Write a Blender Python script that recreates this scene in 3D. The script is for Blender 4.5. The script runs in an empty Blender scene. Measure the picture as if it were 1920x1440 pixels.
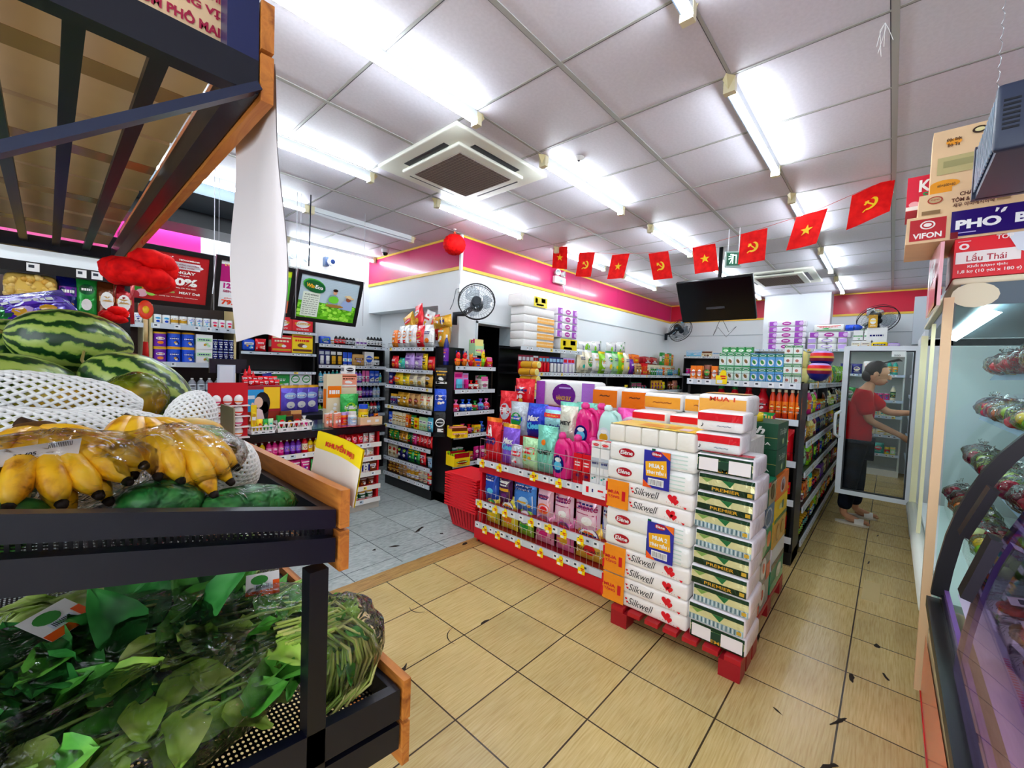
import bpy, math, random
from mathutils import Matrix, Vector, noise

# ---------------------------------------------------------------- camera, light, exposure
SC = bpy.context.scene
COL = SC.collection
PI = math.pi
cam_d = bpy.data.cameras.new('camera'); cam_d.sensor_fit = 'HORIZONTAL'; cam_d.sensor_width = 36.0
cam_d.lens = 36.0 * 787.59 / 1920.0; cam_d.clip_start = 0.02
cam = bpy.data.objects.new('camera', cam_d); COL.objects.link(cam)
Rv = Vector((0.67076883, -0.74074217, 0.03701652)); Uv = Vector((0.00517009, 0.05457875, 0.99849608)); Fv = Vector((0.74164847, 0.66956867, -0.04043943))
cam.matrix_world = Matrix(((Rv.x, Uv.x, -Fv.x, 0), (Rv.y, Uv.y, -Fv.y, 0), (Rv.z, Uv.z, -Fv.z, 1.5054), (0, 0, 0, 1)))
SC.camera = cam
W = bpy.data.worlds.new('world'); SC.world = W; W.use_nodes = True
W.node_tree.nodes['Background'].inputs[0].default_value = (0.86, 0.93, 1.0, 1)
W.node_tree.nodes['Background'].inputs[1].default_value = 2.6
SC.view_settings.view_transform = 'Standard'; SC.view_settings.look = 'None'
SC.view_settings.gamma = 1.0; SC.view_settings.use_curve_mapping = False
SC.view_settings.exposure = 0.62
TUBE_POWER = 40.0
try:
    SC.cycles.max_bounces = 8; SC.cycles.transparent_max_bounces = 14; SC.cycles.use_denoising = True
    SC.cycles.sample_clamp_indirect = 6.0; SC.cycles.caustics_reflective = False; SC.cycles.caustics_refractive = False
except Exception:
    pass

# ---------------------------------------------------------------- colours and materials
def lin(h):
    if isinstance(h, tuple): return h
    h = h.lstrip('#'); o = []
    for i in (0, 2, 4):
        c = int(h[i:i+2], 16) / 255.0
        o.append(c / 12.92 if c <= 0.04045 else ((c + 0.055) / 1.055) ** 2.4)
    return tuple(o)
HEX = dict(red='e01020', darkred='a00a18', orange='f27a10', yellow='fbd60a', green='1f9a3a', lime='8fd11e', darkgreen='06502c', teal='28b0a0',
           cyan='5cc8ea', blue='1c50d0', navy='10186a', purple='6a1c9c', violet='8a5be0', pink='f06ab0', magenta='d81a80', white='f4f4f2', cream='f6ecc8',
           brown='6a3214', tan='c89a58', black='0c0c10', grey='8c9098', silver='c4ccd4', gold='d8a020', lightblue='a8d4f4', lightgreen='b8e8b0', lilac='c8a8ec',
           beige='e4d4b0', paleyellow='f6ea90', wine='7c1030', salmon='f29a80')
PAL = {k: lin(v) for k, v in HEX.items()}
WORDS = dict(darkred='dark red', darkgreen='dark green', lightblue='pale blue', lightgreen='pale green', paleyellow='pale yellow')
def C_(c):
    if isinstance(c, str): return PAL[c] if c in PAL else lin(c)
    return c
MATS = {}
def newmat(name, rough=0.5, metal=0.0, spec=0.5, attr=True, col=None, coat=0.0, trans=0.0, ior=1.45, alpha=1.0):
    m = bpy.data.materials.new(name); m.use_nodes = True
    nt = m.node_tree; b = nt.nodes['Principled BSDF']
    b.inputs['Roughness'].default_value = rough; b.inputs['Metallic'].default_value = metal
    b.inputs['Specular IOR Level'].default_value = spec; b.inputs['Coat Weight'].default_value = coat; b.inputs['Coat Roughness'].default_value = 0.12
    b.inputs['Transmission Weight'].default_value = trans; b.inputs['IOR'].default_value = ior; b.inputs['Alpha'].default_value = alpha
    if attr:
        a = nt.nodes.new('ShaderNodeAttribute'); a.attribute_name = 'Col'; nt.links.new(a.outputs['Color'], b.inputs['Base Color'])
    elif col is not None:
        b.inputs['Base Color'].default_value = (*C_(col), 1)
    MATS[name] = m
    return m
def nodes(m): return m.node_tree.nodes, m.node_tree.links, m.node_tree.nodes['Principled BSDF']
def add_bump(m, scale, strength, dist=0.01, detail=3.0, kind='NOISE', stretch=None):
    n, l, b = nodes(m)
    tc = n.new('ShaderNodeTexCoord'); mp = n.new('ShaderNodeMapping'); l.new(tc.outputs['Object'], mp.inputs[0])
    if stretch: mp.inputs['Scale'].default_value = stretch
    t = n.new('ShaderNodeTexNoise' if kind == 'NOISE' else 'ShaderNodeTexVoronoi'); t.inputs['Scale'].default_value = scale
    if kind == 'NOISE': t.inputs['Detail'].default_value = detail; t.inputs['Distortion'].default_value = 0.6
    l.new(mp.outputs[0], t.inputs['Vector'])
    bp = n.new('ShaderNodeBump'); bp.inputs['Strength'].default_value = strength; bp.inputs['Distance'].default_value = dist
    l.new(t.outputs[0], bp.inputs['Height']); l.new(bp.outputs[0], b.inputs['Normal'])
newmat('matte', 0.65, spec=0.25); newmat('satin', 0.38, spec=0.4); newmat('gloss', 0.18, spec=0.5)
add_bump(newmat('film', 0.22, spec=0.5), 22, 0.35, 0.012)
add_bump(newmat('foil', 0.2, metal=0.25, spec=0.6), 14, 0.6, 0.02)
newmat('metal', 0.3, metal=0.9); newmat('blackmetal', 0.33, spec=0.45)
add_bump(newmat('paper', 0.8, spec=0.1), 9, 0.25, 0.01)
def ramp_mix(m, tex, stops, fac_out=0):
    n, l, b = nodes(m)
    r = n.new('ShaderNodeValToRGB'); e = r.color_ramp.elements
    e[0].position, e[1].position = stops[0][0], stops[-1][0]
    e[0].color = (*C_(stops[0][1]), 1); e[1].color = (*C_(stops[-1][1]), 1)
    for p, c in stops[1:-1]:
        x = e.new(p); x.color = (*C_(c), 1)
    l.new(tex.outputs[fac_out], r.inputs[0]); return r
def texnode(m, kind='ShaderNodeTexNoise', scale=5, stretch=(1, 1, 1), **kw):
    n, l, b = nodes(m)
    tc = n.new('ShaderNodeTexCoord'); mp = n.new('ShaderNodeMapping'); l.new(tc.outputs['Object'], mp.inputs[0])
    mp.inputs['Scale'].default_value = stretch
    t = n.new(kind); l.new(mp.outputs[0], t.inputs['Vector'])
    if 'Scale' in t.inputs: t.inputs['Scale'].default_value = scale
    for k, v in kw.items():
        if k in t.inputs: t.inputs[k].default_value = v
        else: setattr(t, k, v)
    return t
def proc(name, stops, scale=5, stretch=(1, 1, 1), rough=0.5, spec=0.4, coat=0.0, kind='ShaderNodeTexNoise', bump=0.0, bdist=0.01, metal=0.0, trans=0.0, **kw):
    m = newmat(name, rough, metal, spec, attr=False, coat=coat, trans=trans); n, l, b = nodes(m)
    t = texnode(m, kind, scale, stretch, **kw); r = ramp_mix(m, t, stops); l.new(r.outputs[0], b.inputs['Base Color'])
    if bump:
        bp = n.new('ShaderNodeBump'); bp.inputs['Strength'].default_value = bump; bp.inputs['Distance'].default_value = bdist
        l.new(t.outputs[0], bp.inputs['Height']); l.new(bp.outputs[0], b.inputs['Normal'])
    return m
proc('wood', [(0.3, '8a4a1c'), (0.5, 'c87c34'), (0.62, 'b5682a'), (0.8, 'd89448')], 9, (3, 0.35, 3), 0.45, 0.4, Detail=6.0, Distortion=1.2)
proc('cardboard', [(0.35, 'e2c098'), (0.65, 'ecca9e')], 6, (1, 1, 1), 0.85, 0.1)
def glass(name, col, rough=0.02, fac=0.1, tint=(1, 1, 1)):
    # thin clear sheet: see-through with a fresnel sheen
    m = bpy.data.materials.new(name); m.use_nodes = True; nt = m.node_tree; n = nt.nodes; l = nt.links
    for x in list(n):
        if x.type == 'BSDF_PRINCIPLED': n.remove(x)
    out = [x for x in n if x.type == 'OUTPUT_MATERIAL'][0]
    tr = n.new('ShaderNodeBsdfTransparent'); tr.inputs[0].default_value = (*tint, 1)
    gl = n.new('ShaderNodeBsdfGlossy'); gl.inputs['Roughness'].default_value = rough; gl.inputs[0].default_value = (*C_(col), 1)
    fr = n.new('ShaderNodeFresnel'); fr.inputs[0].default_value = 1.5
    ad = n.new('ShaderNodeMath'); ad.operation = 'ADD'; ad.inputs[1].default_value = fac; ad.use_clamp = True
    mx = n.new('ShaderNodeMixShader'); l.new(fr.outputs[0], ad.inputs[0]); l.new(ad.outputs[0], mx.inputs[0])
    l.new(tr.outputs[0], mx.inputs[1]); l.new(gl.outputs[0], mx.inputs[2]); l.new(mx.outputs[0], out.inputs[0])
    MATS[name] = m; return m
glass('smoke_glass', 'ffffff', 0.1, 0.05, (0.5, 0.54, 0.58))
glass('glass', 'c0c8c8', 0.01, -0.03, (0.93, 0.98, 0.96))
glass('teal_glass', 'c0d0d0', 0.02, -0.02, (0.72, 0.93, 0.88))
glass('purple_glass', 'e0c8ff', 0.04, -0.30, (0.80, 0.66, 0.93))
fm = glass('cling', 'ffffff', 0.16, -0.02, (0.99, 0.99, 0.99))
for x_ in fm.node_tree.nodes:
    if x_.type == 'FRESNEL': x_.inputs[0].default_value = 1.3
for x_ in MATS['purple_glass'].node_tree.nodes:
    if x_.type == 'FRESNEL': x_.inputs[0].default_value = 1.3
def film_bump(m, scale, st):
    n = m.node_tree.nodes; l = m.node_tree.links
    tc = n.new('ShaderNodeTexCoord'); t = n.new('ShaderNodeTexNoise'); t.inputs['Scale'].default_value = scale; t.inputs['Detail'].default_value = 2; t.inputs['Distortion'].default_value = 1.5
    l.new(tc.outputs['Object'], t.inputs['Vector']); bp = n.new('ShaderNodeBump'); bp.inputs['Strength'].default_value = st; bp.inputs['Distance'].default_value = 0.02
    l.new(t.outputs[0], bp.inputs['Height'])
    for x in n:
        if x.type in ('BSDF_GLOSSY', 'FRESNEL'): l.new(bp.outputs[0], x.inputs['Normal'])
film_bump(fm, 26, 1.0)
film_bump(glass('bag_film', 'ffffff', 0.09, -0.015, (1.0, 1.0, 1.0)), 20, 1.0)
def emit(name, col, s):
    m = bpy.data.materials.new(name); m.use_nodes = True; n = m.node_tree.nodes; l = m.node_tree.links
    b = n['Principled BSDF']; b.inputs['Emission Color'].default_value = (*C_(col), 1); b.inputs['Emission Strength'].default_value = s
    b.inputs['Base Color'].default_value = (0.8, 0.8, 0.8, 1); MATS[name] = m; return m
emit('tube_light', (0.83, 0.93, 1.0), TUBE_POWER)
emit('cooler_light', (0.8, 0.95, 1.0), 7.0)
emit('pink_lamp', (1.0, 0.35, 0.7), 5.0)
emit('exit_glow', (0.5, 0.95, 0.7), 1.6)

# ---------------------------------------------------------------- mesh builder
class MB:
    def __init__(s): s.v = []; s.f = []; s.c = []; s.m = []; s.s = []; s.M = Matrix.Identity(4); s.mats = []
    def add(s, vs, fs, col='white', mat='matte', smooth=False):
        o = len(s.v); M = s.M
        s.v.extend([tuple(M @ Vector(p)) for p in vs])
        if mat not in s.mats: s.mats.append(mat)
        mi = s.mats.index(mat); many = isinstance(col, list)
        for i, f in enumerate(fs):
            s.f.append(tuple(o + k for k in f)); s.c.append(C_(col[i] if many else col)); s.m.append(mi); s.s.append(smooth)
    def box(s, x0, y0, z0, x1, y1, z1, col='white', mat='matte', faces=None):
        vs = [(x0, y0, z0), (x1, y0, z0), (x1, y1, z0), (x0, y1, z0), (x0, y0, z1), (x1, y0, z1), (x1, y1, z1), (x0, y1, z1)]
        fs = [(0, 3, 2, 1), (4, 5, 6, 7), (0, 1, 5, 4), (1, 2, 6, 5), (2, 3, 7, 6), (3, 0, 4, 7)]   # bottom top front right back left
        s.add(vs, fs, faces if faces else col, mat)
    def rbox(s, x0, y0, z0, x1, y1, z1, r, col='white', mat='matte', smooth=True, puff=0.0, n=2):
        # box with rounded edges, optional puffed faces
        cx, cy, cz = (x0+x1)/2, (y0+y1)/2, (z0+z1)/2; hx, hy, hz = (x1-x0)/2, (y1-y0)/2, (z1-z0)/2
        def ticks(h):
            a = [-h, -h+r*0.3, -h+r]; k = n
            mid = [(-h+r) + (2*h-2*r)*i/k for i in range(1, k)]
            return a + mid + [h-r, h-r*0.3, h]
        tx, ty, tz = ticks(hx), ticks(hy), ticks(hz)
        def P(x, y, z):
            q = Vector((max(-hx+r, min(hx-r, x)), max(-hy+r, min(hy-r, y)), max(-hz+r, min(hz-r, z)))); d = Vector((x, y, z)) - q
            if d.length > 1e-9: q = q + d.normalized() * r
            if puff:
                a = (1-(x/hx)**2), (1-(y/hy)**2), (1-(z/hz)**2)
                if abs(x) >= hx-1e-6: q.x += math.copysign(puff*a[1]*a[2], x)
                if abs(y) >= hy-1e-6: q.y += math.copysign(puff*a[0]*a[2], y)
                if abs(z) >= hz-1e-6: q.z += math.copysign(puff*a[0]*a[1], z)
            return (q.x+cx, q.y+cy, q.z+cz)
        def side(A, B, fn, flip):
            vs = [P(*fn(a, b)) for b in B for a in A]; w = len(A); fs = []
            for j in range(len(B)-1):
                for i in range(w-1):
                    q = (j*w+i, j*w+i+1, (j+1)*w+i+1, (j+1)*w+i); fs.append(q[::-1] if flip else q)
            s.add(vs, fs, col, mat, smooth)
        side(tx, tz, lambda a, b: (a, -hy, b), False); side(tx, tz, lambda a, b: (a, hy, b), True)
        side(ty, tz, lambda a, b: (hx, a, b), False); side(ty, tz, lambda a, b: (-hx, a, b), True)
        side(tx, ty, lambda a, b: (a, b, hz), False); side(tx, ty, lambda a, b: (a, b, -hz), True)
    def lathe(s, prof, seg=14, cols='white', mat='satin', cx=0, cy=0, sx=1.0, sy=1.0, smooth=True, caps=True):
        # prof = [(r, z)...]; cols: one colour or one per band
        n = len(prof); vs = []; fs = []; cc = []
        for r, z in prof:
            for k in range(seg):
                a = 2*PI*k/seg - PI/2; vs.append((cx+r*sx*math.cos(a), cy+r*sy*math.sin(a), z))
        for j in range(n-1):
            for k in range(seg):
                k2 = (k+1) % seg; fs.append((j*seg+k, j*seg+k2, (j+1)*seg+k2, (j+1)*seg+k)); cc.append(cols[j] if isinstance(cols, list) else cols)
        s.add(vs, fs, cc, mat, smooth)
        if caps:
            s.add(vs[:seg], [tuple(range(seg))[::-1]], cc[0], mat); s.add(vs[-seg:], [tuple(range(seg))], cc[-1], mat)
    def tube(s, pts, r, seg=8, col='white', mat='satin', smooth=True, caps=True):
        pts = [Vector(p) for p in pts]; n = len(pts); rs = r if isinstance(r, (list, tuple)) else [r]*n
        t0 = (pts[1]-pts[0]).normalized(); u = t0.orthogonal().normalized(); vs = []; fs = []
        for i, p in enumerate(pts):
            t = ((pts[min(i+1, n-1)]-pts[max(i-1, 0)])).normalized(); u = (u - t*u.dot(t)).normalized(); w = t.cross(u)
            for k in range(seg):
                a = 2*PI*k/seg; vs.append(tuple(p + (u*math.cos(a)+w*math.sin(a))*rs[i]))
        for j in range(n-1):
            for k in range(seg):
                k2 = (k+1) % seg; fs.append((j*seg+k, j*seg+k2, (j+1)*seg+k2, (j+1)*seg+k))
        if caps: fs.append(tuple(range(seg))[::-1]); fs.append(tuple((n-1)*seg+k for k in range(seg)))
        s.add(vs, fs, col, mat, smooth)
    def bar(s, a, b, w, h, col='black', mat='blackmetal', up=(0, 0, 1)):
        a = Vector(a); b = Vector(b); t = (b-a).normalized(); u = Vector(up); x = t.cross(u).normalized()*w/2; z = x.cross(t).normalized()*h/2
        vs = [a-x-z, a+x-z, a+x+z, a-x+z, b-x-z, b+x-z, b+x+z, b-x+z]
        s.add([tuple(p) for p in vs], [(0, 1, 2, 3)[::-1], (4, 5, 6, 7), (0, 1, 5, 4), (1, 2, 6, 5), (2, 3, 7, 6), (3, 0, 4, 7)], col, mat)
    def grid(s, fn, nu, nv, col='white', mat='film', smooth=True, flip=False, closeu=False):
        vs = [fn(i/nu, j/nv) for j in range(nv+1) for i in range(nu+1)]; fs = []; cc = []; w = nu+1
        for j in range(nv):
            for i in range(nu):
                q = (j*w+i, j*w+i+1, (j+1)*w+i+1, (j+1)*w+i); fs.append(q[::-1] if flip else q)
                cc.append(col((i+0.5)/nu, (j+0.5)/nv) if callable(col) else col)
        s.add(vs, fs, cc, mat, smooth)
    def blob(s, c, r, col='white', mat='satin', nu=12, nv=8, fn=None, smooth=True):
        c = Vector(c); r = r if isinstance(r, (tuple, list)) else (r, r, r)
        vs = []; fs = []
        for j in range(nv+1):
            th = PI*j/nv
            for i in range(nu):
                ph = 2*PI*i/nu; d = Vector((math.sin(th)*math.cos(ph), math.sin(th)*math.sin(ph), -math.cos(th)))
                k = fn(d) if fn else 1.0; vs.append((c.x+d.x*r[0]*k, c.y+d.y*r[1]*k, c.z+d.z*r[2]*k))
        for j in range(nv):
            for i in range(nu):
                i2 = (i+1) % nu; fs.append((j*nu+i, j*nu+i2, (j+1)*nu+i2, (j+1)*nu+i))
        s.add(vs, fs, col, mat, smooth)
    # flat printing laid on a surface S(u, v) -> point
    def patch(s, S, pts, col, mat='gloss'):
        cu = sum(p[0] for p in pts)/len(pts); cv = sum(p[1] for p in pts)/len(pts); n = len(pts)
        vs = [S(cu, cv)] + [S(*p) for p in pts]
        s.add(vs, [(0, 1+k, 1+(k+1) % n) for k in range(n)], col, mat)
    def oval(s, S, u, v, a, b, col, mat='gloss', n=14, rot=0.0):
        c, d = math.cos(rot), math.sin(rot)
        s.patch(S, [(u + a*math.cos(t)*c - b*math.sin(t)*d, v + a*math.cos(t)*d + b*math.sin(t)*c) for t in [2*PI*k/n for k in range(n)]], col, mat)
    def rect(s, S, u0, v0, u1, v1, col, mat='gloss', n=3):
        pts = [(u0+(u1-u0)*k/n, v0) for k in range(n)] + [(u1, v0)] + [(u1-(u1-u0)*k/n, v1) for k in range(n)] + [(u0, v1)]
        s.patch(S, pts, col, mat)
    def mesh(s, name):
        me = bpy.data.meshes.new(name); me.from_pydata(s.v, [], s.f)
        for m in s.mats: me.materials.append(MATS[m])
        me.polygons.foreach_set('material_index', s.m); me.polygons.foreach_set('use_smooth', s.s)
        ca = me.color_attributes.new('Col', 'FLOAT_COLOR', 'CORNER'); buf = []
        for f, c in zip(s.f, s.c): buf.extend((c[0], c[1], c[2], 1.0)*len(f))
        ca.data.foreach_set('color', buf); me.update(); return me
    def obj(s, name, parent=None, loc=None, M=None):
        o = bpy.data.objects.new(name, s.mesh(name)); COL.objects.link(o)
        if parent: o.parent = parent
        if M is not None: o.matrix_basis = M
        elif loc: o.location = loc
        return o
def cp(o, parent): 
    n = o.copy(); COL.objects.link(n); n.parent = parent; return n
def tag(o, label, cat, group=None, kind=None):
    if label: o['label'] = label
    if cat: o['category'] = cat
    if group: o['group'] = group
    if kind: o['kind'] = kind
    return o
def empty(name, M, label=None, cat=None, group=None):
    o = bpy.data.objects.new(name, None); o.empty_display_size = 0.05; COL.objects.link(o)
    o.matrix_basis = M if isinstance(M, Matrix) else Matrix.Translation(M)
    return tag(o, label, cat, group)
def struct(mb, name):
    o = mb.obj(name); o['kind'] = 'structure'; return o
def TR(x, y, z, rz=0.0, rx=0.0, ry=0.0):
    return Matrix.Translation((x, y, z)) @ Matrix.Rotation(rz, 4, 'Z') @ Matrix.Rotation(ry, 4, 'Y') @ Matrix.Rotation(rx, 4, 'X')
_TX = {}
def text_geo(s, bold=0.0, shear=0.0, space=1.0, line=1.0):
    k = (s, bold, shear, space, line)
    if k not in _TX:
        cu = bpy.data.curves.new('lettering', 'FONT'); cu.body = s; cu.size = 1.0; cu.align_x = 'CENTER'; cu.align_y = 'CENTER'
        cu.offset = bold; cu.shear = shear; cu.space_character = space; cu.space_line = line; cu.resolution_u = 3
        ob = bpy.data.objects.new('lettering', cu); me = ob.to_mesh()
        vs = [(p.co.x, p.co.y) for p in me.vertices]; fs = [tuple(p.vertices) for p in me.polygons]
        ob.to_mesh_clear(); bpy.data.objects.remove(ob); bpy.data.curves.remove(cu)
        if vs:
            xs = [p[0] for p in vs]; ys = [p[1] for p in vs]; cx = (min(xs)+max(xs))/2; cy = (min(ys)+max(ys))/2
            w = max(xs)-min(xs); h = max(ys)-min(ys); vs = [((x-cx), (y-cy)) for x, y in vs]
        else: w = h = 1.0
        _TX[k] = (vs, fs, w, h)
    return _TX[k]
def put_text(mb, S, s, u, v, w, h, col='black', mat='satin', bold=0.02, shear=0.0, rot=0.0, space=1.0):
    # lettering w wide and h high (in surface units) centred on (u, v) of surface S
    vs, fs, tw, th = text_geo(s, bold, shear, space); c, d = math.cos(rot), math.sin(rot); kx = w/tw; ky = (h/th) if h else kx
    pts = []
    for x, y in vs:
        X, Y = x*kx, y*ky; pts.append(S(u + X*c - Y*d, v + X*d + Y*c))
    mb.add(pts, fs, col, mat)
def planeS(o, ux, uz, eps=0.0015):
    # surface with metric u, v on a plane: o + ux*u + uz*v, lifted along the normal
    o = Vector(o); ux = Vector(ux).normalized(); uz = Vector(uz).normalized(); n = ux.cross(uz)
    return lambda u, v: tuple(o + ux*u + uz*v + n*eps)
# ---------------------------------------------------------------- room shell
def floor_material(name, off, tile, grout, stops, streak, rough, gw=0.0035):
    m = newmat(name, rough, 0, 0.45, attr=False); n, l, b = nodes(m)
    tc = n.new('ShaderNodeTexCoord'); sp = n.new('ShaderNodeSeparateXYZ'); l.new(tc.outputs['Object'], sp.inputs[0])
    ds = []; cells = []
    for ax, o in ((0, off[0]), (1, off[1])):
        a = n.new('ShaderNodeMath'); a.operation = 'SUBTRACT'; l.new(sp.outputs[ax], a.inputs[0]); a.inputs[1].default_value = o
        d = n.new('ShaderNodeMath'); d.operation = 'DIVIDE'; l.new(a.outputs[0], d.inputs[0]); d.inputs[1].default_value = tile
        f = n.new('ShaderNodeMath'); f.operation = 'FLOOR'; l.new(d.outputs[0], f.inputs[0]); cells.append(f)
        p = n.new('ShaderNodeMath'); p.operation = 'PINGPONG'; l.new(d.outputs[0], p.inputs[0]); p.inputs[1].default_value = 0.5
        ds.append(p)
    mn = n.new('ShaderNodeMath'); mn.operation = 'MINIMUM'; l.new(ds[0].outputs[0], mn.inputs[0]); l.new(ds[1].outputs[0], mn.inputs[1])
    lt = n.new('ShaderNodeMath'); lt.operation = 'LESS_THAN'; l.new(mn.outputs[0], lt.inputs[0]); lt.inputs[1].default_value = gw/tile
    cb = n.new('ShaderNodeCombineXYZ'); l.new(cells[0].outputs[0], cb.inputs[0]); l.new(cells[1].outputs[0], cb.inputs[1])
    wn = n.new('ShaderNodeTexWhiteNoise'); l.new(cb.outputs[0], wn.inputs['Vector'])
    t = texnode(m, scale=16, stretch=streak, Detail=5.0, Distortion=0.3)
    r = ramp_mix(m, t, stops)
    hs = n.new('ShaderNodeHueSaturation'); l.new(r.outputs[0], hs.inputs['Color'])
    mr = n.new('ShaderNodeMapRange'); l.new(wn.outputs['Value'], mr.inputs[0]); mr.inputs['To Min'].default_value = 0.9; mr.inputs['To Max'].default_value = 1.06
    l.new(mr.outputs[0], hs.inputs['Value'])
    dt = texnode(m, scale=2.3, Detail=8.0); rr = ramp_mix(m, dt, [(0.3, (0.72, 0.72, 0.72)), (0.55, (1, 1, 1))])
    mu = n.new('ShaderNodeMix'); mu.data_type = 'RGBA'; mu.blend_type = 'MULTIPLY'; mu.inputs[0].default_value = 0.55
    l.new(hs.outputs[0], mu.inputs[6]); l.new(rr.outputs[0], mu.inputs[7])
    mx = n.new('ShaderNodeMix'); mx.data_type = 'RGBA'; l.new(lt.outputs[0], mx.inputs[0]); l.new(mu.outputs[2], mx.inputs[6]); mx.inputs[7].default_value = (*C_(grout), 1)
    l.new(mx.outputs[2], b.inputs['Base Color'])
    bp = n.new('ShaderNodeBump'); bp.inputs['Strength'].default_value = 0.06; bp.inputs['Distance'].default_value = 0.003; l.new(t.outputs[0], bp.inputs['Height']); l.new(bp.outputs[0], b.inputs['Normal'])
floor_material('tan_tile', (0.354, 0.094), 0.4, '3a2c18', [(0.3, 'c2a564'), (0.5, 'd2b878'), (0.72, 'dcc68a')], (0.5, 9, 1), 0.26)
floor_material('grey_tile', (0.2, 2.78), 0.4, '4a5254', [(0.3, '98a4a2'), (0.5, 'b4bfbc'), (0.7, 'c6d0cc')], (1.2, 3, 1), 0.3)
proc('border_tile', [(0.3, '8a6434'), (0.55, 'b08a4e'), (0.75, 'c09c5c')], 8, (1, 14, 1), 0.35)
newmat('wall_paint', 0.55, spec=0.25)
proc('ceiling_panel', [(0.35, 'd2ced8'), (0.65, 'd8d4de')], 60, (1, 1, 1), 0.5, 0.3, Detail=2.0)
newmat('band_gloss', 0.3, spec=0.5, coat=0.25)

fl = MB()
fl.add([(-2.2, -1.4, 0), (9.6, -1.4, 0), (9.6, 2.50, 0), (-2.2, 2.50, 0)], [(0, 1, 2, 3)], 'tan', 'tan_tile')
fl.add([(-2.2, 2.50, 0), (9.6, 2.50, 0), (9.6, 2.64, 0), (-2.2, 2.64, 0)], [(0, 1, 2, 3)], 'tan', 'border_tile')
fl.add([(-2.2, 2.64, 0), (9.6, 2.64, 0), (9.6, 6.0, 0), (-2.2, 6.0, 0)], [(0, 1, 2, 3)], 'tan', 'grey_tile')
def chip(x, y, a, b, rot, col='241a10', seed=0, z=0.0012):
    rg = random.Random(seed); n = 9
    pts = [(a*math.cos(2*PI*k/n)*rg.uniform(0.5, 1.1), b*math.sin(2*PI*k/n)*rg.uniform(0.4, 1.1)) for k in range(n)]
    c, d = math.cos(rot), math.sin(rot)
    fl.add([(x + p*c - q*d, y + p*d + q*c, z) for p, q in pts], [tuple(range(n))], lin(col), 'matte')
def arc(x, y, r, a0, a1, w=0.004):
    vs = []; n = 10
    for k in range(n+1):
        a = a0+(a1-a0)*k/n; vs += [(x+r*math.cos(a), y+r*math.sin(a), 0.0012), (x+(r+w*(0.4+math.sin(PI*k/n)))*math.cos(a), y+(r+w*(0.4+math.sin(PI*k/n)))*math.sin(a), 0.0012)]
    fl.add(vs, [(2*k, 2*k+1, 2*k+3, 2*k+2) for k in range(n)], lin('2a1c0e'), 'matte')
for q in [(1.154, 1.694, .075, 2.2, 4.0), (1.554, 1.694, .09, 1.6, 3.4), (1.554, 2.094, .07, 2.6, 4.4)]: arc(*q)
for i, q in enumerate([(1.72, 1.70, .035, .014, 0), (2.75, .494, .07, .012, .2), (1.16, 1.70, .05, .012, .6), (2.03, .10, .06, .014, -.6), (2.72, .07, .05, .014, .2), (2.33, .09, .06, .010, -.5),
                       (3.15, -.02, .03, .018, .1), (2.85, -.06, .05, .01, .4), (4.55, .06, .06, .008, -.1), (5.4, .02, .05, .008, -.2), (1.9, 2.95, .06, .02, -.4), (2.25, 3.1, .1, .02, .5), (2.35, 2.9, .02, .02, 0),
                       (1.75, 3.0, .02, .02, 0), (3.1, 2.9, .03, .012, 0), (1.62, -.02, .05, .008, .5), (1.9, .02, .03, .006, 0), (2.2, .3, .03, .006, 1), (2.36, 2.6, .05, .02, .3)]): chip(*q, seed=i)
chip(1.87, 2.66, .16, .035, 0.05, 'a7b3b0', 5)
struct(fl, 'floor')
pt = MB(); pt.box(3.75, -.02, 0, 4.12, .075, .0015, 'cbb47c', 'satin'); struct(pt, 'floor_patch')

cl = MB(); cl.add([(-2.2, -1.4, 3), (-2.2, 6.0, 3), (9.6, 6.0, 3), (9.6, -1.4, 3)], [(0, 1, 2, 3)], 'white', 'ceiling_panel'); struct(cl, 'ceiling')
tb = MB()
ys = [1.29 + 0.61*k for k in range(-4, 8)]; xs = [1.69 + 0.6*k for k in range(-6, 14)]
for y in ys:
    w = 0.013 if round((y-1.29)/0.61) % 2 == 0 else 0.007
    tb.box(-2.2, y-w, 2.9955, 9.35, y+w, 2.9995, 'a6a6a2', 'satin'); tb.box(-2.2, y+w, 2.9975, 9.35, y+w+.004, 2.9998, '55535a', 'matte')
for x in xs:
    w = 0.006; tb.box(x-w, -1.35, 2.9965, x+w, 5.8, 2.9993, 'a6a6a2', 'satin'); tb.box(x+w, -1.35, 2.9975, x+w+.005, 5.8, 2.9998, '4c4a50', 'matte')
struct(tb, 'ceiling_trim')

WH = 'eef2f4'; MG = 'c41a5c'; RD = 'd01236'; YL = 'f4c84c'
def slab(name, a, b, col=WH, mat='wall_paint'):
    m = MB(); m.box(*a, *b, col, mat); return struct(m, name)
# wall along the chilled goods side (y = 3.75) with a doorway
m = MB(); m.box(3.2, 3.75, 0, 3.485, 3.95, 3, WH, 'wall_paint'); m.box(3.485, 3.75, 2.02, 4.10, 3.95, 3, WH, 'wall_paint'); m.box(4.10, 3.75, 0, 9.35, 3.95, 3, WH, 'wall_paint')
m.box(4.2, 3.738, 2.305, 9.35, 3.7505, 2.32, 'b4bcc0', 'matte'); struct(m, 'wall_middle')
m = MB(); m.box(9.35, -1.4, 0, 9.55, 3.95, 3, WH, 'wall_paint'); m.box(9.34, -1.0, 2.31, 9.351, 3.75, 2.32, 'b4bcc0'); struct(m, 'wall_far')
slab('wall_back', (-2.2, 5.8, 0), (3.6, 6.0, 3)); slab('wall_right', (-2.2, -1.55, 0), (9.55, -1.35, 3)); slab('wall_left', (-2.3, 1.2, 0), (-2.2, 6, 3))
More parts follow.
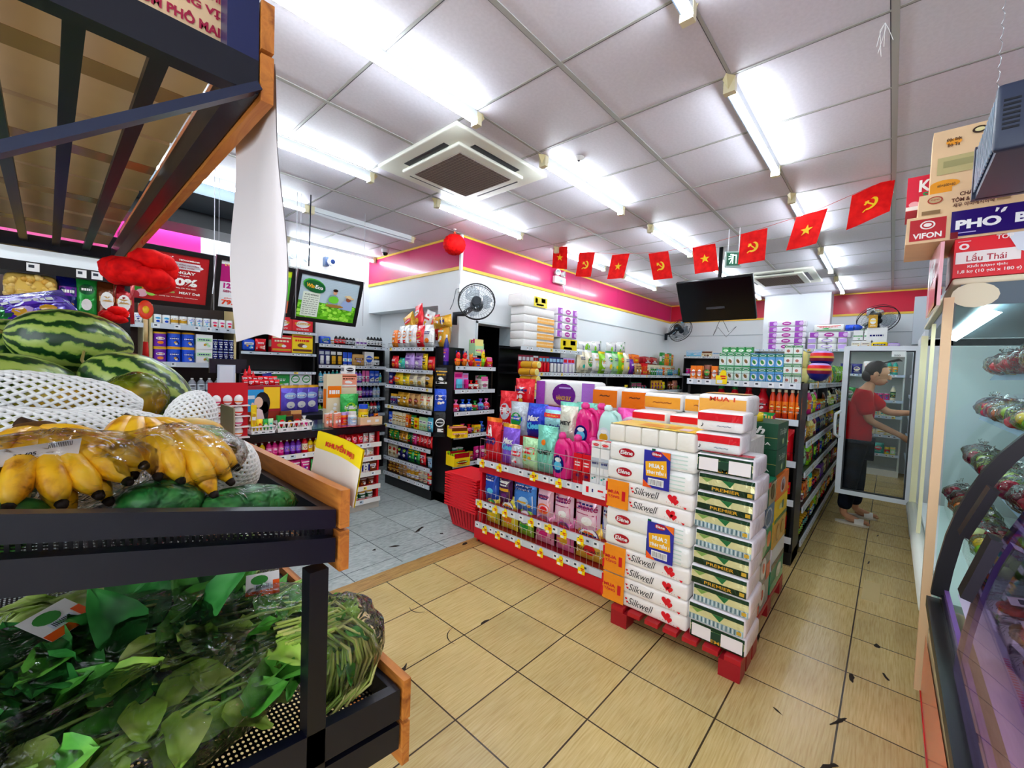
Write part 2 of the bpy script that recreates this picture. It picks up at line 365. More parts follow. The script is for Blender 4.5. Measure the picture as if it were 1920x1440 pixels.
m = MB(); m.box(3.4, 3.95, 0, 3.55, 5.8, 3, WH, 'wall_paint'); m.box(3.2, 3.95, 0, 3.4, 4.15, 3, WH, 'wall_paint'); m.box(3.2, 4.15, 2.22, 3.4, 5.8, 3, WH, 'wall_paint'); struct(m, 'wall_snack')
slab('pillar', (9.05, .85, 0), (9.35, 1.85, 3), 'e6eaee')
# store room behind the doorway, dark
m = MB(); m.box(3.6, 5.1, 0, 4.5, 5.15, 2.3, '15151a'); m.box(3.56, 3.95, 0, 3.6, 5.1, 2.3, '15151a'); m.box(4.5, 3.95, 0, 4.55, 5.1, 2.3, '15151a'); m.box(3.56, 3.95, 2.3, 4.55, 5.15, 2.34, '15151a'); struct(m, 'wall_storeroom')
def band(name, p, q, nrm, col, z0=2.64, z1=2.985):
    m = MB(); p = Vector((*p, 0)); q = Vector((*q, 0)); n = Vector((*nrm, 0)); L = (q-p).length; t = (q-p)/L
    def strip(a, b, za, zb, th, c, mt):
        A = p+t*a; B = p+t*b; vs = [(A.x, A.y, za), (B.x, B.y, za), (B.x, B.y, zb), (A.x, A.y, zb)]; vs += [(v[0]+n.x*th, v[1]+n.y*th, v[2]) for v in vs]
        m.add(vs, [(0, 1, 2, 3), (4, 7, 6, 5), (0, 4, 5, 1), (1, 5, 6, 2), (2, 6, 7, 3), (3, 7, 4, 0)], c, mt)
    k = max(1, round(L/1.2))
    for i in range(k): strip(L*i/k+.001, L*(i+1)/k-.001, z0, z1, .012, col, 'band_gloss')
    strip(0, L, z0-.035, z0, .018, YL, 'satin'); strip(0, L, z1-.012, z1+.012, .02, YL, 'satin')
    return struct(m, name)
band('trim_1', (3.2, 3.75), (9.35, 3.75), (0, -1), MG); band('trim_2', (3.2, 5.8), (3.2, 3.74), (-1, 0), MG)
band('trim_3', (9.35, 3.73), (9.35, 1.86), (-1, 0), RD); band('trim_4', (9.35, .84), (9.35, -.5), (-1, 0), RD)
m = MB()
m.box(3.465, 3.735, 0, 3.49, 3.76, 2.045, 'dfe6ea', 'satin'); m.box(4.095, 3.735, 0, 4.12, 3.96, 2.045, 'c8d4dc', 'satin'); m.box(3.465, 3.735, 2.02, 4.12, 3.76, 2.045, 'dfe6ea', 'satin'); struct(m, 'door_1')
# pink lit band high on the back wall with its black hood beam
band('trim_5', (-1.6, 5.78), (1.15, 5.78), (0, -1), 'e0308a', 2.5, 2.95)
m = MB(); m.box(-1.4, 4.95, 2.72, 1.42, 5.35, 2.86, '101218', 'satin'); m.box(-.6, 4.4, 2.86, 1.42, 5.3, 2.99, '4c555e', 'matte'); struct(m, 'ceiling_beam')

# ---------------------------------------------------------------- ceiling lamps
bat = MB(); bat.box(0, -.022, -.045, 1.18, .022, 0, 'dfe6ea', 'satin'); bat.box(0, .022, -.045, 1.18, .027, 0, '3c4450', 'satin')
bat_me = bat.mesh('batten')
e_ = MB(); e_.box(-.006, -.03, -.075, .03, .024, -.003, 'dcd4b0', 'satin'); e_.add([(-.006, -.03, -.003), (-.006, .03, -.003), (-.05, 0, -.003), (-.006, 0, -.06)], [(0, 1, 2), (0, 3, 1), (0, 2, 3), (1, 3, 2)], 'd8cc9a', 'satin')
end_me = e_.mesh('end_cap')
tu = MB(); tu.M = Matrix.Rotation(PI/2, 4, 'Y'); tu.lathe([(.013, .03), (.014, .035), (.014, 1.145), (.013, 1.15)], 12, 'white', 'tube_light'); tu_me = tu.mesh('glass_tube')
tu2 = MB(); tu2.M = Matrix.Rotation(PI/2, 4, 'Y'); tu2.lathe([(.013, .03), (.014, .035), (.014, 1.145), (.013, 1.15)], 12, 'd8dce4', 'gloss'); tu2_me = tu2.mesh('glass_tube')
rows = {.69: [-1.2, .58, 2.31, 4.08, 5.95, 7.75], 1.91: [-1.2, .55, 2.35, 4.12, 5.95, 7.75], 3.15: [-.9, .56, 2.37, 4.2, 5.95], 4.30: [-1.2, .52, 1.73], 5.60: [-1.2, .35, 1.98]}
RN = {.69: 'row nearest the coolers', 1.91: 'second row from the coolers', 3.15: 'row beside the red paper ball', 4.30: 'row over the counter', 5.60: 'row along the back wall'}
ORD = ['first', 'second', 'third', 'fourth', 'fifth', 'sixth', 'seventh', 'eighth', 'ninth', 'tenth', 'eleventh', 'twelfth', 'thirteenth', 'fourteenth', 'fifteenth', 'sixteenth', 'seventeenth', 'eighteenth', 'nineteenth', 'twentieth']
for y, xl in rows.items():
    for i, x in enumerate(xl):
        off = (y == 4.30 and i == 2)
        if x < 0 and y < 2: pass
        o = empty('tube_lamp', (x, y, 3.0), ('switched off tube lamp on the ceiling near the back wall' if off else 'lit ceiling tube lamp, %s, %s from shop front' % (RN[y], ORD[i])), 'lamp', 'ceiling tube lamps')
        for nm, me in (('batten', bat_me), ('glass_tube', tu2_me if off else tu_me), ('end_cap', end_me), ('end_cap', end_me)):
            c = bpy.data.objects.new(nm, me); COL.objects.link(c); c.parent = o
            if nm == 'glass_tube': c.location = (0, -.012, -.062)
        c.location = (1.18, 0, 0); c.rotation_euler = (0, 0, PI)
# ---------------------------------------------------------------- goods: each kind is modelled once, then copied thing by thing
def writing(mb, S, u0, v0, u1, v1, col, rg, rows=2, mat='matte'):
    # tiny unreadable print: rows of short marks
    h = (v1-v0)/rows
    for r in range(rows):
        u = u0
        while u < u1-0.02*(u1-u0):
            w = min((u1-u0)*rg.uniform(0.1, 0.26), u1-u); mb.rect(S, u, v0+h*r+h*0.2, u+w*0.85, v0+h*r+h*0.75, col, mat, 1); u += w*1.1
def deco(mb, S, w, h, base, a1, a2, seed, dens=1):
    # printed front of a package, surface coordinates in metres centred on (0, 0)
    rg = random.Random(seed); k = rg.randrange(6); dark = 'navy' if sum(C_(base)) > 1.2 else 'white'
    if k == 0:
        mb.oval(S, 0, h*.17, w*.36, h*.13, a1, rot=rg.uniform(-.2, .2)); writing(mb, S2(S, .0006), -w*.24, h*.12, w*.24, h*.22, a2 if a2 != a1 else 'white', rg, 1)
        mb.oval(S, 0, -h*.2, w*.25, h*.14, a2)
    elif k == 1:
        mb.rect(S, -w*.44, h*.02, w*.44, h*.26, a1); writing(mb, S2(S, .0006), -w*.34, h*.07, w*.34, h*.21, 'white' if sum(C_(a1)) < 1.6 else 'navy', rg, 1)
        for i in range(4): mb.oval(S, rg.uniform(-.3, .3)*w, rg.uniform(-.32, -.1)*h, w*.12, w*.1, rg.choice([a2, a1, 'gold', 'white']), n=8)
    elif k == 2:
        mb.patch(S, [(-w*.46, -h*.4), (w*.46, -h*.4), (w*.46, -h*.02), (-w*.46, -h*.2)], a1); writing(mb, S, -w*.33, h*.08, w*.33, h*.26, dark, rg, 2)
        mb.oval(S, w*.08, -h*.22, w*.24, w*.17, a2, n=10)
    elif k == 3:
        mb.oval(S, 0, 0, w*.34, h*.24, a2); mb.rect(S2(S, .0006), -w*.38, -h*.03, w*.38, h*.11, a1); writing(mb, S2(S, .0011), -w*.3, 0, w*.3, h*.08, 'white', rg, 1)
        writing(mb, S, -w*.3, -h*.4, w*.3, -h*.3, dark, rg, 2)
    elif k == 4:
        mb.rect(S, -w*.46, h*.3, w*.46, h*.38, a1); mb.rect(S, -w*.46, -h*.42, w*.46, -h*.3, a2)
        writing(mb, S, -w*.36, h*.06, w*.36, h*.24, a1, rg, 1); mb.oval(S, -w*.05, -h*.1, w*.2, h*.11, a2, n=9); mb.oval(S2(S, .0006), w*.1, -h*.14, w*.12, h*.08, 'white', n=8)
    else:
        mb.oval(S, 0, h*.1, w*.4, h*.2, a1, rot=.3); mb.oval(S2(S, .0006), 0, h*.1, w*.32, h*.14, base, rot=.3); writing(mb, S2(S, .0012), -w*.25, h*.06, w*.25, h*.15, a1, rg, 1)
        mb.rect(S, -w*.2, -h*.34, w*.3, -h*.18, a2)
def S2(S, e):
    # the same surface lifted a little more towards the viewer (fronts face -y)
    def f(u, v): p = S(u, v); return (p[0], p[1]-e, p[2])
    return f
def k_box(w, h, d, b, a1, a2, seed, fin='satin', **k):
    m = MB(); m.box(-w/2, 0, 0, w/2, d, h, b, fin); S = planeS((0, 0, h/2), (1, 0, 0), (0, 0, 1)); deco(m, S, w, h, b, a1, a2, seed)
    m.rect(planeS((w/2, d/2, h/2), (0, 1, 0), (0, 0, 1)), -d*.4, -h*.2, d*.4, h*.2, a1); m.rect(planeS((-w/2, d/2, h/2), (0, -1, 0), (0, 0, 1)), -d*.4, -h*.2, d*.4, h*.2, a1)
    m.rect(planeS((0, d/2, h), (1, 0, 0), (0, 1, 0)), -w*.4, -d*.3, w*.4, d*.3, a2)
    return [('body', m)]
def pouchS(w, h, d, top=.06, seed=0, lean=0.0, bottom=.05, wr=.004):
    def S(u, v):   # metres from the middle
        x = max(-1, min(1, 2*u/w)); z = max(0, min(1, v/h+.5))
        e = min(1, max(0, (z-bottom)/.2)) if bottom else 1.0; t = min(1, max(0, (1-z-top)/.3)); e = math.sqrt(e)*math.sqrt(t); f = max(0, 1-abs(x)**2.6)
        y = d/2*e*f**.6
        if wr: y += wr*noise.noise(Vector((u*26+seed, v*26, seed*1.7)))*min(1, e+.2)
        return x*w/2*(1-.05*e), -y, z*h
    return S
def k_pouch(w, h, d, b, a1, a2, seed, fin='foil', top=None, nu=8, nv=11, text=None, bottom=.05, art=True, **k):
    m = MB(); S = pouchS(w, h, d, seed=seed, bottom=bottom); tc = top or b
    def cf(u, v): return tc if v > .92 else b
    m.grid(lambda a, c: (lambda p: (p[0], p[1]+d/2, p[2]))(S((a-.5)*w, (c-.5)*h)), nu, nv, cf, fin)
    m.grid(lambda a, c: (lambda p: (p[0], -p[1]+d/2, p[2]))(S((a-.5)*w, (c-.5)*h)), 6, 8, b, fin, flip=True)
    SS = lambda u, v: (lambda p: (p[0], p[1]+d/2-.0022, p[2]))(S(u, v))
    if art: deco(m, SS, w*.9, h*.86, b, a1, a2, seed)
    if text: 
        for t in text: put_text(m, S2(SS, .0015), t[0], t[1]*w, t[2]*h, t[3]*w, t[4]*h, t[5], bold=t[6] if len(t) > 6 else .02, shear=t[7] if len(t) > 7 else 0, rot=t[8] if len(t) > 8 else 0)
    return [('body', m)]
def cylS(r, z0, cy=0.0, e=.0012, sy=1.0):
    return lambda u, v: (math.sin(u/r)*(r+e), cy-math.cos(u/r)*(r+e)*sy, z0+v)
def k_bottle(w, h, d, b, a1, a2, seed, cap='white', neck=.3, lab=(.2, .6), fin='gloss', shoulder=.7, seg=12, **k):
    r = w/2; m = MB(); zs = h*shoulder; zn = h*.9
    m.lathe([(r*.85, 0), (r, h*.03), (r, zs*.97), (r*.9, zs*1.05), (r*.55, zs*1.05+(zn-zs)*.55), (r*neck, zn), (r*neck, h*.92)], seg, b, fin, cy=r)
    c = MB(); c.lathe([(r*neck*1.15, h*.91), (r*neck*1.2, h*.915), (r*neck*1.15, h)], 10, cap, 'satin', cy=r)
    l = MB(); l.lathe([(r*1.012, h*lab[0]), (r*1.012, h*lab[1])], seg, a1, 'satin', cy=r, caps=False)
    hh = h*(lab[1]-lab[0]); deco(l, cylS(r*1.012, h*(lab[0]+lab[1])/2, r), w*1.0, hh, a1, a2, b, seed)
    return [('body', m), ('cap', c), ('label', l)]
def k_can(w, h, d, b, a1, a2, seed, lid='silver', **k):
    r = w/2; m = MB(); m.lathe([(r*.9, 0), (r, h*.02), (r, h*.3), (r, h*.62), (r, h*.95), (r*.92, h)], 14, ['silver', b, a1 if seed % 3 == 0 else b, b, lid], 'gloss', cy=r)
    deco(m, cylS(r, h*.5, r), w*.95, h*.8, b, a1, a2, seed); return [('body', m)]
def k_tin(w, h, d, b, a1, a2, seed, lid='gold', **k):
    r = w/2; m = MB(); m.lathe([(r, 0), (r*1.02, .004), (r, .008), (r, h*.9)], 16, [lid, lid, b], 'gloss', cy=r)
    deco(m, cylS(r, h*.46, r), w, h*.72, b, a1, a2, seed); c = MB(); c.lathe([(r*1.03, h*.88), (r*1.03, h), (r*.9, h)], 16, lid, 'gloss', cy=r); return [('body', m), ('lid', c)]
def k_jar(w, h, d, b, a1, a2, seed, cap='gold', **k):
    r = w/2; m = MB(); m.lathe([(r*.9, 0), (r, h*.05), (r, h*.7), (r*.82, h*.8)], 14, b, 'gloss', cy=r); m.lathe([(r*1.01, h*.15), (r*1.01, h*.62)], 14, a1, 'satin', cy=r, caps=False)
    deco(m, cylS(r*1.01, h*.38, r), w, h*.45, a1, a2, b, seed); c = MB(); c.lathe([(r*.88, h*.78), (r*.9, h*.8), (r*.88, h)], 14, cap, 'gloss', cy=r); return [('body', m), ('lid', c)]
def k_cup(w, h, d, b, a1, a2, seed, lid='white', **k):
    r = w/2; m = MB(); m.lathe([(r*.72, 0), (r*.8, h*.3), (r*.96, h*.95), (r*1.03, h*.96), (r*1.03, h)], 14, [b, b, lid, lid], 'satin', cy=r)
    S = lambda u, v: (math.sin(u/r)*(r*(.86+v*1.0)), r-math.cos(u/r)*(r*(.87+v*1.0)), h*.5+v); deco(m, S, w*.9, h*.7, b, a1, a2, seed); return [('body', m)]
def k_drink(w, h, d, b, a1, a2, seed, **k):   # brick carton with a waist band and a round badge
    m = MB(); m.box(-w/2, 0, 0, w/2, d, h, b, 'satin'); S = planeS((0, 0, h/2), (1, 0, 0), (0, 0, 1))
    m.rect(S, -w*.5, h*.26, w*.5, h*.46, a1); m.oval(S2(S, .0006), 0, h*.36, w*.4, h*.07, 'white'); m.oval(S2(S, .001), 0, h*.36, w*.32, h*.045, a1)
    m.oval(S, 0, -h*.12, w*.36, h*.22, 'white', n=12); m.oval(S2(S, .0006), -w*.05, -h*.1, w*.2, h*.16, a2, n=9, rot=.5); m.rect(S, -w*.5, -h*.5, w*.5, -h*.4, a1)
    return [('body', m)]
def k_tube(w, h, d, b, a1, a2, seed, cap='white', **k):
    m = MB(); m.grid(lambda a, c: (math.sin(a*2*PI)*w/2*(1-.0*c), d/2-math.cos(a*2*PI)*d/2*max(.06, 1-c**1.6), h*.1+h*.9*c), 12, 4, lambda u, v: a1 if .3 < v < .55 else b, 'gloss')
    m.lathe([(w*.4, 0), (w*.4, h*.1)], 10, cap, 'satin', cy=d/2, sy=.8); S = lambda u, v: (u, d/2-max(.06, 1-max(0, v/h/.9+.5)**1.6)*d/2*math.sqrt(max(0, 1-(2*u/w)**2))-.002, h*.55+v)
    m.rect(S, -w*.25, -h*.2, w*.25, -h*.05, a2); return [('body', m)]
def k_card(w, h, d, b, a1, a2, seed, **k):   # blister card with an item on it
    m = MB(); m.box(-w/2, d*.8, 0, w/2, d*.8+.002, h, b, 'satin'); S = planeS((0, d*.8, h*.8), (1, 0, 0), (0, 0, 1)); m.rect(S, -w*.4, -h*.1, w*.4, h*.1, a1)
    m.rbox(-w*.3, 0, h*.08, w*.3, d*.8, h*.62, min(w, d)*.2, a2, 'gloss'); return [('card', m)]
def k_pack(w, h, d, b, a1, a2, seed, fin='film', **k):   # soft wrapped pack
    m = MB(); m.rbox(-w/2, 0, 0, w/2, d, h, min(w, h, d)*.22, b, fin, puff=.004); S = lambda u, v: (u, -.0075, h/2+v)
    deco(m, S, w*.84, h*.8, b, a1, a2, seed); T = lambda u, v: (u, d/2+v, h+.0075); m.rect(T, -w*.35, -d*.3, w*.35, d*.3, a1); return [('body', m)]
def k_rolls(w, h, d, b, a1, a2, seed, n=4, **k):   # wrapped rolls standing side by side
    m = MB(); r = w/n/2
    for i in range(n): m.lathe([(r*.92, 0), (r, .008), (r, h-.008), (r*.92, h), (r*.3, h)], 12, 'white', 'film', cx=-w/2+r*(2*i+1), cy=r)
    for i in range(n): m.lathe([(r, .008), (r, h-.008)], 12, 'white', 'film', cx=-w/2+r*(2*i+1), cy=d-r)
    S = lambda u, v: (u, -.004, h/2+v)
    for q in (-.38, .38): m.rect(S, w*(q-.1), -h*.36, w*(q+.1), h*.36, a1)
    m.oval(S2(S, .001), 0, 0, w*.14, h*.26, a1); m.oval(S2(S, .002), 0, 0, w*.1, h*.14, a2)
    return [('body', m)]
def k_jug(w, h, d, b, a1, a2, seed, cap='pink', text=None, **k):
    m = MB(); prof = [(.44, 0), (.5, .02), (.5, .3), (.49, .5), (.45, .62), (.36, .74), (.22, .83), (.13, .87), (.13, .9)]
    off = [0, 0, 0, 0, -.02, -.06, -.1, -.12, -.12]
    seg = 18; vs = []; fs = []
    for (r, z), o in zip(prof, off):
        for q in range(seg):
            t = 2*PI*q/seg; cx = math.cos(t); sy = math.sin(t); ex = .75
            vs.append((w*(o + r*math.copysign(abs(cx)**ex, cx)), d/2 + min(r*1.15, .5)*d*math.copysign(abs(sy)**ex, sy), z*h))
    n = len(prof)
    for j in range(n-1):
        for q in range(seg): q2 = (q+1) % seg; fs.append((j*seg+q, j*seg+q2, (j+1)*seg+q2, (j+1)*seg+q))
    m.add(vs, fs, b, 'gloss', True)
    hd = MB(); hd.tube([(w*(-.04+.02), d/2, h*.83), (w*.2, d/2, h*.845), (w*.38, d/2, h*.78), (w*.46, d/2, h*.66), (w*.47, d/2, h*.5), (w*.44, d/2, h*.36)], [w*.09]*6, 8, b, 'gloss')
    hd.oval(lambda u, v: (w*.23+u, d*.035, h*.5+v), 0, 0, w*.1, h*.15, tuple(x*.55 for x in C_(b)), 'gloss')  # flat oval in darkened body colour: shade of the handle recess painted on
    c = MB(); cx = -.12*w
    c.lathe([(w*.16, h*.88), (w*.17, h*.885), (w*.165, h*.965), (w*.12, h*.97), (w*.11, h)], 14, cap, 'satin', cx=cx, cy=d/2)
    l = MB(); S = lambda u, v: (-w*.12+u, -.002-.0*u, h*.3+v)
    l.oval(S, 0, 0, w*.3, h*.2, a1); l.oval(S2(S, .001), 0, -h*.03, w*.2, h*.1, a2); l.oval(S2(S, .0015), 0, h*.1, w*.16, h*.05, 'white')
    if text: put_text(l, S2(S, .003), text[0], 0, text[1]*h, text[2]*w, text[3]*h, text[4], bold=.01, shear=.2)
    return [('body', m), ('handle', hd), ('cap', c), ('label', l)]
def k_candy(w, h, d, b, a1, a2, seed, **k):   # twist-wrapped bag with a tied neck
    m = MB(); m.lathe([(w*.3, 0), (w*.47, h*.1), (w*.5, h*.35), (w*.42, h*.6), (w*.12, h*.72), (w*.1, h*.76), (w*.28, h)], 12, [b, b, a1, b, a2, b], 'film', cy=d/2, sy=d/w, caps=False)
    for i in range(5): m.blob((random.Random(seed+i).uniform(-.3, .3)*w, d*.06, h*random.Random(seed+i+9).uniform(.12, .5)), (w*.11, d*.08, w*.1), a2 if i % 2 else a1, 'gloss', 8, 6)
    return [('body', m)]
def k_toy(w, h, d, b, a1, a2, seed, **k):
    m = MB(); m.blob((0, d/2, h*.3), (w*.36, d*.4, h*.3), b, 'gloss'); m.blob((0, d*.4, h*.68), (w*.28, d*.36, h*.24), a1, 'gloss')
    m.blob((-w*.22, d*.45, h*.9), (w*.09, d*.1, h*.12), a2, 'gloss', 8, 6); m.blob((w*.22, d*.45, h*.9), (w*.09, d*.1, h*.12), a2, 'gloss', 8, 6)
    m.blob((-w*.4, d*.4, h*.4), (w*.12, d*.12, h*.09), a1, 'gloss', 8, 6); m.blob((w*.4, d*.4, h*.4), (w*.12, d*.12, h*.09), a1, 'gloss', 8, 6)
    for s in (-1, 1): m.blob((s*w*.1, d*.05, h*.72), (w*.05, d*.04, h*.05), 'black', 'gloss', 6, 5)
    return [('body', m)]
def k_tray(w, h, d, b, a1, a2, seed, **k):   # open display box with sachets in it
    m = MB(); m.box(-w/2, 0, 0, w/2, .003, h*.55, b); m.box(-w/2, d-.003, 0, w/2, d, h*.9, b); m.box(-w/2, 0, 0, -w/2+.003, d, h*.7, b); m.box(w/2-.003, 0, 0, w/2, d, h*.7, b); m.box(-w/2, 0, 0, w/2, d, .003, b)
    deco(m, planeS((0, 0, h*.27), (1, 0, 0), (0, 0, 1)), w, h*.5, b, a1, a2, seed); c = MB(); n = max(4, int(d/.014))
    for i in range(n): 
        y = .006+(d-.012)*i/n; c.box(-w*.46, y, .004, w*.46, y+.007, h*random.Random(seed+i).uniform(.78, .95), a1 if i % 3 else a2, 'film')
    return [('body', m), ('sachets', c)]
def k_bamboo(w, h, d, b, a1, a2, seed, **k):   # rolled tube lying front to back
    m = MB(); m.M = Matrix.Translation((0, 0, w/2)) @ Matrix.Rotation(-PI/2, 4, 'X'); r = w/2
    m.lathe([(r*.8, 0), (r, .004), (r, d*.3), (r*1.03, d*.31), (r*1.03, d*.34), (r, d*.35), (r, d)], 14, ['paleyellow', 'gold', 'tan', 'brown', 'tan', b], 'satin'); return [('body', m)]
# kind: (builder, w, h, d, object name, what to call it, category)
KD = dict(pouch=(k_pouch, .14, .19, .05, 'snack_pouch', 'snack pouch', 'snack packet'), bag=(k_pouch, .2, .28, .1, 'snack_bag', 'puffed snack bag', 'snack packet'),
    sack=(k_pouch, .2, .3, .09, 'rice_bag', 'rice bag', 'rice bag'), refill=(k_pouch, .18, .26, .08, 'refill_pouch', 'refill pouch', 'detergent pouch'),
    sachet=(k_pouch, .09, .13, .02, 'sachet', 'sachet', 'packet'), noodle=(k_pouch, .12, .11, .04, 'noodle_packet', 'noodle packet', 'noodle packet'),
    box=(k_box, .1, .15, .06, 'carton_box', 'carton', 'box'), flat=(k_box, .2, .06, .12, 'flat_box', 'flat box', 'box'), case=(k_box, .3, .2, .2, 'shipping_case', 'case', 'box'),
    bottle=(k_bottle, .065, .22, .065, 'drink_bottle', 'bottle', 'bottle'), sauce=(k_bottle, .055, .2, .055, 'sauce_bottle', 'sauce bottle', 'bottle'), oil=(k_bottle, .085, .27, .085, 'oil_bottle', 'cooking oil bottle', 'bottle'),
    spray=(k_bottle, .05, .17, .05, 'toiletry_bottle', 'toiletry bottle', 'bottle'), can=(k_can, .066, .12, .066, 'drink_can', 'can', 'can'), tin=(k_tin, .12, .16, .12, 'milk_tin', 'milk powder tin', 'tin'),
    jar=(k_jar, .075, .1, .075, 'food_jar', 'jar', 'jar'), cup=(k_cup, .1, .1, .1, 'noodle_cup', 'noodle cup', 'cup'), milk=(k_drink, .058, .11, .05, 'milk_carton', 'milk carton', 'carton'),
    tube=(k_tube, .055, .17, .035, 'cream_tube', 'cream tube', 'tube'), card=(k_card, .09, .18, .03, 'blister_card', 'blister card', 'card'), pack=(k_pack, .2, .09, .12, 'wrapped_pack', 'wrapped pack', 'pack'),
    rolls=(k_rolls, .4, .11, .2, 'paper_roll_pack', 'pack of paper rolls', 'paper rolls'), jug=(k_jug, .17, .27, .09, 'detergent_jug', 'detergent jug', 'jug'), candy=(k_candy, .1, .13, .07, 'candy_bag', 'candy bag', 'candy'),
    toy=(k_toy, .08, .12, .06, 'candy_toy', 'candy toy', 'toy'), tray=(k_tray, .16, .12, .16, 'display_tray', 'open tray of sachets', 'tray'), roll=(k_bamboo, .075, .075, .25, 'snack_tube', 'gold snack tube', 'tube'))
PROTO = {}
def proto(kind, w=None, h=None, d=None, b='white', a1='red', a2='yellow', seed=0, **kw):
    K = KD[kind]; w = w or K[1]; h = h or K[2]; d = d or K[3]
    key = (kind, round(w, 3), round(h, 3), round(d, 3), b, a1, a2, seed, tuple(sorted((k, str(v)) for k, v in kw.items())))
    if key not in PROTO:
        ps = K[0](w, h, d, b, a1, a2, seed, **kw); PROTO[key] = [(n, m.mesh(n)) for n, m in ps]
    return PROTO[key]
GREY_ENDS = {}
def put(kind, M, label, group=None, name=None, cat=None, parts=None, **kw):
    # one thing: a mesh of its own, or an Empty carrying its parts
    P = proto(kind, **kw); K = KD[kind]; name = name or K[4]; cat = cat or K[6]
    if len(P) == 1:
        o = bpy.data.objects.new(name, P[0][1]); COL.objects.link(o); o.matrix_basis = M
    else:
        o = bpy.data.objects.new(name, None); o.empty_display_size = .03; COL.objects.link(o); o.matrix_basis = M
        for n, me in P: c = bpy.data.objects.new(n, me); COL.objects.link(c); c.parent = o
    return tag(o, label, cat, group)
USED = {}
def words_of(b, a1):
    b_, a_ = WORDS.get(b, b), WORDS.get(a1, a1); return b_, a_
NTH = ORD + ['%dth' % i for i in range(21, 90)]
def row(F, z, x0, x1, spec, where, end, y=0.03, group=None, seed=1, stack=1, depth=1, gap=.004, jit=.02, fill=True):
    """one shelf row. spec: 'kind:base/accent/accent@w,h,d*count^stack ...' repeated until the row is full."""
    rg = random.Random(seed); items = []
    for tok in spec.split():
        n = 1; st = stack
        if '^' in tok: tok, s_ = tok.split('^'); st = int(s_)
        if '*' in tok: tok, n_ = tok.split('*'); n = int(n_)
        dims = {}
        if '@' in tok:
            tok, d_ = tok.split('@'); q = [float(t) if t else None for t in d_.split(',')]; dims = dict(zip(('w', 'h', 'd'), q))
        kind, cols = tok.split(':'); cs = cols.split('/'); cs += ['white', 'yellow', 'red'][len(cs)-1:] if len(cs) < 3 else []
        items.append((kind, cs, dims, n, st, rg.randrange(60)))
    out = []; x = x0; idx = 0; group = group or ('goods on the ' + where)
    while x < x1 and items:
        placed = False
        for kind, cs, dims, n, st, sd in items:
            w = dims.get('w') or KD[kind][1]; h = dims.get('h') or KD[kind][2]; d = dims.get('d') or KD[kind][3]
            for i in range(n):
                if x + w > x1 + .002: break
                placed = True
                b_, a_ = words_of(cs[0], cs[1]); col = NTH[idx] if idx < len(NTH) else 'last'
                for s in range(st):
                    lab = '%s %s with %s print, %s, %s from %s' % (b_, KD[kind][5], a_, where, col, end)
                    if st > 1: lab = '%s %s, %s, %s pile from %s, %s' % (b_, KD[kind][5], where, col, end, ['lower', 'upper', 'top'][s])
                    if len(lab.split()) > 16: lab = lab.replace(' with %s print' % a_, '')
                    if len(lab.split()) > 16: lab = lab.replace(' pile', '').replace(' from %s' % end, ' in line')
                    M = F @ TR(x+w/2, y+rg.uniform(0, .012), z+s*(h+.001), rg.uniform(-jit, jit)*(2 if h < .2 else 1), rx=(rg.uniform(-.03, .0) if kind in ('pouch', 'bag', 'refill', 'sack') else 0))
                    out.append(put(kind, M, lab, group, b=cs[0], a1=cs[1], a2=cs[2], seed=sd, **dims))
                x += w+gap; idx += 1
            if x >= x1: break
        if not placed or not fill: break
    return out
# ---------------------------------------------------------------- shop shelving
def shelving(name, label, F, Wd, D, levels, top=None, kick='black', frame='black', rail='d4dce4', railh=.042, wire=True, cat='shelf', group=None, back=True, kickh=.1, sidecol=None, railmat='satin', tags='mix', seed=3, lean=.0, wireh=.05, wirecol='2a2a30', hood=False, shelfd=None, sides=True, wsp=.032):
    root = empty(name, F, label, cat, group); rg = random.Random(seed); top = top or levels[-1]+.02; sc = sidecol or frame
    m = MB(); m.box(0, .03, 0, Wd, D, kickh, kick, 'blackmetal'); m.obj('base', root)
    if back: m = MB(); m.box(.01, D-.015, kickh, Wd-.01, D, top, frame, 'blackmetal'); m.obj('back_panel', root)
    for x in ((0, Wd-.022) if sides else ()):
        m = MB(); m.box(x, .05, 0, x+.022, D, top, sc, 'blackmetal'); m.obj('side_panel', root)
    for i, z in enumerate(levels):
        d = (shelfd[i] if shelfd else 0.0)
        m = MB(); m.box(.022, d+.012, z-.02, Wd-.022, D-.015, z, frame if frame != 'red' else 'darkred', 'blackmetal'); s = m.obj('shelf', root)
        r = MB(); r.box(.005, d, z-.038, Wd-.005, d+.012, z-.038+railh, rail, railmat)
        S = planeS((0, d, z-.038+railh/2), (1, 0, 0), (0, 0, 1)); x = .02
        while x < Wd-.07:
            w = rg.uniform(.035, .05)
            if rg.random() < .8:
                c = {'mix': rg.choice(['f6f8fa', 'eef2f6', 'c2ccd6', 'f6f8fa', 'ffe25a' if rg.random() < .25 else 'f2f4f8'])}.get(tags, 'f4f6f8')
                r.rect(S, x, -railh*.38, x+w, railh*.38, c, 'satin', 1); r.rect(S2(S, .0004), x+w*.15, -railh*.05, x+w*.6, railh*.22, '3a3e48', 'matte', 1)
            x += w*rg.uniform(1.2, 2.2)
        r.obj('price_rail', s)
        if wire:
            q = MB(); wz = z+.004
            for zz in (wz+.004, wz+wireh): q.bar((.02, d+.02, zz), (Wd-.02, d+.02, zz), .003, .003, wirecol, 'metal')
            n = int(Wd/wsp)
            for k in range(n+1): xx = .02+(Wd-.04)*k/n; q.bar((xx, d+.02, wz), (xx, d+.02, wz+wireh), .0015, .0015, wirecol, 'metal', up=(0, 1, 0))
            q.obj('wire_fence', s)
    return root
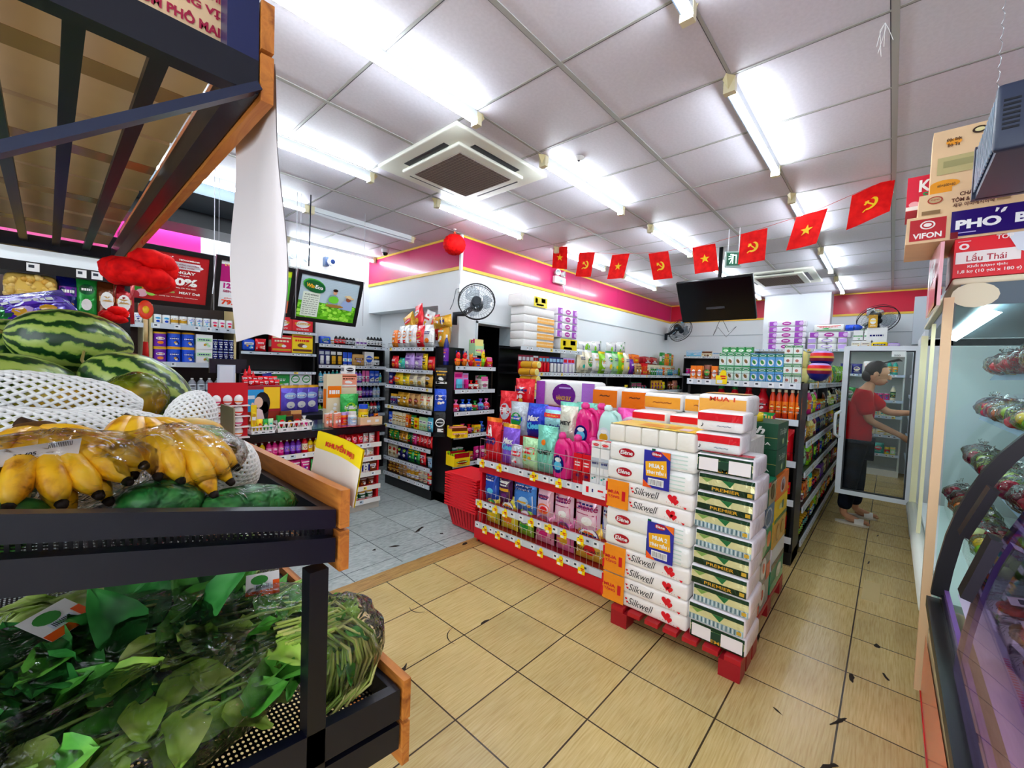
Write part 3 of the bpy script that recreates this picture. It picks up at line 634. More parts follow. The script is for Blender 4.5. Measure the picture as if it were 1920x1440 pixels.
def price_flag(F, x, y, z, label, col='ffe000', w=.055, h=.07, txt=True):
    # folded yellow offer card with a rounded top tab, red print and a white price window
    m = MB(); S = lambda u, v: (x+u, y-.002, z+v); m.rect(S, -w/2, 0, w/2, h*.62, col, 'satin', 1)
    m.patch(S2(S, -.0004), [(-w*.2, h*.6), (w*.42, h*.6), (w*.42, h*.85), (w*.3, h), (w*.02, h*1.0), (-w*.12, h*.85)], col, 'satin')
    m.rect(S2(S, .0006), -w*.4, h*.04, w*.1, h*.28, 'white', 'satin', 1); m.rect(S2(S, .0006), -w*.1, h*.5, w*.38, h*.62, 'e02010', 'satin', 1); m.rect(S2(S, .0006), w*.0, h*.36, w*.38, h*.45, 'e02010', 'satin', 1)
    m.add([S(-w/2, 0), S(w/2, 0), (x+w/2, y+.004, z+h*.62), (x-w/2, y+.004, z+h*.62)], [(3, 2, 1, 0)], col, 'satin')
    o = m.obj('offer_card'); o.matrix_basis = F; return tag(o, label, 'price card', 'yellow offer cards on shelf rails')
RZ = -PI/2   # shelf fronts that look towards the shop door (-x)
# ---- snack gondola
FA = TR(2.80, 4.64, 0, RZ); LV = [.16, .35, .56, .75, .985, 1.234, 1.43, 1.685]
shelving('snack_shelf', 'tall black snack shelf with eight white price rails near the doorway', FA, .94, .45, LV, top=1.70)
SN = [
 'jar:brown/gold/cream@.07,.085,.07*3^2 cup:tan/red/white@.085,.08,.085*2^2 jar:gold/white/blue@.07,.085,.07*3^2 cup:cream/navy/red@.085,.08,.085*2^2 jar:red/white/navy@.07,.09,.07*2^2',
 'box:cream/red/tan@.09,.15,.06*2 pouch:navy/lime/white@.11,.17,.05*2 pouch:green/yellow/navy@.11,.17,.05*2 pouch:red/white/black@.11,.16,.05 cup:lightblue/white/navy@.12,.11,.12*2',
 'pouch:green/yellow/orange@.1,.14,.05*2 pouch:gold/brown/white@.09,.13,.05*2 pouch:darkgreen/lime/red@.1,.14,.05 pouch:magenta/white/red@.08,.13,.04 pouch:red/white/darkred@.07,.14,.04*5',
 'box:blue/white/red@.08,.15,.05 box:cream/gold/brown@.07,.16,.05*4 box:orange/red/white@.06,.15,.05 pouch:green/white/yellow@.1,.15,.05 box:yellow/orange/red@.08,.13,.05 box:lightgreen/white/green@.07,.15,.05*2 pouch:cyan/white/blue@.1,.16,.05*2',
 'jar:grey/navy/red@.07,.14,.07*2 bag:gold/black/cream@.12,.17,.06*2 bag:tan/red/brown@.11,.17,.06*2 bag:cream/red/gold@.11,.18,.06*2 bag:yellow/gold/red@.13,.2,.06 bag:red/yellow/navy@.12,.18,.06',
 'box:navy/red/white@.08,.15,.05 bag:yellow/red/orange@.16,.16,.08 bag:yellow/green/cream@.13,.15,.08 bag:cream/green/gold@.15,.16,.09*2 bag:gold/white/black@.13,.17,.07',
 'bag:red/yellow/orange@.14,.16,.08 bag:teal/lime/white@.13,.14,.08 bag:lilac/purple/white@.18,.2,.09*2 bag:yellow/black/white@.09,.19,.05 bag:silver/lightgreen/gold@.24,.2,.1',
 'bag:orange/white/gold@.11,.22,.09 bag:white/orange/red@.11,.27,.09*2 bag:white/orange/salmon@.14,.27,.1 bag:red/gold/white@.15,.26,.1 bag:white/silver/orange@.18,.26,.1']
LN = ['lowest', 'second lowest', 'third lowest', 'fourth', 'fifth', 'sixth', 'seventh', 'top']
for i, (z, s) in enumerate(zip(LV, SN)): row(FA, z, .03, .92, s, '%s shelf of snack shelf' % LN[i], 'counter end', seed=10+i, y=.035)
# loose bags heaped over the top row
HEAP = [(.28, 1.975, 1.1, 'gold', 'red', 'white', .2, .27), (.42, 2.06, 1.35, 'red', 'white', 'gold', .17, .3), (.58, 2.0, 1.9, 'white', 'red', 'gold', .15, .26), (.68, 1.93, 1.6, 'red', 'orange', 'white', .16, .3),
        (.86, 1.95, 1.5, 'cream', 'red', 'gold', .16, .2), (.2, 1.955, 1.7, 'orange', 'gold', 'red', .12, .2), (.50, 1.99, .6, 'white', 'silver', 'red', .14, .22)]
for i, (x, z, a, b, a1, a2, w, h) in enumerate(HEAP):
    put('bag', FA @ TR(x, .12+.02*i, z, .1*(-1)**i) @ Matrix.Rotation(a-PI/2, 4, 'Y') @ TR(0, 0, -h/2), '%s snack bag with %s print heaped on the snack shelf, %s from counter end' % (b, a1, ORD[[5, 0, 1, 6, 2, 3, 4].index(i)]), 'snack bags heaped on top', b=b, a1=a1, a2=a2, w=w, h=h, d=.09, seed=31+i)
put('bag', FA @ TR(.93, .1, 1.685), 'tall gold snack bag standing on the snack shelf top corner', None, b='gold', a1='orange', a2='yellow', w=.17, h=.3, d=.12, seed=3)
put('bag', FA @ TR(.95, .06, 1.97, .2, ry=1.45) @ TR(0, 0, -.12), 'gold snack bag lying across the standing gold bag, beside wall fan', None, b='gold', a1='navy', a2='orange', w=.14, h=.26, d=.1, seed=8)
put('bottle', FA @ TR(1.02, .09, 1.47), 'tall purple and black bottle at the snack shelf corner', None, b='navy', a1='purple', a2='orange', w=.06, h=.36, seed=5)
# ---- end shelf beside the doorway
FB = TR(2.88, 3.40, 0, 0); LB = [.16, .44, .75, 1.0, 1.24, 1.49]
shelving('toy_shelf', 'narrow black shelf of toys and sweets in front of the dark doorway', FB, .6, .3, LB, top=1.5, seed=8)
SB = ['pouch:cyan/white/blue@.1,.15,.05 box:tan/red/cream@.07,.15,.05*3 candy:salmon/orange/red@.09,.15,.07*2',
      'cup:teal/white/green@.08,.08,.08*2^2 jar:tan/red/white@.07,.1,.07*2 pouch:magenta/white/pink@.08,.15,.04*2',
      'candy:green/blue/white@.09,.1,.07 candy:magenta/cyan/blue@.1,.11,.07 candy:red/pink/navy@.09,.1,.07 box:yellow/cream/red@.09,.09,.05 candy:blue/navy/cyan@.09,.12,.07',
      'candy:pink/red/white@.09,.13,.07 candy:blue/white/cyan@.09,.13,.07*2 candy:green/red/white@.08,.11,.07 candy:violet/cyan/blue@.09,.13,.07 tray:red/white/salmon@.11,.14,.1',
      'card:pink/magenta/cyan@.12,.19,.04 card:lilac/pink/magenta@.08,.18,.04 candy:red/white/gold@.08,.1,.06*2 tray:white/green/pink@.11,.17,.1 box:blue/white/navy@.09,.19,.05',
      'toy:orange/red/navy@.09,.17,.07*2 toy:red/orange/gold@.08,.15,.06 tray:orange/red/blue@.1,.12,.08 toy:lime/yellow/pink@.08,.2,.06 tray:red/yellow/pink@.09,.13,.08 toy:green/lime/violet@.1,.17,.06']
LM = ['lowest', 'second lowest', 'third', 'fourth', 'fifth', 'top']
for i, (z, s) in enumerate(zip(LB, SB)): row(FB, z, .03, .585, s, '%s shelf of toy shelf' % LM[i], 'snack shelf', seed=40+i, y=.03)
put('tray', FB @ TR(.42, .1, 1.62), 'clear box of pink and yellow lollipops on the toy shelf top', None, b='lightgreen', a1='magenta', a2='paleyellow', w=.14, h=.2, d=.1)
# corner side: yellow display boxes and hanging strips
put('tray', TR(2.9, 3.33, .74, -.35), 'yellow open box of sachets jutting from the toy shelf corner', None, b='yellow', a1='salmon', a2='brown', w=.18, h=.13, d=.14, seed=4)
put('tray', TR(2.93, 3.31, .44, -.1), 'yellow carton of green sachets low on the toy shelf', None, b='yellow', a1='lime', a2='darkred', w=.2, h=.16, d=.16, seed=9)
for i, (z, h, b, a) in enumerate([(1.27, .2, 'black', 'gold'), (1.0, .24, 'blue', 'white'), (.72, .27, 'black', 'white')]):
    put('bag', TR(2.83, 3.58, z, -.9), ['black bag with gold print hanging at the snack shelf corner', 'blue and white bag hanging at the snack shelf corner', 'black and white bag hanging lowest at the snack shelf corner'][i], 'bags hung on the corner', b=b, a1=a, a2='white', w=.15, h=h, d=.05, seed=17+i)
# ---- toiletries shelf on the back wall
FC = TR(2.30, 5.38, 0, 0); LC = [.5, .78, 1.0, 1.21, 1.44, 1.71]
shelving('toiletries_shelf', 'black toiletries shelf with white rails against the back wall', FC, .96, .4, LC, top=1.72, seed=11)
SCC = ['box:blue/white/red*3 jar:black/gold/white*4', 'spray:lime/white/green@.05,.16,.05*2 spray:red/white/navy@.05,.17,.05*2 spray:navy/cyan/white@.05,.17,.05*3 jar:grey/white/black*3',
       'spray:lightblue/white/blue@.05,.17,.05*3 box:paleyellow/green/yellow@.08,.13,.05 spray:blue/white/cyan@.05,.16,.05*3 spray:lime/white/green@.04,.17,.04*2 spray:magenta/white/navy@.05,.17,.05*2 spray:navy/violet/white@.05,.17,.05*3',
       'spray:cyan/white/teal@.05,.15,.05*3 spray:teal/lilac/white@.05,.17,.05*2 spray:lightblue/blue/white@.05,.16,.05*4 spray:violet/white/blue@.05,.16,.05*2 tube:pink/white/magenta@.05,.17,.03*2 box:blue/white/navy@.07,.17,.04*2 spray:cyan/lime/white@.04,.14,.04*2',
       'card:navy/silver/white@.07,.2,.03*2 card:black/white/gold@.08,.2,.03*2 tube:blue/white/cyan@.06,.18,.03*2 pack:tan/brown/lilac@.17,.16,.1 box:white/grey/blue@.14,.2,.06 jar:black/white/silver@.1,.14,.08 jar:navy/silver/white@.06,.09,.06*2',
       'pack:blue/lime/white@.14,.1,.06 jar:white/silver/gold@.05,.06,.05 spray:black/red/white@.045,.13,.045*3 spray:black/silver/white@.045,.12,.045*3 tube:white/lilac/purple@.05,.11,.03*3 spray:black/white/silver@.045,.16,.045*5']
for i, (z, s) in enumerate(zip(LC, SCC)): row(FC, z, .03, .94, s, '%s shelf of toiletries shelf' % LM[i], 'counter side', seed=60+i, y=.04)
# ---- shelving behind the counter on the back wall
FD = TR(.66, 5.26, 0, 0); LD = [.45, .8, 1.12, 1.42, 1.79]
shelving('milk_tin_shelf', 'shelf of milk tins behind the counter under the hanging posters', FD, .72, .45, LD, top=2.2, seed=14, frame='2a1a16', sidecol='d8c48c', wire=False, railh=.05)
SD = ['box:red/white/gold*6', 'pouch:yellow/red/white*3 pouch:purple/white/violet*3', 'sauce:orange/white/red@.035,.11,.035*3 sauce:red/white/orange@.035,.11,.035*4 bottle:grey/silver/black@.07,.15,.07*5',
      'tin:purple/white/orange@.1,.15,.1^2 tin:blue/navy/cyan@.11,.155,.11*2^2 case:white/lightgreen/green@.14,.15,.1^2 can:navy/white/silver@.045,.13,.045*4^2',
      'can:white/cyan/blue@.062,.1,.06*2 can:white/gold/navy@.062,.1,.06*2 can:white/blue/cyan@.062,.1,.06*3 can:white/pink/red@.062,.1,.06*5 can:yellow/white/lime@.055,.1,.05*2']
for i, (z, s) in enumerate(zip(LD, SD)): row(FD, z, .03, .70, s, '%s of milk tin shelf' % ['lowest row', 'second row', 'third row', 'fourth row', 'top row'][i], 'post', seed=80+i, y=.03)
FD0 = TR(-.35, 5.3, 0, 0)
shelving('liquor_shelf', 'brown cabinet shelf with a single bottle beside the milk tin shelf', FD0, .99, .42, [.8, 1.1, 1.42, 1.79], top=2.2, seed=15, frame='3a1c14', sidecol='e8dcb0', wire=False)
row(FD0, 1.79, .5, .97, 'can:white/pink/grey@.07,.11,.06 can:lightblue/white/cyan@.062,.1,.06 can:white/gold/black@.062,.1,.06 can:white/blue/navy@.062,.1,.06*4', 'liquor shelf top', 'melon side', seed=92)
row(FD0, 1.42, .6, .8, 'pack:orange/brown/red@.14,.12,.08', 'liquor shelf middle', 'melon side', seed=93, fill=False)
row(FD0, 1.42, .8, .97, 'bottle:lightblue/navy/white@.07,.22,.07', 'liquor shelf middle', 'melon side', seed=94, fill=False)
FE = TR(1.42, 5.30, 0, 0)
shelving('gift_box_shelf', 'dark shelf of red and yellow gift boxes behind the counter', FE, .82, .42, [1.12, 1.36, 1.58, 1.84], top=2.1, seed=16, wire=False, railh=.03, kickh=.05)
row(FE, 1.58, .32, .80, 'case:red/cream/gold@.22,.2,.1 case:yellow/red/brown@.24,.23,.1', 'gift box shelf middle', 'paper strip', seed=95, fill=False)
row(FE, 1.12, .28, .80, 'case:green/white/lime@.24,.2,.1 case:white/green/navy@.125,.24,.1*2', 'gift box shelf lower', 'paper strip', seed=96, fill=False)
row(FE, 1.84, .3, .8, 'case:red/gold/white@.24,.17,.1*2', 'gift box shelf top', 'paper strip', seed=97, fill=False)
row(FE, 1.58, .03, .3, 'pack:blue/white/cyan@.12,.13,.1 pouch:red/white/salmon@.11,.14,.04', 'gift box shelf middle', 'milk tin shelf', seed=98, fill=False)
row(FE, 1.84, .03, .3, 'can:lime/white/navy@.05,.15,.05*2 spray:cyan/white/blue*2', 'gift box shelf top', 'milk tin shelf', seed=99, fill=False)
# far snack rack seen over the melons
FG = TR(-.62, 3.0, 0, 0)
shelving('snack_rack', 'black rack of puffs and pouches behind the watermelons', FG, .92, .4, [1.35, 1.66, 1.9], top=2.2, seed=18, wire=False, rail='101014', tags='none', railh=.05, back=False)
def dup(parts, name, M, label, cat, group=None):
    # parts = [(part name, mesh)]; a thing made from shared meshes
    if len(parts) == 1: o = bpy.data.objects.new(name, parts[0][1]); COL.objects.link(o); o.matrix_basis = M
    else:
        o = bpy.data.objects.new(name, None); o.empty_display_size = .04; COL.objects.link(o); o.matrix_basis = M
        for n, me in parts: c = bpy.data.objects.new(n, me); COL.objects.link(c); c.parent = o
    return tag(o, label, cat, group)
def me_(m, n): return (n, m.mesh(n))
# ---------------------------------------------------------------- red promotion shelf
FP = TR(2.45, 2.585, 0, RZ); PW = 1.27
root = shelving('promotion_shelf', 'red promotion shelf of detergents with white wire fences', FP, PW, .5, [.165, .355, .705], top=.72, wsp=.05, kick='c8101c', frame='red', wire=True, wireh=.09, wirecol='f4f4f4', railh=.05, kickh=.13, seed=21, sides=True)
m = MB(); m.box(0, .035, .60, PW, .05, .69, 'd01422', 'satin'); m.box(0, .0, .035, PW, .03, .13, 'd01422', 'satin'); m.obj('header_panel', root)
m = MB(); n = 24
for k in range(n+1): m.bar((.02+(PW-.04)*k/n, .02, .80), (.02+(PW-.04)*k/n, .02, .89), .0014, .0014, 'f0f0f0', 'metal', up=(0, 1, 0))
for zz in (.80, .89): m.bar((.02, .02, zz), (PW-.02, .02, zz), .004, .004, 'f6f6f6', 'metal')
m.obj('wire_fence', root)
for k, (x, y) in enumerate(((.03, .05), (PW-.03, .05), (.03, .45), (PW-.03, .45))):
    m = MB(); m.lathe([(.022, 0), (.026, .004), (.022, .012), (.012, .03)], 10, '15151a', 'blackmetal', cx=x, cy=y); m.obj('caster', root)
m = MB(); m.box(.02, .26, .71, PW-.02, .49, .93, 'c8101c'); m.obj('riser', root)
PG = 'detergents on the red promotion shelf'
def pr(kind, x, z, y, label, rz=0.0, M2=None, **kw): return put(kind, FP @ TR(x, y, z, rz) @ (M2 or Matrix.Identity(4)), label, PG, **kw)
T = lambda s, u, v, w, h, c, b=.03, sh=0.0, r=0.0: (s, u, v, w, h, c, b, sh, r)
# top row, front
pr('bag', .10, .71, .05, 'red detergent bag with a navy three letter word at the promotion shelf end', b='red', a1='ffffff', a2='salmon', w=.18, h=.36, d=.1, seed=1, name='detergent_bag', cat='detergent bag', top='orange', art=False, text=(T('OMO', -.02, -.03, .72, .17, 'navy', .05), T('ʌ', -.1, .2, .5, .25, 'white', .06)))
pr('bag', .30, .71, .05, 'violet detergent bag with white and cyan lettering in the front row', b='violet', a1='cyan', a2='orange', w=.19, h=.33, d=.1, seed=2, name='detergent_bag', cat='detergent bag', top='gold', art=False, text=(T('Max', .02, .1, .6, .14, 'white', .04, .3), T('Kleen', 0, -.06, .8, .15, 'cyan', .04, .2)))
pr('refill', .40, .71, .03, 'clear pouch of laundry pearls in front of the violet bag', b='silver', a1='red', a2='lilac', w=.13, h=.18, d=.07, seed=3)
pr('refill', .52, .71, .04, 'green and white pouch with red band behind the wire fence', b='lightgreen', a1='red', a2='green', w=.16, h=.25, d=.08, seed=4)
pr('refill', .67, .71, .05, 'mint refill pouch with dark capitals and an orange dot in the front row', b='7fd8c0', a1='f4f0e0', a2='f4f0e0', w=.19, h=.36, d=.1, seed=5, art=False, text=(T('NUMEY', 0, -.04, .76, .1, '222222', .04), T('●', 0, .16, .22, .12, 'orange')))
for i, x in enumerate((.83, .93, 1.03)): pr('jug', x, .71, .05+.05*i, 'magenta detergent jug in the front row, %s from the mint pouch' % ORD[i], rz=.0, b='e0207c', a1='navy', a2='cyan', w=.17, h=.33-.01*i, d=.09, cap='e83a90', seed=6)
for i, x in enumerate((.99, 1.06)): pr('box', x, .71, .03, 'small red carton at the fence end, %s from the jugs' % ORD[i], b='red', a1='darkred', a2='navy', w=.065, h=.21, d=.05, seed=7)
for i, x in enumerate((1.13, 1.20)): pr('box', x, .71, .03, 'tall white toothpaste carton with red top, %s from the red cartons' % ORD[i], b='white', a1='silver', a2='teal', w=.065, h=.27, d=.05, seed=8)
for i, x in enumerate((1.13, 1.20)): pr('flat', x, .985, .03, 'red topped carton lying on the white toothpaste cartons, %s from the jugs' % ORD[i], b='white', a1='red', a2='red', w=.065, h=.04, d=.1, seed=9)
# second tier
Z2 = .93
pr('refill', .05, Z2, .27, 'clear and red detergent sack leaning at the promotion shelf corner', b='red', a1='white', a2='silver', w=.2, h=.36, d=.1, seed=11, top='red')
pr('refill', .23, Z2-.02, .22, 'blue and clear refill pouch with a diagonal film edge', b='silver', a1='blue', a2='green', w=.2, h=.3, d=.1, seed=12)
pr('refill', .42, Z2, .22, 'blue refill pouch with slanted white and cyan lettering on the second tier', b='2038c8', a1='cyan', a2='white', w=.22, h=.28, d=.12, seed=13, top='blue', art=False, text=(T('Max', 0, .08, .6, .17, 'white', .05, .3, .1), T('Kleen', .02, -.14, .75, .2, 'cyan', .05, .2, .1)))
pr('refill', .60, Z2, .22, 'aqua refill pouch lettered with a dark script and red banner', b='a8e4ea', a1='red', a2='white', w=.2, h=.27, d=.1, seed=14, top='violet', art=False, text=(T('Cô Bạch', 0, -.1, .85, .2, 'navy', .03, .3, .1), T('■■■■', 0, .25, .9, .12, 'red', .08), T('VIỆT KIỀU', 0, .25, .6, .06, 'yellow', .02)))
pr('refill', .74, Z2, .22, 'cream refill pouch with mint top and dark capitals on the second tier', b='f0f0dc', a1='7fd8c0', a2='green', w=.17, h=.32, d=.1, seed=15, top='7fd8c0', art=False, text=(T('MEY', 0, 0, .6, .1, '333333', .04),))
pr('refill', .84, Z2+.02, .33, 'mint refill pouch standing behind the cream one', b='7fd8c0', a1='lightgreen', a2='white', w=.2, h=.3, d=.08, seed=16)
for i, x in enumerate((.92, 1.01)): pr('jug', x, Z2, .2+.08*i, 'magenta detergent jug on the second tier, %s from the cream pouch' % ORD[i], b='e0207c', a1='navy', a2='cyan', w=.19, h=.33, d=.1, cap='e83a90', seed=6)
pr('jug', 1.12, Z2+.02, .18, 'pale mint detergent jug beside the magenta jugs', b='c4ece4', a1='d8e4ec', a2='gold', w=.17, h=.31, d=.1, cap='d8f4ee', seed=8, text=('Chanté', -.17, .62, .07, '601030'))
pr('refill', 1.24, Z2+.05, .3, 'bright pink refill pouch with a pale oval badge at the stack end', b='f04aa8', a1='white', a2='pink', w=.26, h=.26, d=.1, seed=17, art=False, text=(T('●', .02, 0, .7, .6, 'fbe0ee', 0), T('Chanté', .02, .02, .52, .16, 'a01050', .02, .25), T('1.8L', .02, -.14, .2, .08, 'a01050')))
# big soft packs at the back of the top
def soft(w, h, d, cols, text=None, n=3, oval=None, topc=None, name='body'):
    m = MB(); m.rbox(-w/2, 0, 0, w/2, d, h, min(h, d)*.16, 'f6f4f2', 'film', puff=.005, n=3); S = lambda u, v: (u, -.0078, h/2+v)
    for (u0, v0, u1, v1, c) in cols: m.rect(S, u0*w, v0*h, u1*w, v1*h, c, 'film')
    if oval: m.oval(S2(S, .001), oval[0]*w, oval[1]*h, oval[2]*w, oval[3]*h, oval[4], 'film', 18)
    for t in (text or ()): put_text(m, S2(S, .0022), t[0], t[1]*w, t[2]*h, t[3]*w, t[4]*h, t[5], bold=t[6], shear=t[7])
    if topc: m.rect(lambda u, v: (u, d/2+v, h+.0062), -w*.42, -d*.36, w*.42, d*.36, topc, 'film')
    return [(name, m.mesh(name))]
dup(soft(.62, .24, .2, [(-.5, -.45, -.34, .45, 'a048c0'), (.3, -.45, .5, .45, 'b070d0')], [('HÀNOI SILK', 0, -.12, .26, .2, 'gold', .03, .15), ('————', .02, .24, .2, .05, 'lilac', .02, 0)], oval=(.0, -.02, .2, .42, '6a1288')), 'tissue_bale', FP @ TR(.44, .62, 1.16), 'large purple and white tissue bale behind the blue pouches', 'tissue pack')
for i, x in enumerate((.86, 1.12)):
    dup(soft(.24, .2, .2, [(-.46, -.3, .46, .38, 'orange')], [('~~', 0, .15, .4, .08, 'brown', .02, .3)]), 'tissue_bale', FP @ TR(x, .6, 1.17), 'orange and white tissue bale behind the jugs, %s from the purple bale' % ORD[i], 'tissue pack', 'orange tissue bales behind the jugs')
m = MB(); m.box(.0, .5, .02, PW, .9, 1.155, '8a1420', 'satin'); o = m.obj('display_plinth'); o.matrix_basis = FP; tag(o, 'dark red plinth behind the promotion shelf carrying the bales', 'plinth')
put('sack', FP @ TR(.02, .52, 1.12), 'red and white detergent sack with script standing behind the clear sack', None, b='red', a1='white', a2='gold', w=.24, h=.28, d=.12, seed=21, name='detergent_bag', cat='detergent bag')
# middle row
XM = [('1e50c8', 'a8d4f4', 'cyan', .16, .34, 'blue softener bag with navy lettering, next to the red side', (T('Downy', 0, .17, .8, .15, 'navy', .04, .2),)), ('4a1450', 'gold', '6a2070', .14, .32, 'plum softener bag with a gold bar', (T('Downy', 0, .2, .8, .13, 'white', .04, .2), T('▬▬▬', 0, -.02, .75, .08, 'gold', .05))),
      ('3f86dc', 'white', 'a8d4f4', .24, .34, 'large light blue softener bag', (T('Comfort', 0, .16, .8, .17, 'navy', .03, .2), T('▬▬', 0, -.22, .4, .05, 'gold', .05), T('●', .3, -.28, .14, .1, 'gold'))),
      ('f4c8dc', 'salmon', 'red', .15, .3, 'pale pink softener bag with an orange flower', (T('●', .05, -.18, .7, .3, 'f07030', .02), T('~~~', 0, .16, .7, .08, '902050', .02))), ('f6d0e4', 'magenta', 'white', .17, .33, 'pink softener bag with wine lettering, narrower one', (T('Chanté', 0, .18, .85, .17, 'a01058', .02, .15), T('——', 0, 0, .7, .02, 'a01058'), T('◢◣', 0, -.25, .95, .3, 'd85aa8'))),
      ('f6d0e4', 'magenta', 'white', .21, .34, 'pink softener bag with wine lettering, wider one', (T('Chanté', 0, .12, .88, .15, 'a01058', .02, .15), T('——', 0, -.04, .7, .02, 'a01058'), T('◢◣', 0, -.28, .95, .26, 'd85aa8'))), ('d8dce8', '1a2a6a', 'magenta', .12, .33, 'grey detergent bag with a small portrait print', (T('▬▬', 0, .3, .8, .06, '20242c', .03), T('●', .05, .1, .4, .14, 'c08a68', .02), T('●', .08, .19, .42, .1, '1a1214', .02), T('◣◢', .02, -.12, .8, .24, '1c3a9a', .03), T('THƠ HÔN', 0, -.3, .8, .06, 'white', .04)))]
x = .03
for i, (b, a1, a2, w, h, lab, tx) in enumerate(XM): pr('refill', x+w/2, .36, .05, lab + ' on the middle row', b=b, a1=a1, a2=a2, w=w, h=h*.9, d=.09, seed=(7, 13, 16, 23, 36, 45, 47)[i], text=tx, top='navy' if i < 3 else None); x += w+.012
XB = [('e8d840', 'green', 'yellow', .15, .27, 'yellow and green bottle shaped pouch', '~'), ('f2e23a', 'white', 'orange', .19, .3, 'yellow cleaner pouch with a round white badge', 'Home'), ('8fc83a', 'white', 'green', .15, .27, 'green and white cleaner pouch with a round badge', 'Home'),
      ('f0a0c0', '8a4a50', 'magenta', .18, .28, 'pink cleaner pouch with a big brown badge', 'Home'), ('e87ab0', '6a3a40', 'gold', .16, .28, 'pink and gold cleaner pouch with a brown badge', 'Hom'), ('e4b840', 'white', 'red', .24, .3, 'gold cleaner pouch lettered NƯỚC GIẶT, nearest the tissues', 'Home')]
x = .05
for i, (b, a1, a2, w, h, lab, t) in enumerate(XB):
    tx = (T('●', 0, .14, .72, .42, C_('6a3a90'), .02), T('●', 0, .14, .66, .38, a1, .02), T(t, 0, .13, .62, .16, '202028' if a1 == 'white' else 'f4e4e4', .02), T('home', 0, .24, .3, .05, 'red', .04), T('♥', .05, .0, .1, .05, 'darkred')) + ((T('NƯỚC GIẶT', 0, -.2, .8, .09, '202028', .03),) if i == 5 else (T('▬▬', 0, -.14, .6, .06, a2, .03),))
    pr('refill', x+w/2, .17, .06, lab + ' on the bottom row', b=b, a1=a1, a2=a2, w=w, h=h*.92, d=.09, seed=(52, 60, 71, 73, 76, 77)[i], text=tx); x += w+.016
for r, (z, xs) in enumerate(((.69, (.07, .27, .62, .86)), (.34, (.06, .24, .35, .62, .79, .92, 1.06)), (.14, (.13, .28, .5, .72, .9, 1.08)))):
    for i, xx in enumerate(xs): price_flag(FP, xx, -.004, z-.035, 'yellow offer card on the promotion shelf %s rail, %s from the baskets' % (['top', 'middle', 'bottom'][r], ORD[i]))
m = MB(); S = planeS((1.16, -.006, .70), (1, 0, 0), (0, 0, 1)); m.box(1.06, -.006, .655, 1.27, -.003, .75, 'f2f4f8', 'satin'); m.rect(S, -.07, -.02, -.05, .02, 'red'); m.rect(S, .02, 0, .06, .012, 'red'); put_text(m, S, '1', -.02, 0, .01, .022, 'navy'); put_text(m, S, 'tặng', .07, -.025, .04, .012, 'red')
o = m.obj('offer_sheet'); o.matrix_basis = FP; tag(o, 'white printed offer sheet on the promotion shelf rail beside the tissues', 'price card')
# ---------------------------------------------------------------- red baskets
bk = MB()
w0, w1 = .14, .165
def sq(h, w, l): return [(-l, -w, h), (l, -w, h), (l, w, h), (-l, w, h)]
bk.add(sq(0, .11, .15)+sq(.2, .15, .2), [(0, 1, 5, 4), (1, 2, 6, 5), (2, 3, 7, 6), (3, 0, 4, 7), (0, 3, 2, 1)], 'c81420', 'satin'); bk.box(-.215, -.165, .19, .215, .165, .205, 'e01a28', 'satin')
for i in range(9):
    t = -.14+.035*i
    for sgn in (-1, 1): bk.bar((t, sgn*.113, .02), (t*1.25, sgn*.151, .19), .006, .006, '8e0c16', 'satin', up=(1, 0, 0))
hb = MB(); hb.tube([(-.16, -.15, .205), (-.1, -.16, .21), (.1, -.16, .21), (.16, -.15, .205)], .006, 6, 'e01a28')
BK = [me_(bk, 'basket_body'), me_(hb, 'handle')]
for i in range(13): dup(BK, 'shopping_basket', TR(2.66, 2.84, .012+.024*i, RZ+.02*math.sin(i*2.1)), 'red plastic shopping basket nested in the stack, %s' % ('topmost' if i == 12 else '%s up from the floor' % ORD[i]), 'basket', 'red baskets nested beside the promotion shelf')
# ---------------------------------------------------------------- tissue stack on the red pallet
def pallet(name, x0, x1, y0, y1, label):
    root = empty(name, (x0, y0, 0), label, 'pallet'); w, d = x1-x0, y1-y0
    for k in range(3):
        for q in range(2): m = MB(); xx = (0, w/2-.05, w-.1)[k]; yy = (0, d-.1)[q]; m.box(xx, yy, 0, xx+.1, yy+.1, .085, '9a1420', 'satin'); m.obj('block', root)
    for k in range(7): m = MB(); yy = (d-.075)*k/6; m.box(0, yy, .086, w, yy+.075, .11, 'b01822', 'satin'); m.obj('deck_board', root)
    return root
pallet('pallet', 2.255, 2.60, .47, 1.17, 'red pallet under the front tissue stack'); pallet('pallet', 2.63, 3.5, .5, 1.0, 'red pallet under the drink cases by the aisle')
TW, TX0 = .51, 1.0   # pack width, centre y
def cubes():
    m = MB()
    for i in range(5): w = TW/5; m.rbox(-TW/2+w*i+.001, 0, 0, -TW/2+w*(i+1)-.001, .3, .1, .012, 'f2efe4', 'film', puff=.003)
    l = MB(); l.rect(lambda u, v: (u, .15+v, .1045), -TW*.49, -.145, TW*.49, .145, 'f4d840', 'film', 5); l.rect(lambda u, v: (u, .15+v, .106), -.1, -.08, .12, .05, 'e8a820', 'film'); l.rect(lambda u, v: (u, .15+v, .106), .14, -.1, .2, .0, 'white')
    return [me_(m, 'sheets'), me_(l, 'wrapper')]
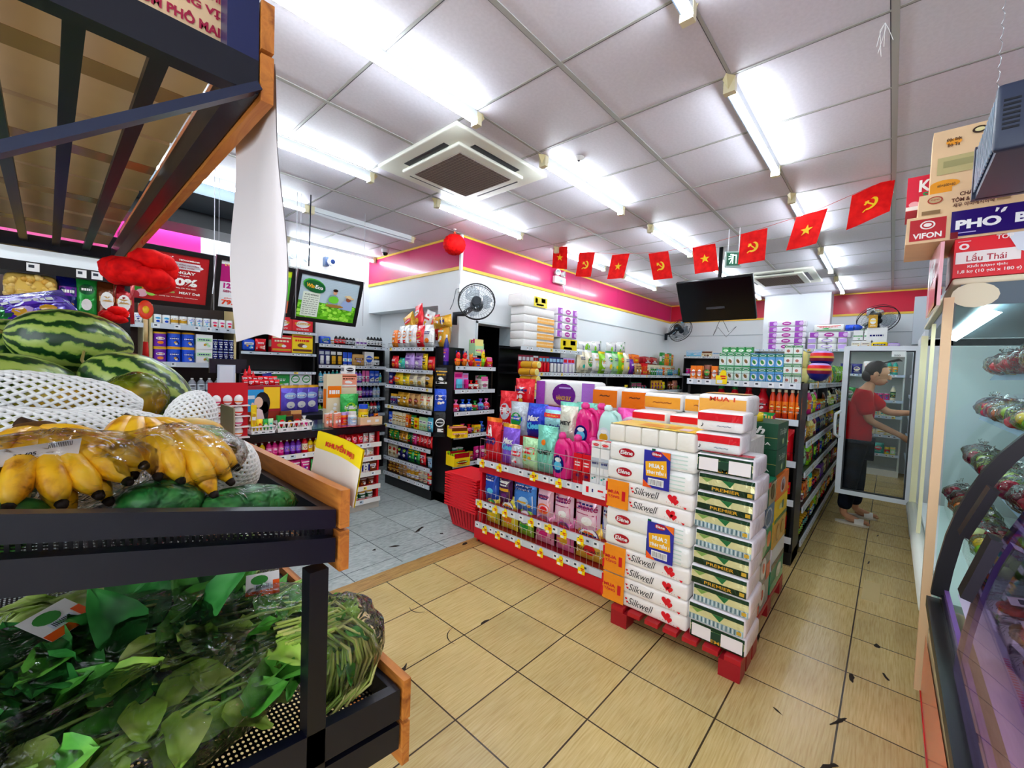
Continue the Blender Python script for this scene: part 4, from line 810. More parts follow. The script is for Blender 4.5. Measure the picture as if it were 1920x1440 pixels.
def elene():
    m = MB(); m.rbox(-TW/2, 0, 0, TW/2, .29, .112, .02, 'f6f6f2', 'film', puff=.006, n=4); S = lambda u, v: (u, -.0075, .056+v)
    m.oval(S, -TW*.27, 0, .05, .026, 'b01828', 'gloss', 18); put_text(m, S2(S, .002), 'Elène', -TW*.27, .001, .078, .024, 'white', bold=.02, shear=.1)
    for k in range(4): m.rect(S, TW*.24, -.036+.022*k, TW*.42, -.03+.022*k, 'cfe4da', 'film', 1)
    m.rect(S, TW*.03, -.05, TW*.07, .05, '1e6a44', 'film', 1); return [me_(m, 'body')]
def silk():
    m = MB(); m.rbox(-TW/2, 0, 0, TW/2, .29, .084, .014, 'f7f2ee', 'film', puff=.004, n=4); S = lambda u, v: (u, -.0055, .042+v)
    put_text(m, S, 'Silkwell', -TW*.01, .004, .15, .04, '202020', bold=.0, shear=.35)
    m.rect(S, 0, -.02, .05, -.018, '555555', n=1)
    def heart(cx, cy, s): m.patch(S2(S, .001), [(cx+s*.062*math.sin(t)**3, cy+s*.004*(13*math.cos(t)-5*math.cos(2*t)-2*math.cos(3*t)-math.cos(4*t))) for t in [2*PI*k/20 for k in range(20)]], 'd81828', 'gloss')
    heart(TW*.28, .008, .42); heart(TW*.315, -.008, .3); heart(-TW*.185, .012, .12); heart(-TW*.17, -.006, .12); heart(TW*.42, -.03, .12)
    for k in range(7): m.oval(S, TW*(.22+.03*k), -.018-.0015*k, .003, .0015, 'd81828', n=6)
    return [me_(m, 'body')]
FTs = TR(2.29, TX0, 0, RZ); G = 'white tissue packs in the pallet stack'
CU, EL, SI = cubes(), elene(), silk()
zz = .112
seq = ['S', 'S', 'S', 'S', 'E', 'E', 'S', 'S', 'E', 'E', 'C']; hs = dict(S=.0845, E=.1125, C=.1); NM = dict(S='white tissue pack with red hearts and script', E='white tissue pack with an oval red badge', C='clear pack of white napkin blocks')
tops = []
for i, k in enumerate(seq):
    dup({'S': SI, 'E': EL, 'C': CU}[k], 'tissue_pack', FTs @ TR(.004*math.sin(i*3), .004*math.cos(i*2), zz, .006*math.sin(i*5)), '%s in the pallet stack, %s from the pallet' % (NM[k], ORD[i]), 'tissue pack', G); tops.append(zz); zz += hs[k]+.0015
def sticker(z, h, which):
    m = MB(); S = planeS((0, 0, 0), (1, 0, 0), (0, 0, 1), 0)
    if which == 'O':
        m.box(-.245, -.016, z, -.105, -.013, z+h, 'f2901c', 'film'); m.rect(planeS((0, -.016, 0), (1, 0, 0), (0, 0, 1), .0008), -.253, z+h*.55, -.24, z+h*.9, 'd81828'); m.rect(planeS((0, -.016, 0), (1, 0, 0), (0, 0, 1), .0008), -.253, z+h*.1, -.24, z+h*.42, 'd81828')
        P = planeS((0, -.016, 0), (1, 0, 0), (0, 0, 1), .001); put_text(m, P, 'MUA', -.198, z+h*.56, .075, .02, 'd01424', bold=.04); put_text(m, P, 'TẶNG', -.198, z+h*.40, .075, .024, 'd01424', bold=.04); put_text(m, P, '1', -.135, z+h*.47, .022, .058, 'd01424', bold=.03)
    else:
        x0 = -.02 if which == 'A' else .02; m.box(x0, -.018, z, x0+.15, -.014, z+h, '2a2c98', 'satin'); P = planeS((x0+.075, -.018, z+h/2), (1, 0, 0), (0, 0, 1), .0006); P2 = S2(P, .0008)
        m.patch(P, [(.02, h*.5), (.075, h*.5), (.075, h*.3)], 'ee7020'); m.patch(P, [(-.075, -h*.5), (-.075, -h*.3), (-.02, -h*.5)], 'ee5a20'); m.patch(P2, [(-.065, .04), (.055, .06), (.062, -.035), (-.058, -.04)], 'f2b020', 'satin')
        m.oval(P2, 0, h*.42, .032, .016, 'b01828'); put_text(m, S2(P2, .001), 'Elène', 0, h*.42, .05, .014, 'white'); put_text(m, S2(P2, .001), 'MUA 2', 0, .022, .085, .024, 'white', bold=.05); put_text(m, S2(P2, .001), 'TÍNH TIỀN 1', 0, -.012, .11, .026, 'white', bold=.05)
        m.rect(P2, -.045, -.09, .045, -.05, 'white'); 
        for k in range(12): m.rect(S2(P2, .0006), -.04+k*.0068, -.086, -.0375+k*.0068, -.056, '202020', n=1)
    return m
for z, h, w, lab in ((tops[0]+.01, .165, 'O', 'lowest orange MUA TẶNG 1 sticker on the heart packs'), (tops[2]+.01, .165, 'O', 'middle orange MUA TẶNG 1 sticker on the heart packs'), (tops[6]+.005, .165, 'O', 'top orange MUA TẶNG 1 sticker on the heart packs'), (tops[4]+.0, .21, 'B', 'blue MUA 2 TÍNH TIỀN 1 card on the lower badge packs'), (tops[8]+.0, .21, 'A', 'blue MUA 2 TÍNH TIỀN 1 card on the upper badge packs')):
    o = sticker(z, h, w).obj('promotion_sticker'); o.matrix_basis = FTs; tag(o, lab, 'sticker', 'promotion stickers on the tissue stack')
# dark green and gold tissue column at the corner
def premier(v):
    m = MB(); w = .275; m.rbox(-w/2, 0, 0, w/2, .27, .096, .014, 'f6f2f4', 'film', puff=.003, n=4); S = lambda u, v: (u, -.0045, .048+v)
    m.rect(S, -w*.47, .022, w*.47, .042, '123c26', 'foil'); m.rect(S, -w*.47, -.012, w*.47, .022, 'dcd8a0', 'foil'); m.rect(S, -w*.47, -.043, w*.47, -.012, '9ab8c0' if v % 2 else '14301e', 'foil')
    m.patch(S2(S, .0008), [(-.02, .022), (.04, .022), (.02, -.008), (.005, .004)], '1e6a3a'); m.patch(S2(S, .0008), [(-.12, .02), (-.06, .022), (-.09, -.0)], '7aa050')
    if v % 2 == 0: put_text(m, S2(S, .001), 'PREMIER', 0, -.028, .13, .016, 'gold', bold=.01)
    else:
        for k in range(26): m.rect(S2(S, .0008), -w*.46+k*.0098, -.04, -w*.46+k*.0098+.004, -.014, 'e4eef4' if k % 2 else '3a5a70', 'foil', 1)
    m.rect(S2(S, .001), w*.36, -.036, w*.44, -.018, 'c8a030', n=1); put_text(m, planeS((w/2+.003, .12, .05), (0, 1, 0), (0, 0, 1), .001), 'ı lı', 0, 0, .03, .05, 'b0a8b4')
    if v == 4:
        m.rect(S2(S, .001), -w*.46, -.03, w*.46, .02, '1c4030'); m.rect(S2(S, .002), -w*.44, -.035, -w*.1, .03, 'f2ecec'); m.rect(S2(S, .002), w*.08, -.035, w*.44, .03, 'f2ecec'); m.rect(lambda u, v: (u, .14+v, .0995), -w*.45, -.1, w*.42, -.03, 'd83040', 'film'); m.rect(lambda u, v: (u, .14+v, .0995), -w*.45, -.13, w*.45, -.1, '1c6044', 'film')
    return [me_(m, 'body')]
PV = [premier(v) for v in (0, 1, 4)]; FT2 = TR(2.29, .595, 0, RZ); z = .112-.0
for i in range(10): dup(PV[2 if i in (0, 9) else (i*i+i)//2 % 2], 'tissue_pack', FT2 @ TR(.008*math.sin(i*4), .006*math.cos(i*3), z, .02*math.sin(i*7)), 'green and gold tissue pack at the pallet corner, %s from the pallet' % ORD[i], 'tissue pack', 'green and gold tissue packs'); z += .0985
PRD = soft(.23, .1, .2, [(-.47, .02, .47, .42, 'd81424')], [('~~~', .1, -.22, .3, .07, '8890a0', .01, .2), ('♪', -.36, -.22, .06, .2, '303030', .02, 0)]); zz2 = z+.002
def redp(x, y, z, lab): dup(PRD, 'tissue_pack', TR(x, y, z, RZ), lab, 'tissue pack', 'red and white tissue packs on top of the stack')
redp(2.33, .655, zz2, 'red banded tissue pack on the green pack column, lower one'); redp(2.34, .65, zz2+.112, 'red banded tissue pack on the green pack column, upper one'); redp(2.60, .90, 1.15, 'red banded tissue pack behind the napkin blocks, middle one'); redp(2.60, 1.15, 1.15, 'red banded tissue pack behind the napkin blocks, next to mint jug')
m = MB(); m.box(2.585, .585, 1.147, 2.845, .775, 1.268, 'f2eeea', 'film'); tag(m.obj('wrapped_block'), 'white wrapped block under the orange topped napkin pack', 'tissue pack')
m = MB(); m.box(2.60, .56, .115, 2.95, 1.25, 1.145, 'e8e4e0', 'film'); tag(m.obj('wrapped_carton'), 'tall plain wrapped carton filling the middle of the pallet stack', 'box')
POR = soft(.27, .12, .24, [(-.46, -.34, .46, .3, 'f0a030')], [('~~~', 0, -.02, .5, .1, 'a05010', .02, .2)], topc='f4ecd8')
for i, (x, y, z) in enumerate(((2.86, 1.17, 1.24), (2.86, .89, 1.24))): dup(POR, 'tissue_pack', TR(x, y, z, RZ), 'orange napkin pack on top of the stack, %s from the red banded packs' % ORD[1-i], 'tissue pack', 'orange napkin packs')
m = MB(); m.box(2.85, .72, 1.147, 3.15, 1.32, 1.238, 'f4f0ea', 'film'); tag(m.obj('tissue_bale'), 'white tissue bale under the orange napkin packs', 'tissue pack')
POT = soft(.27, .12, .26, [(-.46, -.34, .46, .3, 'f0b050')], [('MUA 1', 0, .3, .5, .2, 'd04020', .03, 0)], topc='f4b060'); dup(POT, 'tissue_pack', TR(2.585, .71, 1.27, RZ), 'orange topped napkin pack lettered MUA 1 behind the red packs', 'tissue pack')
# ---------------------------------------------------------------- cases along the aisle
def case(x0, x1, y0, y1, z0, z1, b, lab, front=(), side=(), fin='satin'):
    m = MB(); m.box(x0, y0, z0, x1, y1, z1, b, fin); S = planeS(((x0+x1)/2, y0, (z0+z1)/2), (1, 0, 0), (0, 0, 1)); w = x1-x0; h = z1-z0; d = y1-y0
    L = planeS((x0, (y0+y1)/2, (z0+z1)/2), (0, -1, 0), (0, 0, 1))
    for SS, items, ww in ((S, side, w), (L, front, d)):
        for k, q in enumerate(items):
            o = (lambda S_, e: (lambda u, v: tuple(a+b_*e for a, b_ in zip(S_(u, v), ((0, -1, 0) if S_ is S else (-1, 0, 0))))))(SS, .0007*k)
            if q[0] == 'r': m.rect(o, q[1]*ww, q[2]*h, q[3]*ww, q[4]*h, q[5])
            elif q[0] == 'o': m.oval(o, q[1]*ww, q[2]*h, q[3]*ww, q[4]*h, q[5])
            else: put_text(m, o, q[1], q[2]*ww, q[3]*h, q[4]*ww, q[5]*h, q[6], bold=q[7] if len(q) > 7 else .02, shear=q[8] if len(q) > 8 else 0)
    return tag(m.obj('drink_case'), lab, 'case', 'drink cases by the aisle')
case(2.66, 3.02, .505, .86, .112, .27, 'd03028', 'red and grey case with an oval, lowest on the aisle pallet', side=(('r', -.5, -.5, .5, .5, '8c9498'), ('o', 0, .1, .2, .4, 'e8ecec'), ('o', 0, .1, .08, .2, 'd03028'), ('r', -.5, -.5, -.2, -.1, 'd03028')), front=(('r', -.5, -.5, .5, 0, 'c02028'), ('r', -.4, 0, .4, .4, '202a6a')))
case(2.66, 3.02, .505, .86, .272, .43, 'd03028', 'red and grey case with an oval, second on the aisle pallet', side=(('r', -.5, -.5, .5, .5, '8c9498'), ('o', 0, .1, .2, .4, 'e8ecec'), ('o', 0, .1, .08, .2, 'd03028'), ('r', .2, -.5, .5, .1, 'd03028')), front=(('r', -.5, -.5, .5, 0, 'c02028'), ('r', -.4, 0, .4, .4, '202a6a')))
case(2.66, 3.04, .505, .86, .432, .59, '1c8a50', 'green leaf printed case above the red and grey cases', side=(('o', -.1, 0, .3, .4, '9ac8a0'), ('o', .25, .05, .15, .3, 'e86a30')), front=(('r', -.4, -.4, .1, .2, 'f0c0a0'),))
case(2.66, 3.06, .505, .86, .592, .73, '1e3a78', 'navy and silver case under the green milk case', side=(('r', -.1, -.5, .5, .5, '5888a8'), ('o', .1, 0, .25, .42, 'c8d8e0'), ('o', .1, 0, .2, .34, '3a6a98')), front=(('o', 0, 0, .3, .4, '1a2a80'),))
case(2.66, 3.08, .505, .86, .732, .875, '0f7a54', 'dark green milk case with tan figures', side=(('r', 0, -.5, .5, .4, 'b8a878'), ('r', -.4, .05, -.1, .3, 'f4f4f0'), ('r', -.4, .3, .1, .5, 'e03030'), ('o', .25, 0, .12, .34, '5a4a28')), front=(('o', 0, .1, .14, .16, '58b890'), ('r', -.4, -.5, .2, -.1, 'f0b890')))
case(3.08, 3.50, .505, .85, .112, .26, '1e8a60', 'green and white case at the floor end of the aisle pallet', side=(('r', -.5, -.5, .5, -.1, '5ab080'), ('o', .1, .1, .2, .3, 'e4f0e8')))
case(3.08, 3.50, .505, .85, .262, .40, 'dfe4e8', 'white and navy case above the green and white one', side=(('r', -.5, -.5, .5, -.2, '1a2448'),))
case(3.09, 3.50, .505, .85, .402, .56, 'd8a848', 'khaki fruit drawing case under the yellow case', side=(('o', -.15, 0, .16, .36, 'c08a30'), ('o', -.15, 0, .12, .28, 'dcb058'), ('o', .2, .05, .14, .3, 'c08a30'), ('o', .2, .05, .11, .24, 'dcb058')))
case(3.09, 3.51, .505, .85, .562, .71, 'f2cc18', 'bright yellow case with a green band', side=(('r', -.5, -.5, .5, -.32, '2a7a30'), ('o', 0, .08, .2, .14, 'f6f0a0'), ('o', .1, .1, .08, .2, '30805a')))
case(3.10, 3.52, .505, .85, .712, .86, 'ee7a1c', 'orange case with a round emblem under the beer cartons', side=(('o', 0, 0, .2, .36, 'f4e4d8'), ('o', 0, 0, .14, .26, '8a2838')))
for i, z in enumerate((.878, 1.045)):
    case(3.06, 3.42, .51, .86, z, z+.164, '0a4a2c', 'dark green beer carton with white script, %s' % ('lower' if i == 0 else 'upper under the tape roll'), side=(('t', 'Trúc Bạch', 0, .12, .6, .3, 'e8efe0', .0, .3), ('o', 0, -.25, .08, .12, 'c8e0a0'), ('r', .36, -.5, .46, .1, 'a8c860')), front=(('t', 'Bạch', 0, .18, .6, .36, 'f4f4ec', .03, .3), ('r', -.5, -.06, .5, -.045, 'c8b860'), ('t', 'ĐẶC TẠC BIA', 0, -.28, .8, .18, 'f4f4ec', .02)))
m = MB(); m.lathe([(.03, 0), (.05, 0), (.05, .055), (.03, .055), (.03, 0)], 20, 'f0d020', 'gloss', caps=False); o = m.obj('tape_roll'); o.location = (3.14, .66, 1.2115); tag(o, 'roll of yellow tape on the upper green beer carton', 'tape roll')
m = MB(); m.box(-.06, -.002, -.03, .06, 0, .03, 'ccd0e0', 'paper'); m.rect(planeS((0, -.002, 0), (1, 0, 0), (0, 0, 1), .0006), .02, -.02, .05, .01, '505868'); m.M = Matrix.Identity(4); o = m.obj('delivery_label'); o.matrix_basis = TR(3.057, .70, 1.15, RZ+.0); tag(o, 'grey delivery label stuck on the upper beer carton', 'label')
# ---------------------------------------------------------------- aisle gondola
GC = ['red', 'orange', 'yellow', 'green', 'lime', 'darkgreen', 'teal', 'blue', 'navy', 'purple', 'magenta', 'white', 'cream', 'brown', 'gold', 'black', 'paleyellow', 'salmon', 'wine', 'lightgreen', 'tan']
def rspec(seed, kinds, n=5, pal=GC, hmax=None):
    rg = random.Random(seed); out = []
    for i in range(n):
        k = rg.choice(kinds); K = KD[k]; b, a, c = rg.sample(pal, 3); h = K[2]*rg.uniform(.85, 1.1)
        if hmax: h = min(h, hmax)
        out.append('%s:%s/%s/%s@,%.2f,*%d' % (k, b, a, c, h, rg.choice([2, 2, 3, 4])))
    return ' '.join(out)
def shelf_bay(name, lab, F, Wd, levels, kinds, where, end, seed, n=4, D=.45, **kw):
    shelving(name, lab, F, Wd, D, levels, seed=seed, **kw)
    for i, z in enumerate(levels):
        hm = (levels[i+1]-z-.05) if i+1 < len(levels) else .26
        if i == 5 and seed in (100, 101): row(F, z, .03, Wd-.03, ('pack:paleyellow/lightgreen/green@.2,.14,.13*3^2 box:gold/yellow/red@.09,.24,.06*2' if seed == 100 else 'sack:lightgreen/green/yellow@.2,.3,.1*2 pack:cream/tan/green@.2,.14,.13*2^2'), 'top shelf of %s' % where, end, seed=seed*7, y=.035); continue
        row(F, z, .03, Wd-.03, rspec(seed*10+i, kinds[i % len(kinds)], n, hmax=hm), '%s shelf of %s' % (LM[min(i, 5)], where), end, seed=seed*7+i, y=.035)
for b in range(5):
    x = 4.30+.9*b; F = TR(x, .50, 0, 0); nm = ['sauce bay', 'second aisle bay', 'third aisle bay', 'fourth aisle bay', 'fifth aisle bay'][b]
    shelf_bay('aisle_shelf', 'black aisle shelving with white rails facing the coolers, %s' % ['bay next to the milk shelf', nm, nm, nm, nm][b], F, .895, [.10, .39, .69, .95, 1.18, 1.45], [['oil', 'bottle', 'jar'], ['sauce', 'jar', 'box'], ['sauce', 'bottle', 'pouch'], ['pouch', 'sauce', 'noodle'], ['sauce', 'pouch', 'jar'], ['box', 'sauce', 'pouch', 'bag']], nm, 'drink case end', 100+b, D=.42, wire=False, railh=.05)
FM = TR(3.94, 1.40, 0, RZ)
shelving('milk_shelf', 'black end shelf topped with green and white milk cartons', FM, .88, .35, [.22, .52, .83, 1.16, 1.45], top=1.46, seed=30, railh=.05, wireh=.07)
GM = 'milk cartons on the end shelf'
row(FM, 1.45, .02, .25, 'box:orange/red/white@.05,.13,.04*2 pouch:brown/gold/green@.07,.14,.04*2', 'milk shelf top', 'wall side', seed=301)
for cnum in range(4):
    for lv in range(2): put('milk', FM @ TR(.285+.062*cnum, .06, 1.452+.126*lv), 'green milk carton, %s column from the wall side, %s level' % (ORD[cnum], ['lower', 'upper'][lv]), GM, b='cfeadc', a1='1e8a4a', a2='7a5a30', w=.058, h=.124, seed=1)
for cnum in range(4):
    for lv in range(2): put('milk', FM @ TR(.533+.060*cnum, .06, 1.452+.122*lv), 'blue and green milk carton, %s column after the green ones, %s level' % (ORD[cnum], ['lower', 'upper'][lv]), GM, b='5aa0dc', a1='1e7a50', a2='3a8a3a', w=.057, h=.12, seed=2)
for cnum in range(2): 
    for lv in range(4): put('milk', FM @ TR(.773+.062*cnum, .06, 1.452+.078*lv), 'small white milk carton, %s column next to the aisle, %s up' % (ORD[cnum], ORD[lv] if lv else 'lowest'), GM, b='e8f4ec', a1='2a8a4a', a2='b06a5a', w=.058, h=.076, seed=3)
for cnum in range(4): put('milk', FM @ TR(.285+.062*cnum, .13, 1.452+.252), 'green milk carton on the upper back level, %s from the wall side' % ORD[cnum], GM, b='2a9a4a', a1='1e7a3a', a2='c8e8c0', w=.058, h=.05, seed=4)
for i in range(4): put('bottle', FM @ TR(.27+.11*i, .07, 1.163), 'red seasoning bottle with round black badge, %s from the wall side' % ORD[i], 'red seasoning bottles', b='c81020', a1='c81020', a2='black', w=.1, h=.24, seed=8, cap='green' if i < 2 else 'c81020', neck=.4, shoulder=.62)
for i in range(5): put('sauce', FM @ TR(.70+.04*i if 0 else .68+.045*i, .05, 1.163), 'orange chilli sauce bottle with yellow badge, %s from the red bottles' % ORD[i], 'orange chilli sauce bottles', b='ec5a14' if i > 2 else 'd83a14', a1='orange', a2='yellow', w=.043, h=.24, seed=9, cap='cream', neck=.5, shoulder=.75)
row(FM, 1.163, .02, .24, 'jar:lightgreen/white/green@.06,.1,.06*2 pouch:darkred/tan/brown@.07,.16,.04', 'milk shelf second row', 'wall side', seed=302)
row(FM, .83, .5, .86, 'bag:red/white/orange@.17,.26,.09*2', 'milk shelf third row', 'beer cartons', seed=303)
row(FM, .52, .55, .86, 'bottle:black/red/gold@.07,.24,.07*4', 'milk shelf fourth row', 'beer cartons', seed=304); row(FM, .22, .55, .86, 'oil:gold/red/yellow@.09,.27,.09*3', 'milk shelf lowest row', 'beer cartons', seed=305)
price_flag(FM, .30, -.006, 1.425, 'large yellow offer card on the milk shelf rail', w=.09, h=.12)
m = MB(); m.box(-.06, -.004, 0, .06, 0, .115, 'b01848', 'satin'); P = planeS((0, -.004, .0575), (1, 0, 0), (0, 0, 1), .0006); m.patch(P, [(-.06, .0), (.03, .01), (.06, .055), (-.06, .057)], '1e9a4a'); put_text(m, S2(P, .001), '20.000', -.005, -.035, .09, .028, 'yellow', bold=.04); put_text(m, S2(P, .001), 'COMBO', -.025, .035, .05, .014, 'white', bold=.02)
for k in range(3): m.rect(S2(P, .001), -.01+.02*k, -.008, .002+.02*k, .03, 'f4c060')
o = m.obj('offer_sheet'); o.matrix_basis = FM @ TR(.66, -.006, 1.10); tag(o, 'green and magenta offer sheet reading 20.000 under the orange sauces', 'price card')
for k, (x, z) in enumerate(((3.99, 1.56), (4.09, 1.66))):
    m = MB(); m.M = TR(x, .42, z); rg = random.Random(k)
    m.lathe([(.02, -.075), (.05, -.06), (.075, -.02), (.08, .005), (.078, .02), (.072, .045), (.05, .06), (.01, .065)], 24, ['navy', 'navy', 'wine', 'gold', 'red', 'lilac', 'navy'], 'satin')
    m.tube([(0, 0, -.07), (0, .0, -.13)], .004, 6, 'tan'); tag(m.obj('paper_ball'), 'zigzag striped paper ball hanging at the aisle shelf corner, %s' % ['lower', 'upper'][k], 'hanging ornament', 'striped paper balls')
row(TR(3.985, .50, 0), 1.72, .02, .4, 'box:paleyellow/cream/green@.12,.12,.06*3', 'upper aisle bay top', 'milk cartons', seed=311) if 0 else None
# ---------------------------------------------------------------- wall shelving along the middle wall
WB = []
for b in range(6):
    x = 3.84+.92*b if b else 3.84; wd = .915 if b else 1.35
    if b: x = 3.84+1.36+.82*(b-1); wd = .815
    nm = ['tissue wall bay', 'second wall bay', 'third wall bay', 'fourth wall bay', 'fifth wall bay', 'corner wall bay'][b]; F = TR(x, 3.34, 0, 0); WB.append(F)
    lv = [.5, .85, 1.15, 1.44] + ([1.755] if b == 0 else [])
    shelving('wall_shelf', 'black wall shelving with pale rails, %s' % nm, F, wd, .39, lv, seed=200+b, top=lv[-1]+.02, railh=.05, wire=b > 0, sides=b > 0)
    kinds = ['bag', 'pouch', 'box'] if b < 3 else ['pouch', 'box', 'sachet']
    for i, z in enumerate(lv[1:3]): row(F, z, .03, wd-.03, rspec(2000+b*10+i, ['pouch', 'noodle', 'box'], 4, hmax=.24), '%s row of %s' % (['lower', 'middle'][i], nm), 'door side', seed=210+b+i, y=.04)
F = WB[0]
row(F, 1.44, .03, 1.3, 'card:wine/silver/red@.07,.22,.03*4 card:silver/darkred/red@.05,.22,.03*2 card:darkred/cyan/red@.07,.22,.03*3 card:navy/lightblue/white@.08,.22,.03*4 card:lilac/red/white@.09,.22,.03*3', 'upper row of tissue wall bay', 'door side', seed=220, y=.04)
row(F, 1.15, .3, 1.3, 'pack:lightblue/white/teal@.2,.1,.12*2 pack:white/grey/blue@.2,.08,.12*2 pack:yellow/gold/white@.16,.12,.1*2', 'middle row of tissue wall bay', 'gold tubes', seed=221)
for i in range(4): put('sack', WB[1] @ TR(.12+.2*i, .05, 1.443), '%s rice bag on the top of second wall bay, %s from the tissues' % (['cream plain', 'cream mottled', 'white lettered', 'lime and yellow'][i], ORD[i]), 'rice bags', b=['cream', 'f0ead0', 'white', 'lime'][i], a1=['tan', 'tan', 'gold', 'orange'][i], a2=['teal', 'green', 'cream', 'white'][i], w=.2, h=.36, d=.12, seed=60+i, top=['white', 'white', 'green', 'yellow'][i])
for i in range(4): put('sack', WB[2] @ TR(.12+.2*i, .05, 1.443), '%s rice bag on top of third wall bay, %s from second bay' % (['white', 'green and white', 'lime', 'cream'][i], ORD[i]), 'rice bags', b=['white', 'lightgreen', 'lime', 'cream'][i], a1=['green', 'green', 'orange', 'tan'][i], a2='yellow', w=.2, h=.38, d=.12, seed=70+i, top=['green', 'green', 'yellow', 'white'][i])
for i in range(4): put('sack', WB[1+i // 2] @ TR(.3+.3*(i % 2), .12, 1.84+.02*i, 0) @ Matrix.Rotation(1.5, 4, 'Y') @ TR(0, 0, -.16), 'green topped rice bag lying on the standing rice bags, %s from the tissues' % ORD[i], 'rice bags lying on top', b='white', a1='green', a2='lime', w=.2, h=.36, d=.1, seed=75+i, top='green')
row(WB[3], 1.443, .03, .78, 'bag:purple/red/navy@.18,.28,.1 pouch:tan/brown/white@.13,.2,.05*2 box:red/orange/yellow@.1,.22,.05*2 pouch:darkred/salmon/white@.12,.2,.05*2', 'top of fourth wall bay', 'rice bags', seed=230, y=.05)
row(WB[4], 1.443, .03, .78, 'sachet:green/white/lime*3 sachet:cyan/white/blue*3 pouch:orange/red/yellow@.12,.17,.04*2', 'top of fifth wall bay', 'rice bags', seed=231, y=.05)
row(WB[5], 1.443, .03, .78, 'sachet:teal/white/blue*3 sachet:lightblue/yellow/blue*3 pouch:lime/yellow/green@.12,.17,.04*3', 'top of corner wall bay', 'rice bags', seed=232, y=.05)
for b in (3, 4, 5): row(WB[b], 1.443, .03, .78, 'case:cream/orange/red@.24,.21,.15', 'rear of %s wall bay top' % ['fourth', 'fifth', 'corner'][b-3], 'rice bags', seed=250+b, y=.2)
for b in (3, 4, 5): row(WB[b], 1.66, .05, .75, ['pack:orange/red/yellow@.3,.16,.15*2', 'pack:darkred/salmon/white@.3,.14,.14*2', 'box:green/white/orange@.12,.26,.06 box:orange/yellow/white@.12,.24,.06*2'][b-3], 'upper heap of %s wall bay' % ['fourth', 'fifth', 'corner'][b-3], 'rice bags', seed=240+b, y=.2)
for k, (i, j) in enumerate([(0, 0), (0, 1), (0, 2), (1, 0), (1, 1)]): put('roll', TR(3.78+.035*(j)+.04*i, 3.06, 1.16+.085*(k)), 'gold rolled snack tube beside the doorway, %s up' % (ORD[k] if k else 'lowest'), 'gold snack tubes by the doorway', w=.082, d=.26, b='gold')
m = MB(); m.box(3.74, 3.12, .02, 3.832, 3.36, 1.155, '15151a', 'blackmetal'); tag(m.obj('tube_stand'), 'narrow black stand carrying the gold snack tubes', 'stand')
# tissue packs stacked high on the first wall bay
def tp(w, h, d, b, fr, lab, x, z, y=.06, grp='tissue packs above the wall shelf'):
    key = ('tp', w, h, d, b, str(fr))
    if key not in PROTO: PROTO[key] = soft(w, h, d, fr)
    dup(PROTO[key], 'tissue_pack', WB[0] @ TR(x, y, z), lab, 'tissue pack', grp)
for i in range(4): tp(.62, .1, .24, 'w', [(-.1, -.36, .48, .36, 'f4b050'), (-.1, -.1, .48, .1, 'fbe0b0')], 'orange and white tissue pack above the wall shelf, %s up' % (ORD[i] if i else 'lowest'), .42, 1.76+.102*i)
tp(.62, .1, .24, 'w', [], 'plain white tissue pack above the orange ones', .42, 2.17)
tp(.5, .15, .24, 'w', [(-.05, -.42, .5, .42, 'ecd418'), (.0, -.1, .1, .3, '204030'), (.25, .0, .42, .36, '203080'), (.05, -.3, .35, -.15, 'c89018')], 'yellow patterned tissue pack topmost on the wall stack', .30, 2.27)
tp(.4, .17, .24, 'w', [(-.5, -.45, .5, .45, 'ecd418'), (-.35, -.1, -.2, .3, '203018'), (.1, .0, .4, .36, '203080'), (-.3, -.4, .2, -.2, 'c89018')], 'yellow patterned tissue pack beside the orange ones', 1.08, 1.76)
def rollp(M, lab, g, w=.5, n=5): dup(ROLLP[n], 'paper_roll_pack', M, lab, 'paper rolls', g)
ROLLP = {}
for n, w in ((5, .58), (6, .52)):
    m = MB(); r = w/n/2
    m.rbox(-w/2, 0, 0, w/2, .22, .1, .02, 'f0ecf4', 'film', n=5); S = lambda u, v: (u, -.002, .05+v)
    for q in (-.36, .32): m.rect(S, w*(q-.1), -.042, w*(q+.1), .042, 'a040b8', 'film'); m.oval(S2(S, .001), w*(q+.06), 0, w*.06, .03, 'e0b8ec', 'film')
    m.oval(S2(S, .001), 0, 0, w*.12, .034, 'b02a98', 'film'); m.rect(S2(S, .002), -w*.07, -.006, w*.07, .008, 'f4dcf4', 'film'); ROLLP[n] = [me_(m, 'body')]
for i in range(4): rollp(WB[0] @ TR(1.04, .06, 1.935+.103*i), 'purple and white paper roll pack above the wall shelf, %s up' % (ORD[i] if i else 'lowest'), 'purple roll packs above the wall shelf', n=6)
# ---------------------------------------------------------------- shelf along the far wall
FF_ = TR(8.83, 1.95, 0, RZ)
shelving('far_wall_shelf', 'tall shelf of paper goods against the far wall', FF_, 2.1, .45, [.35, .65, .95, 1.2, 1.6, 2.0], seed=33, wire=False, frame='dfe8e4', rail='cfe0f4', kick='white')
for i, z in enumerate((.35, .65, .95)): row(FF_, z, .03, 2.05, rspec(3400+i, ['milk', 'pack', 'can', 'pouch'], 6, ['lightgreen', 'green', 'yellow', 'white', 'red', 'teal', 'cream'], hmax=.2), 'far shelf, %s row' % ['lowest', 'second', 'third'][i], 'pillar side', seed=340+i)
for i in range(5): rollp(FF_ @ TR(.5, .05, 2.002+.103*i), 'purple and white paper roll pack on the far shelf, %s up' % (ORD[i] if i else 'lowest'), 'purple roll packs on the far shelf')
rollp(FF_ @ TR(1.12, .05, 2.2), 'purple and white paper roll pack next to the blue bottle on the far shelf', None)
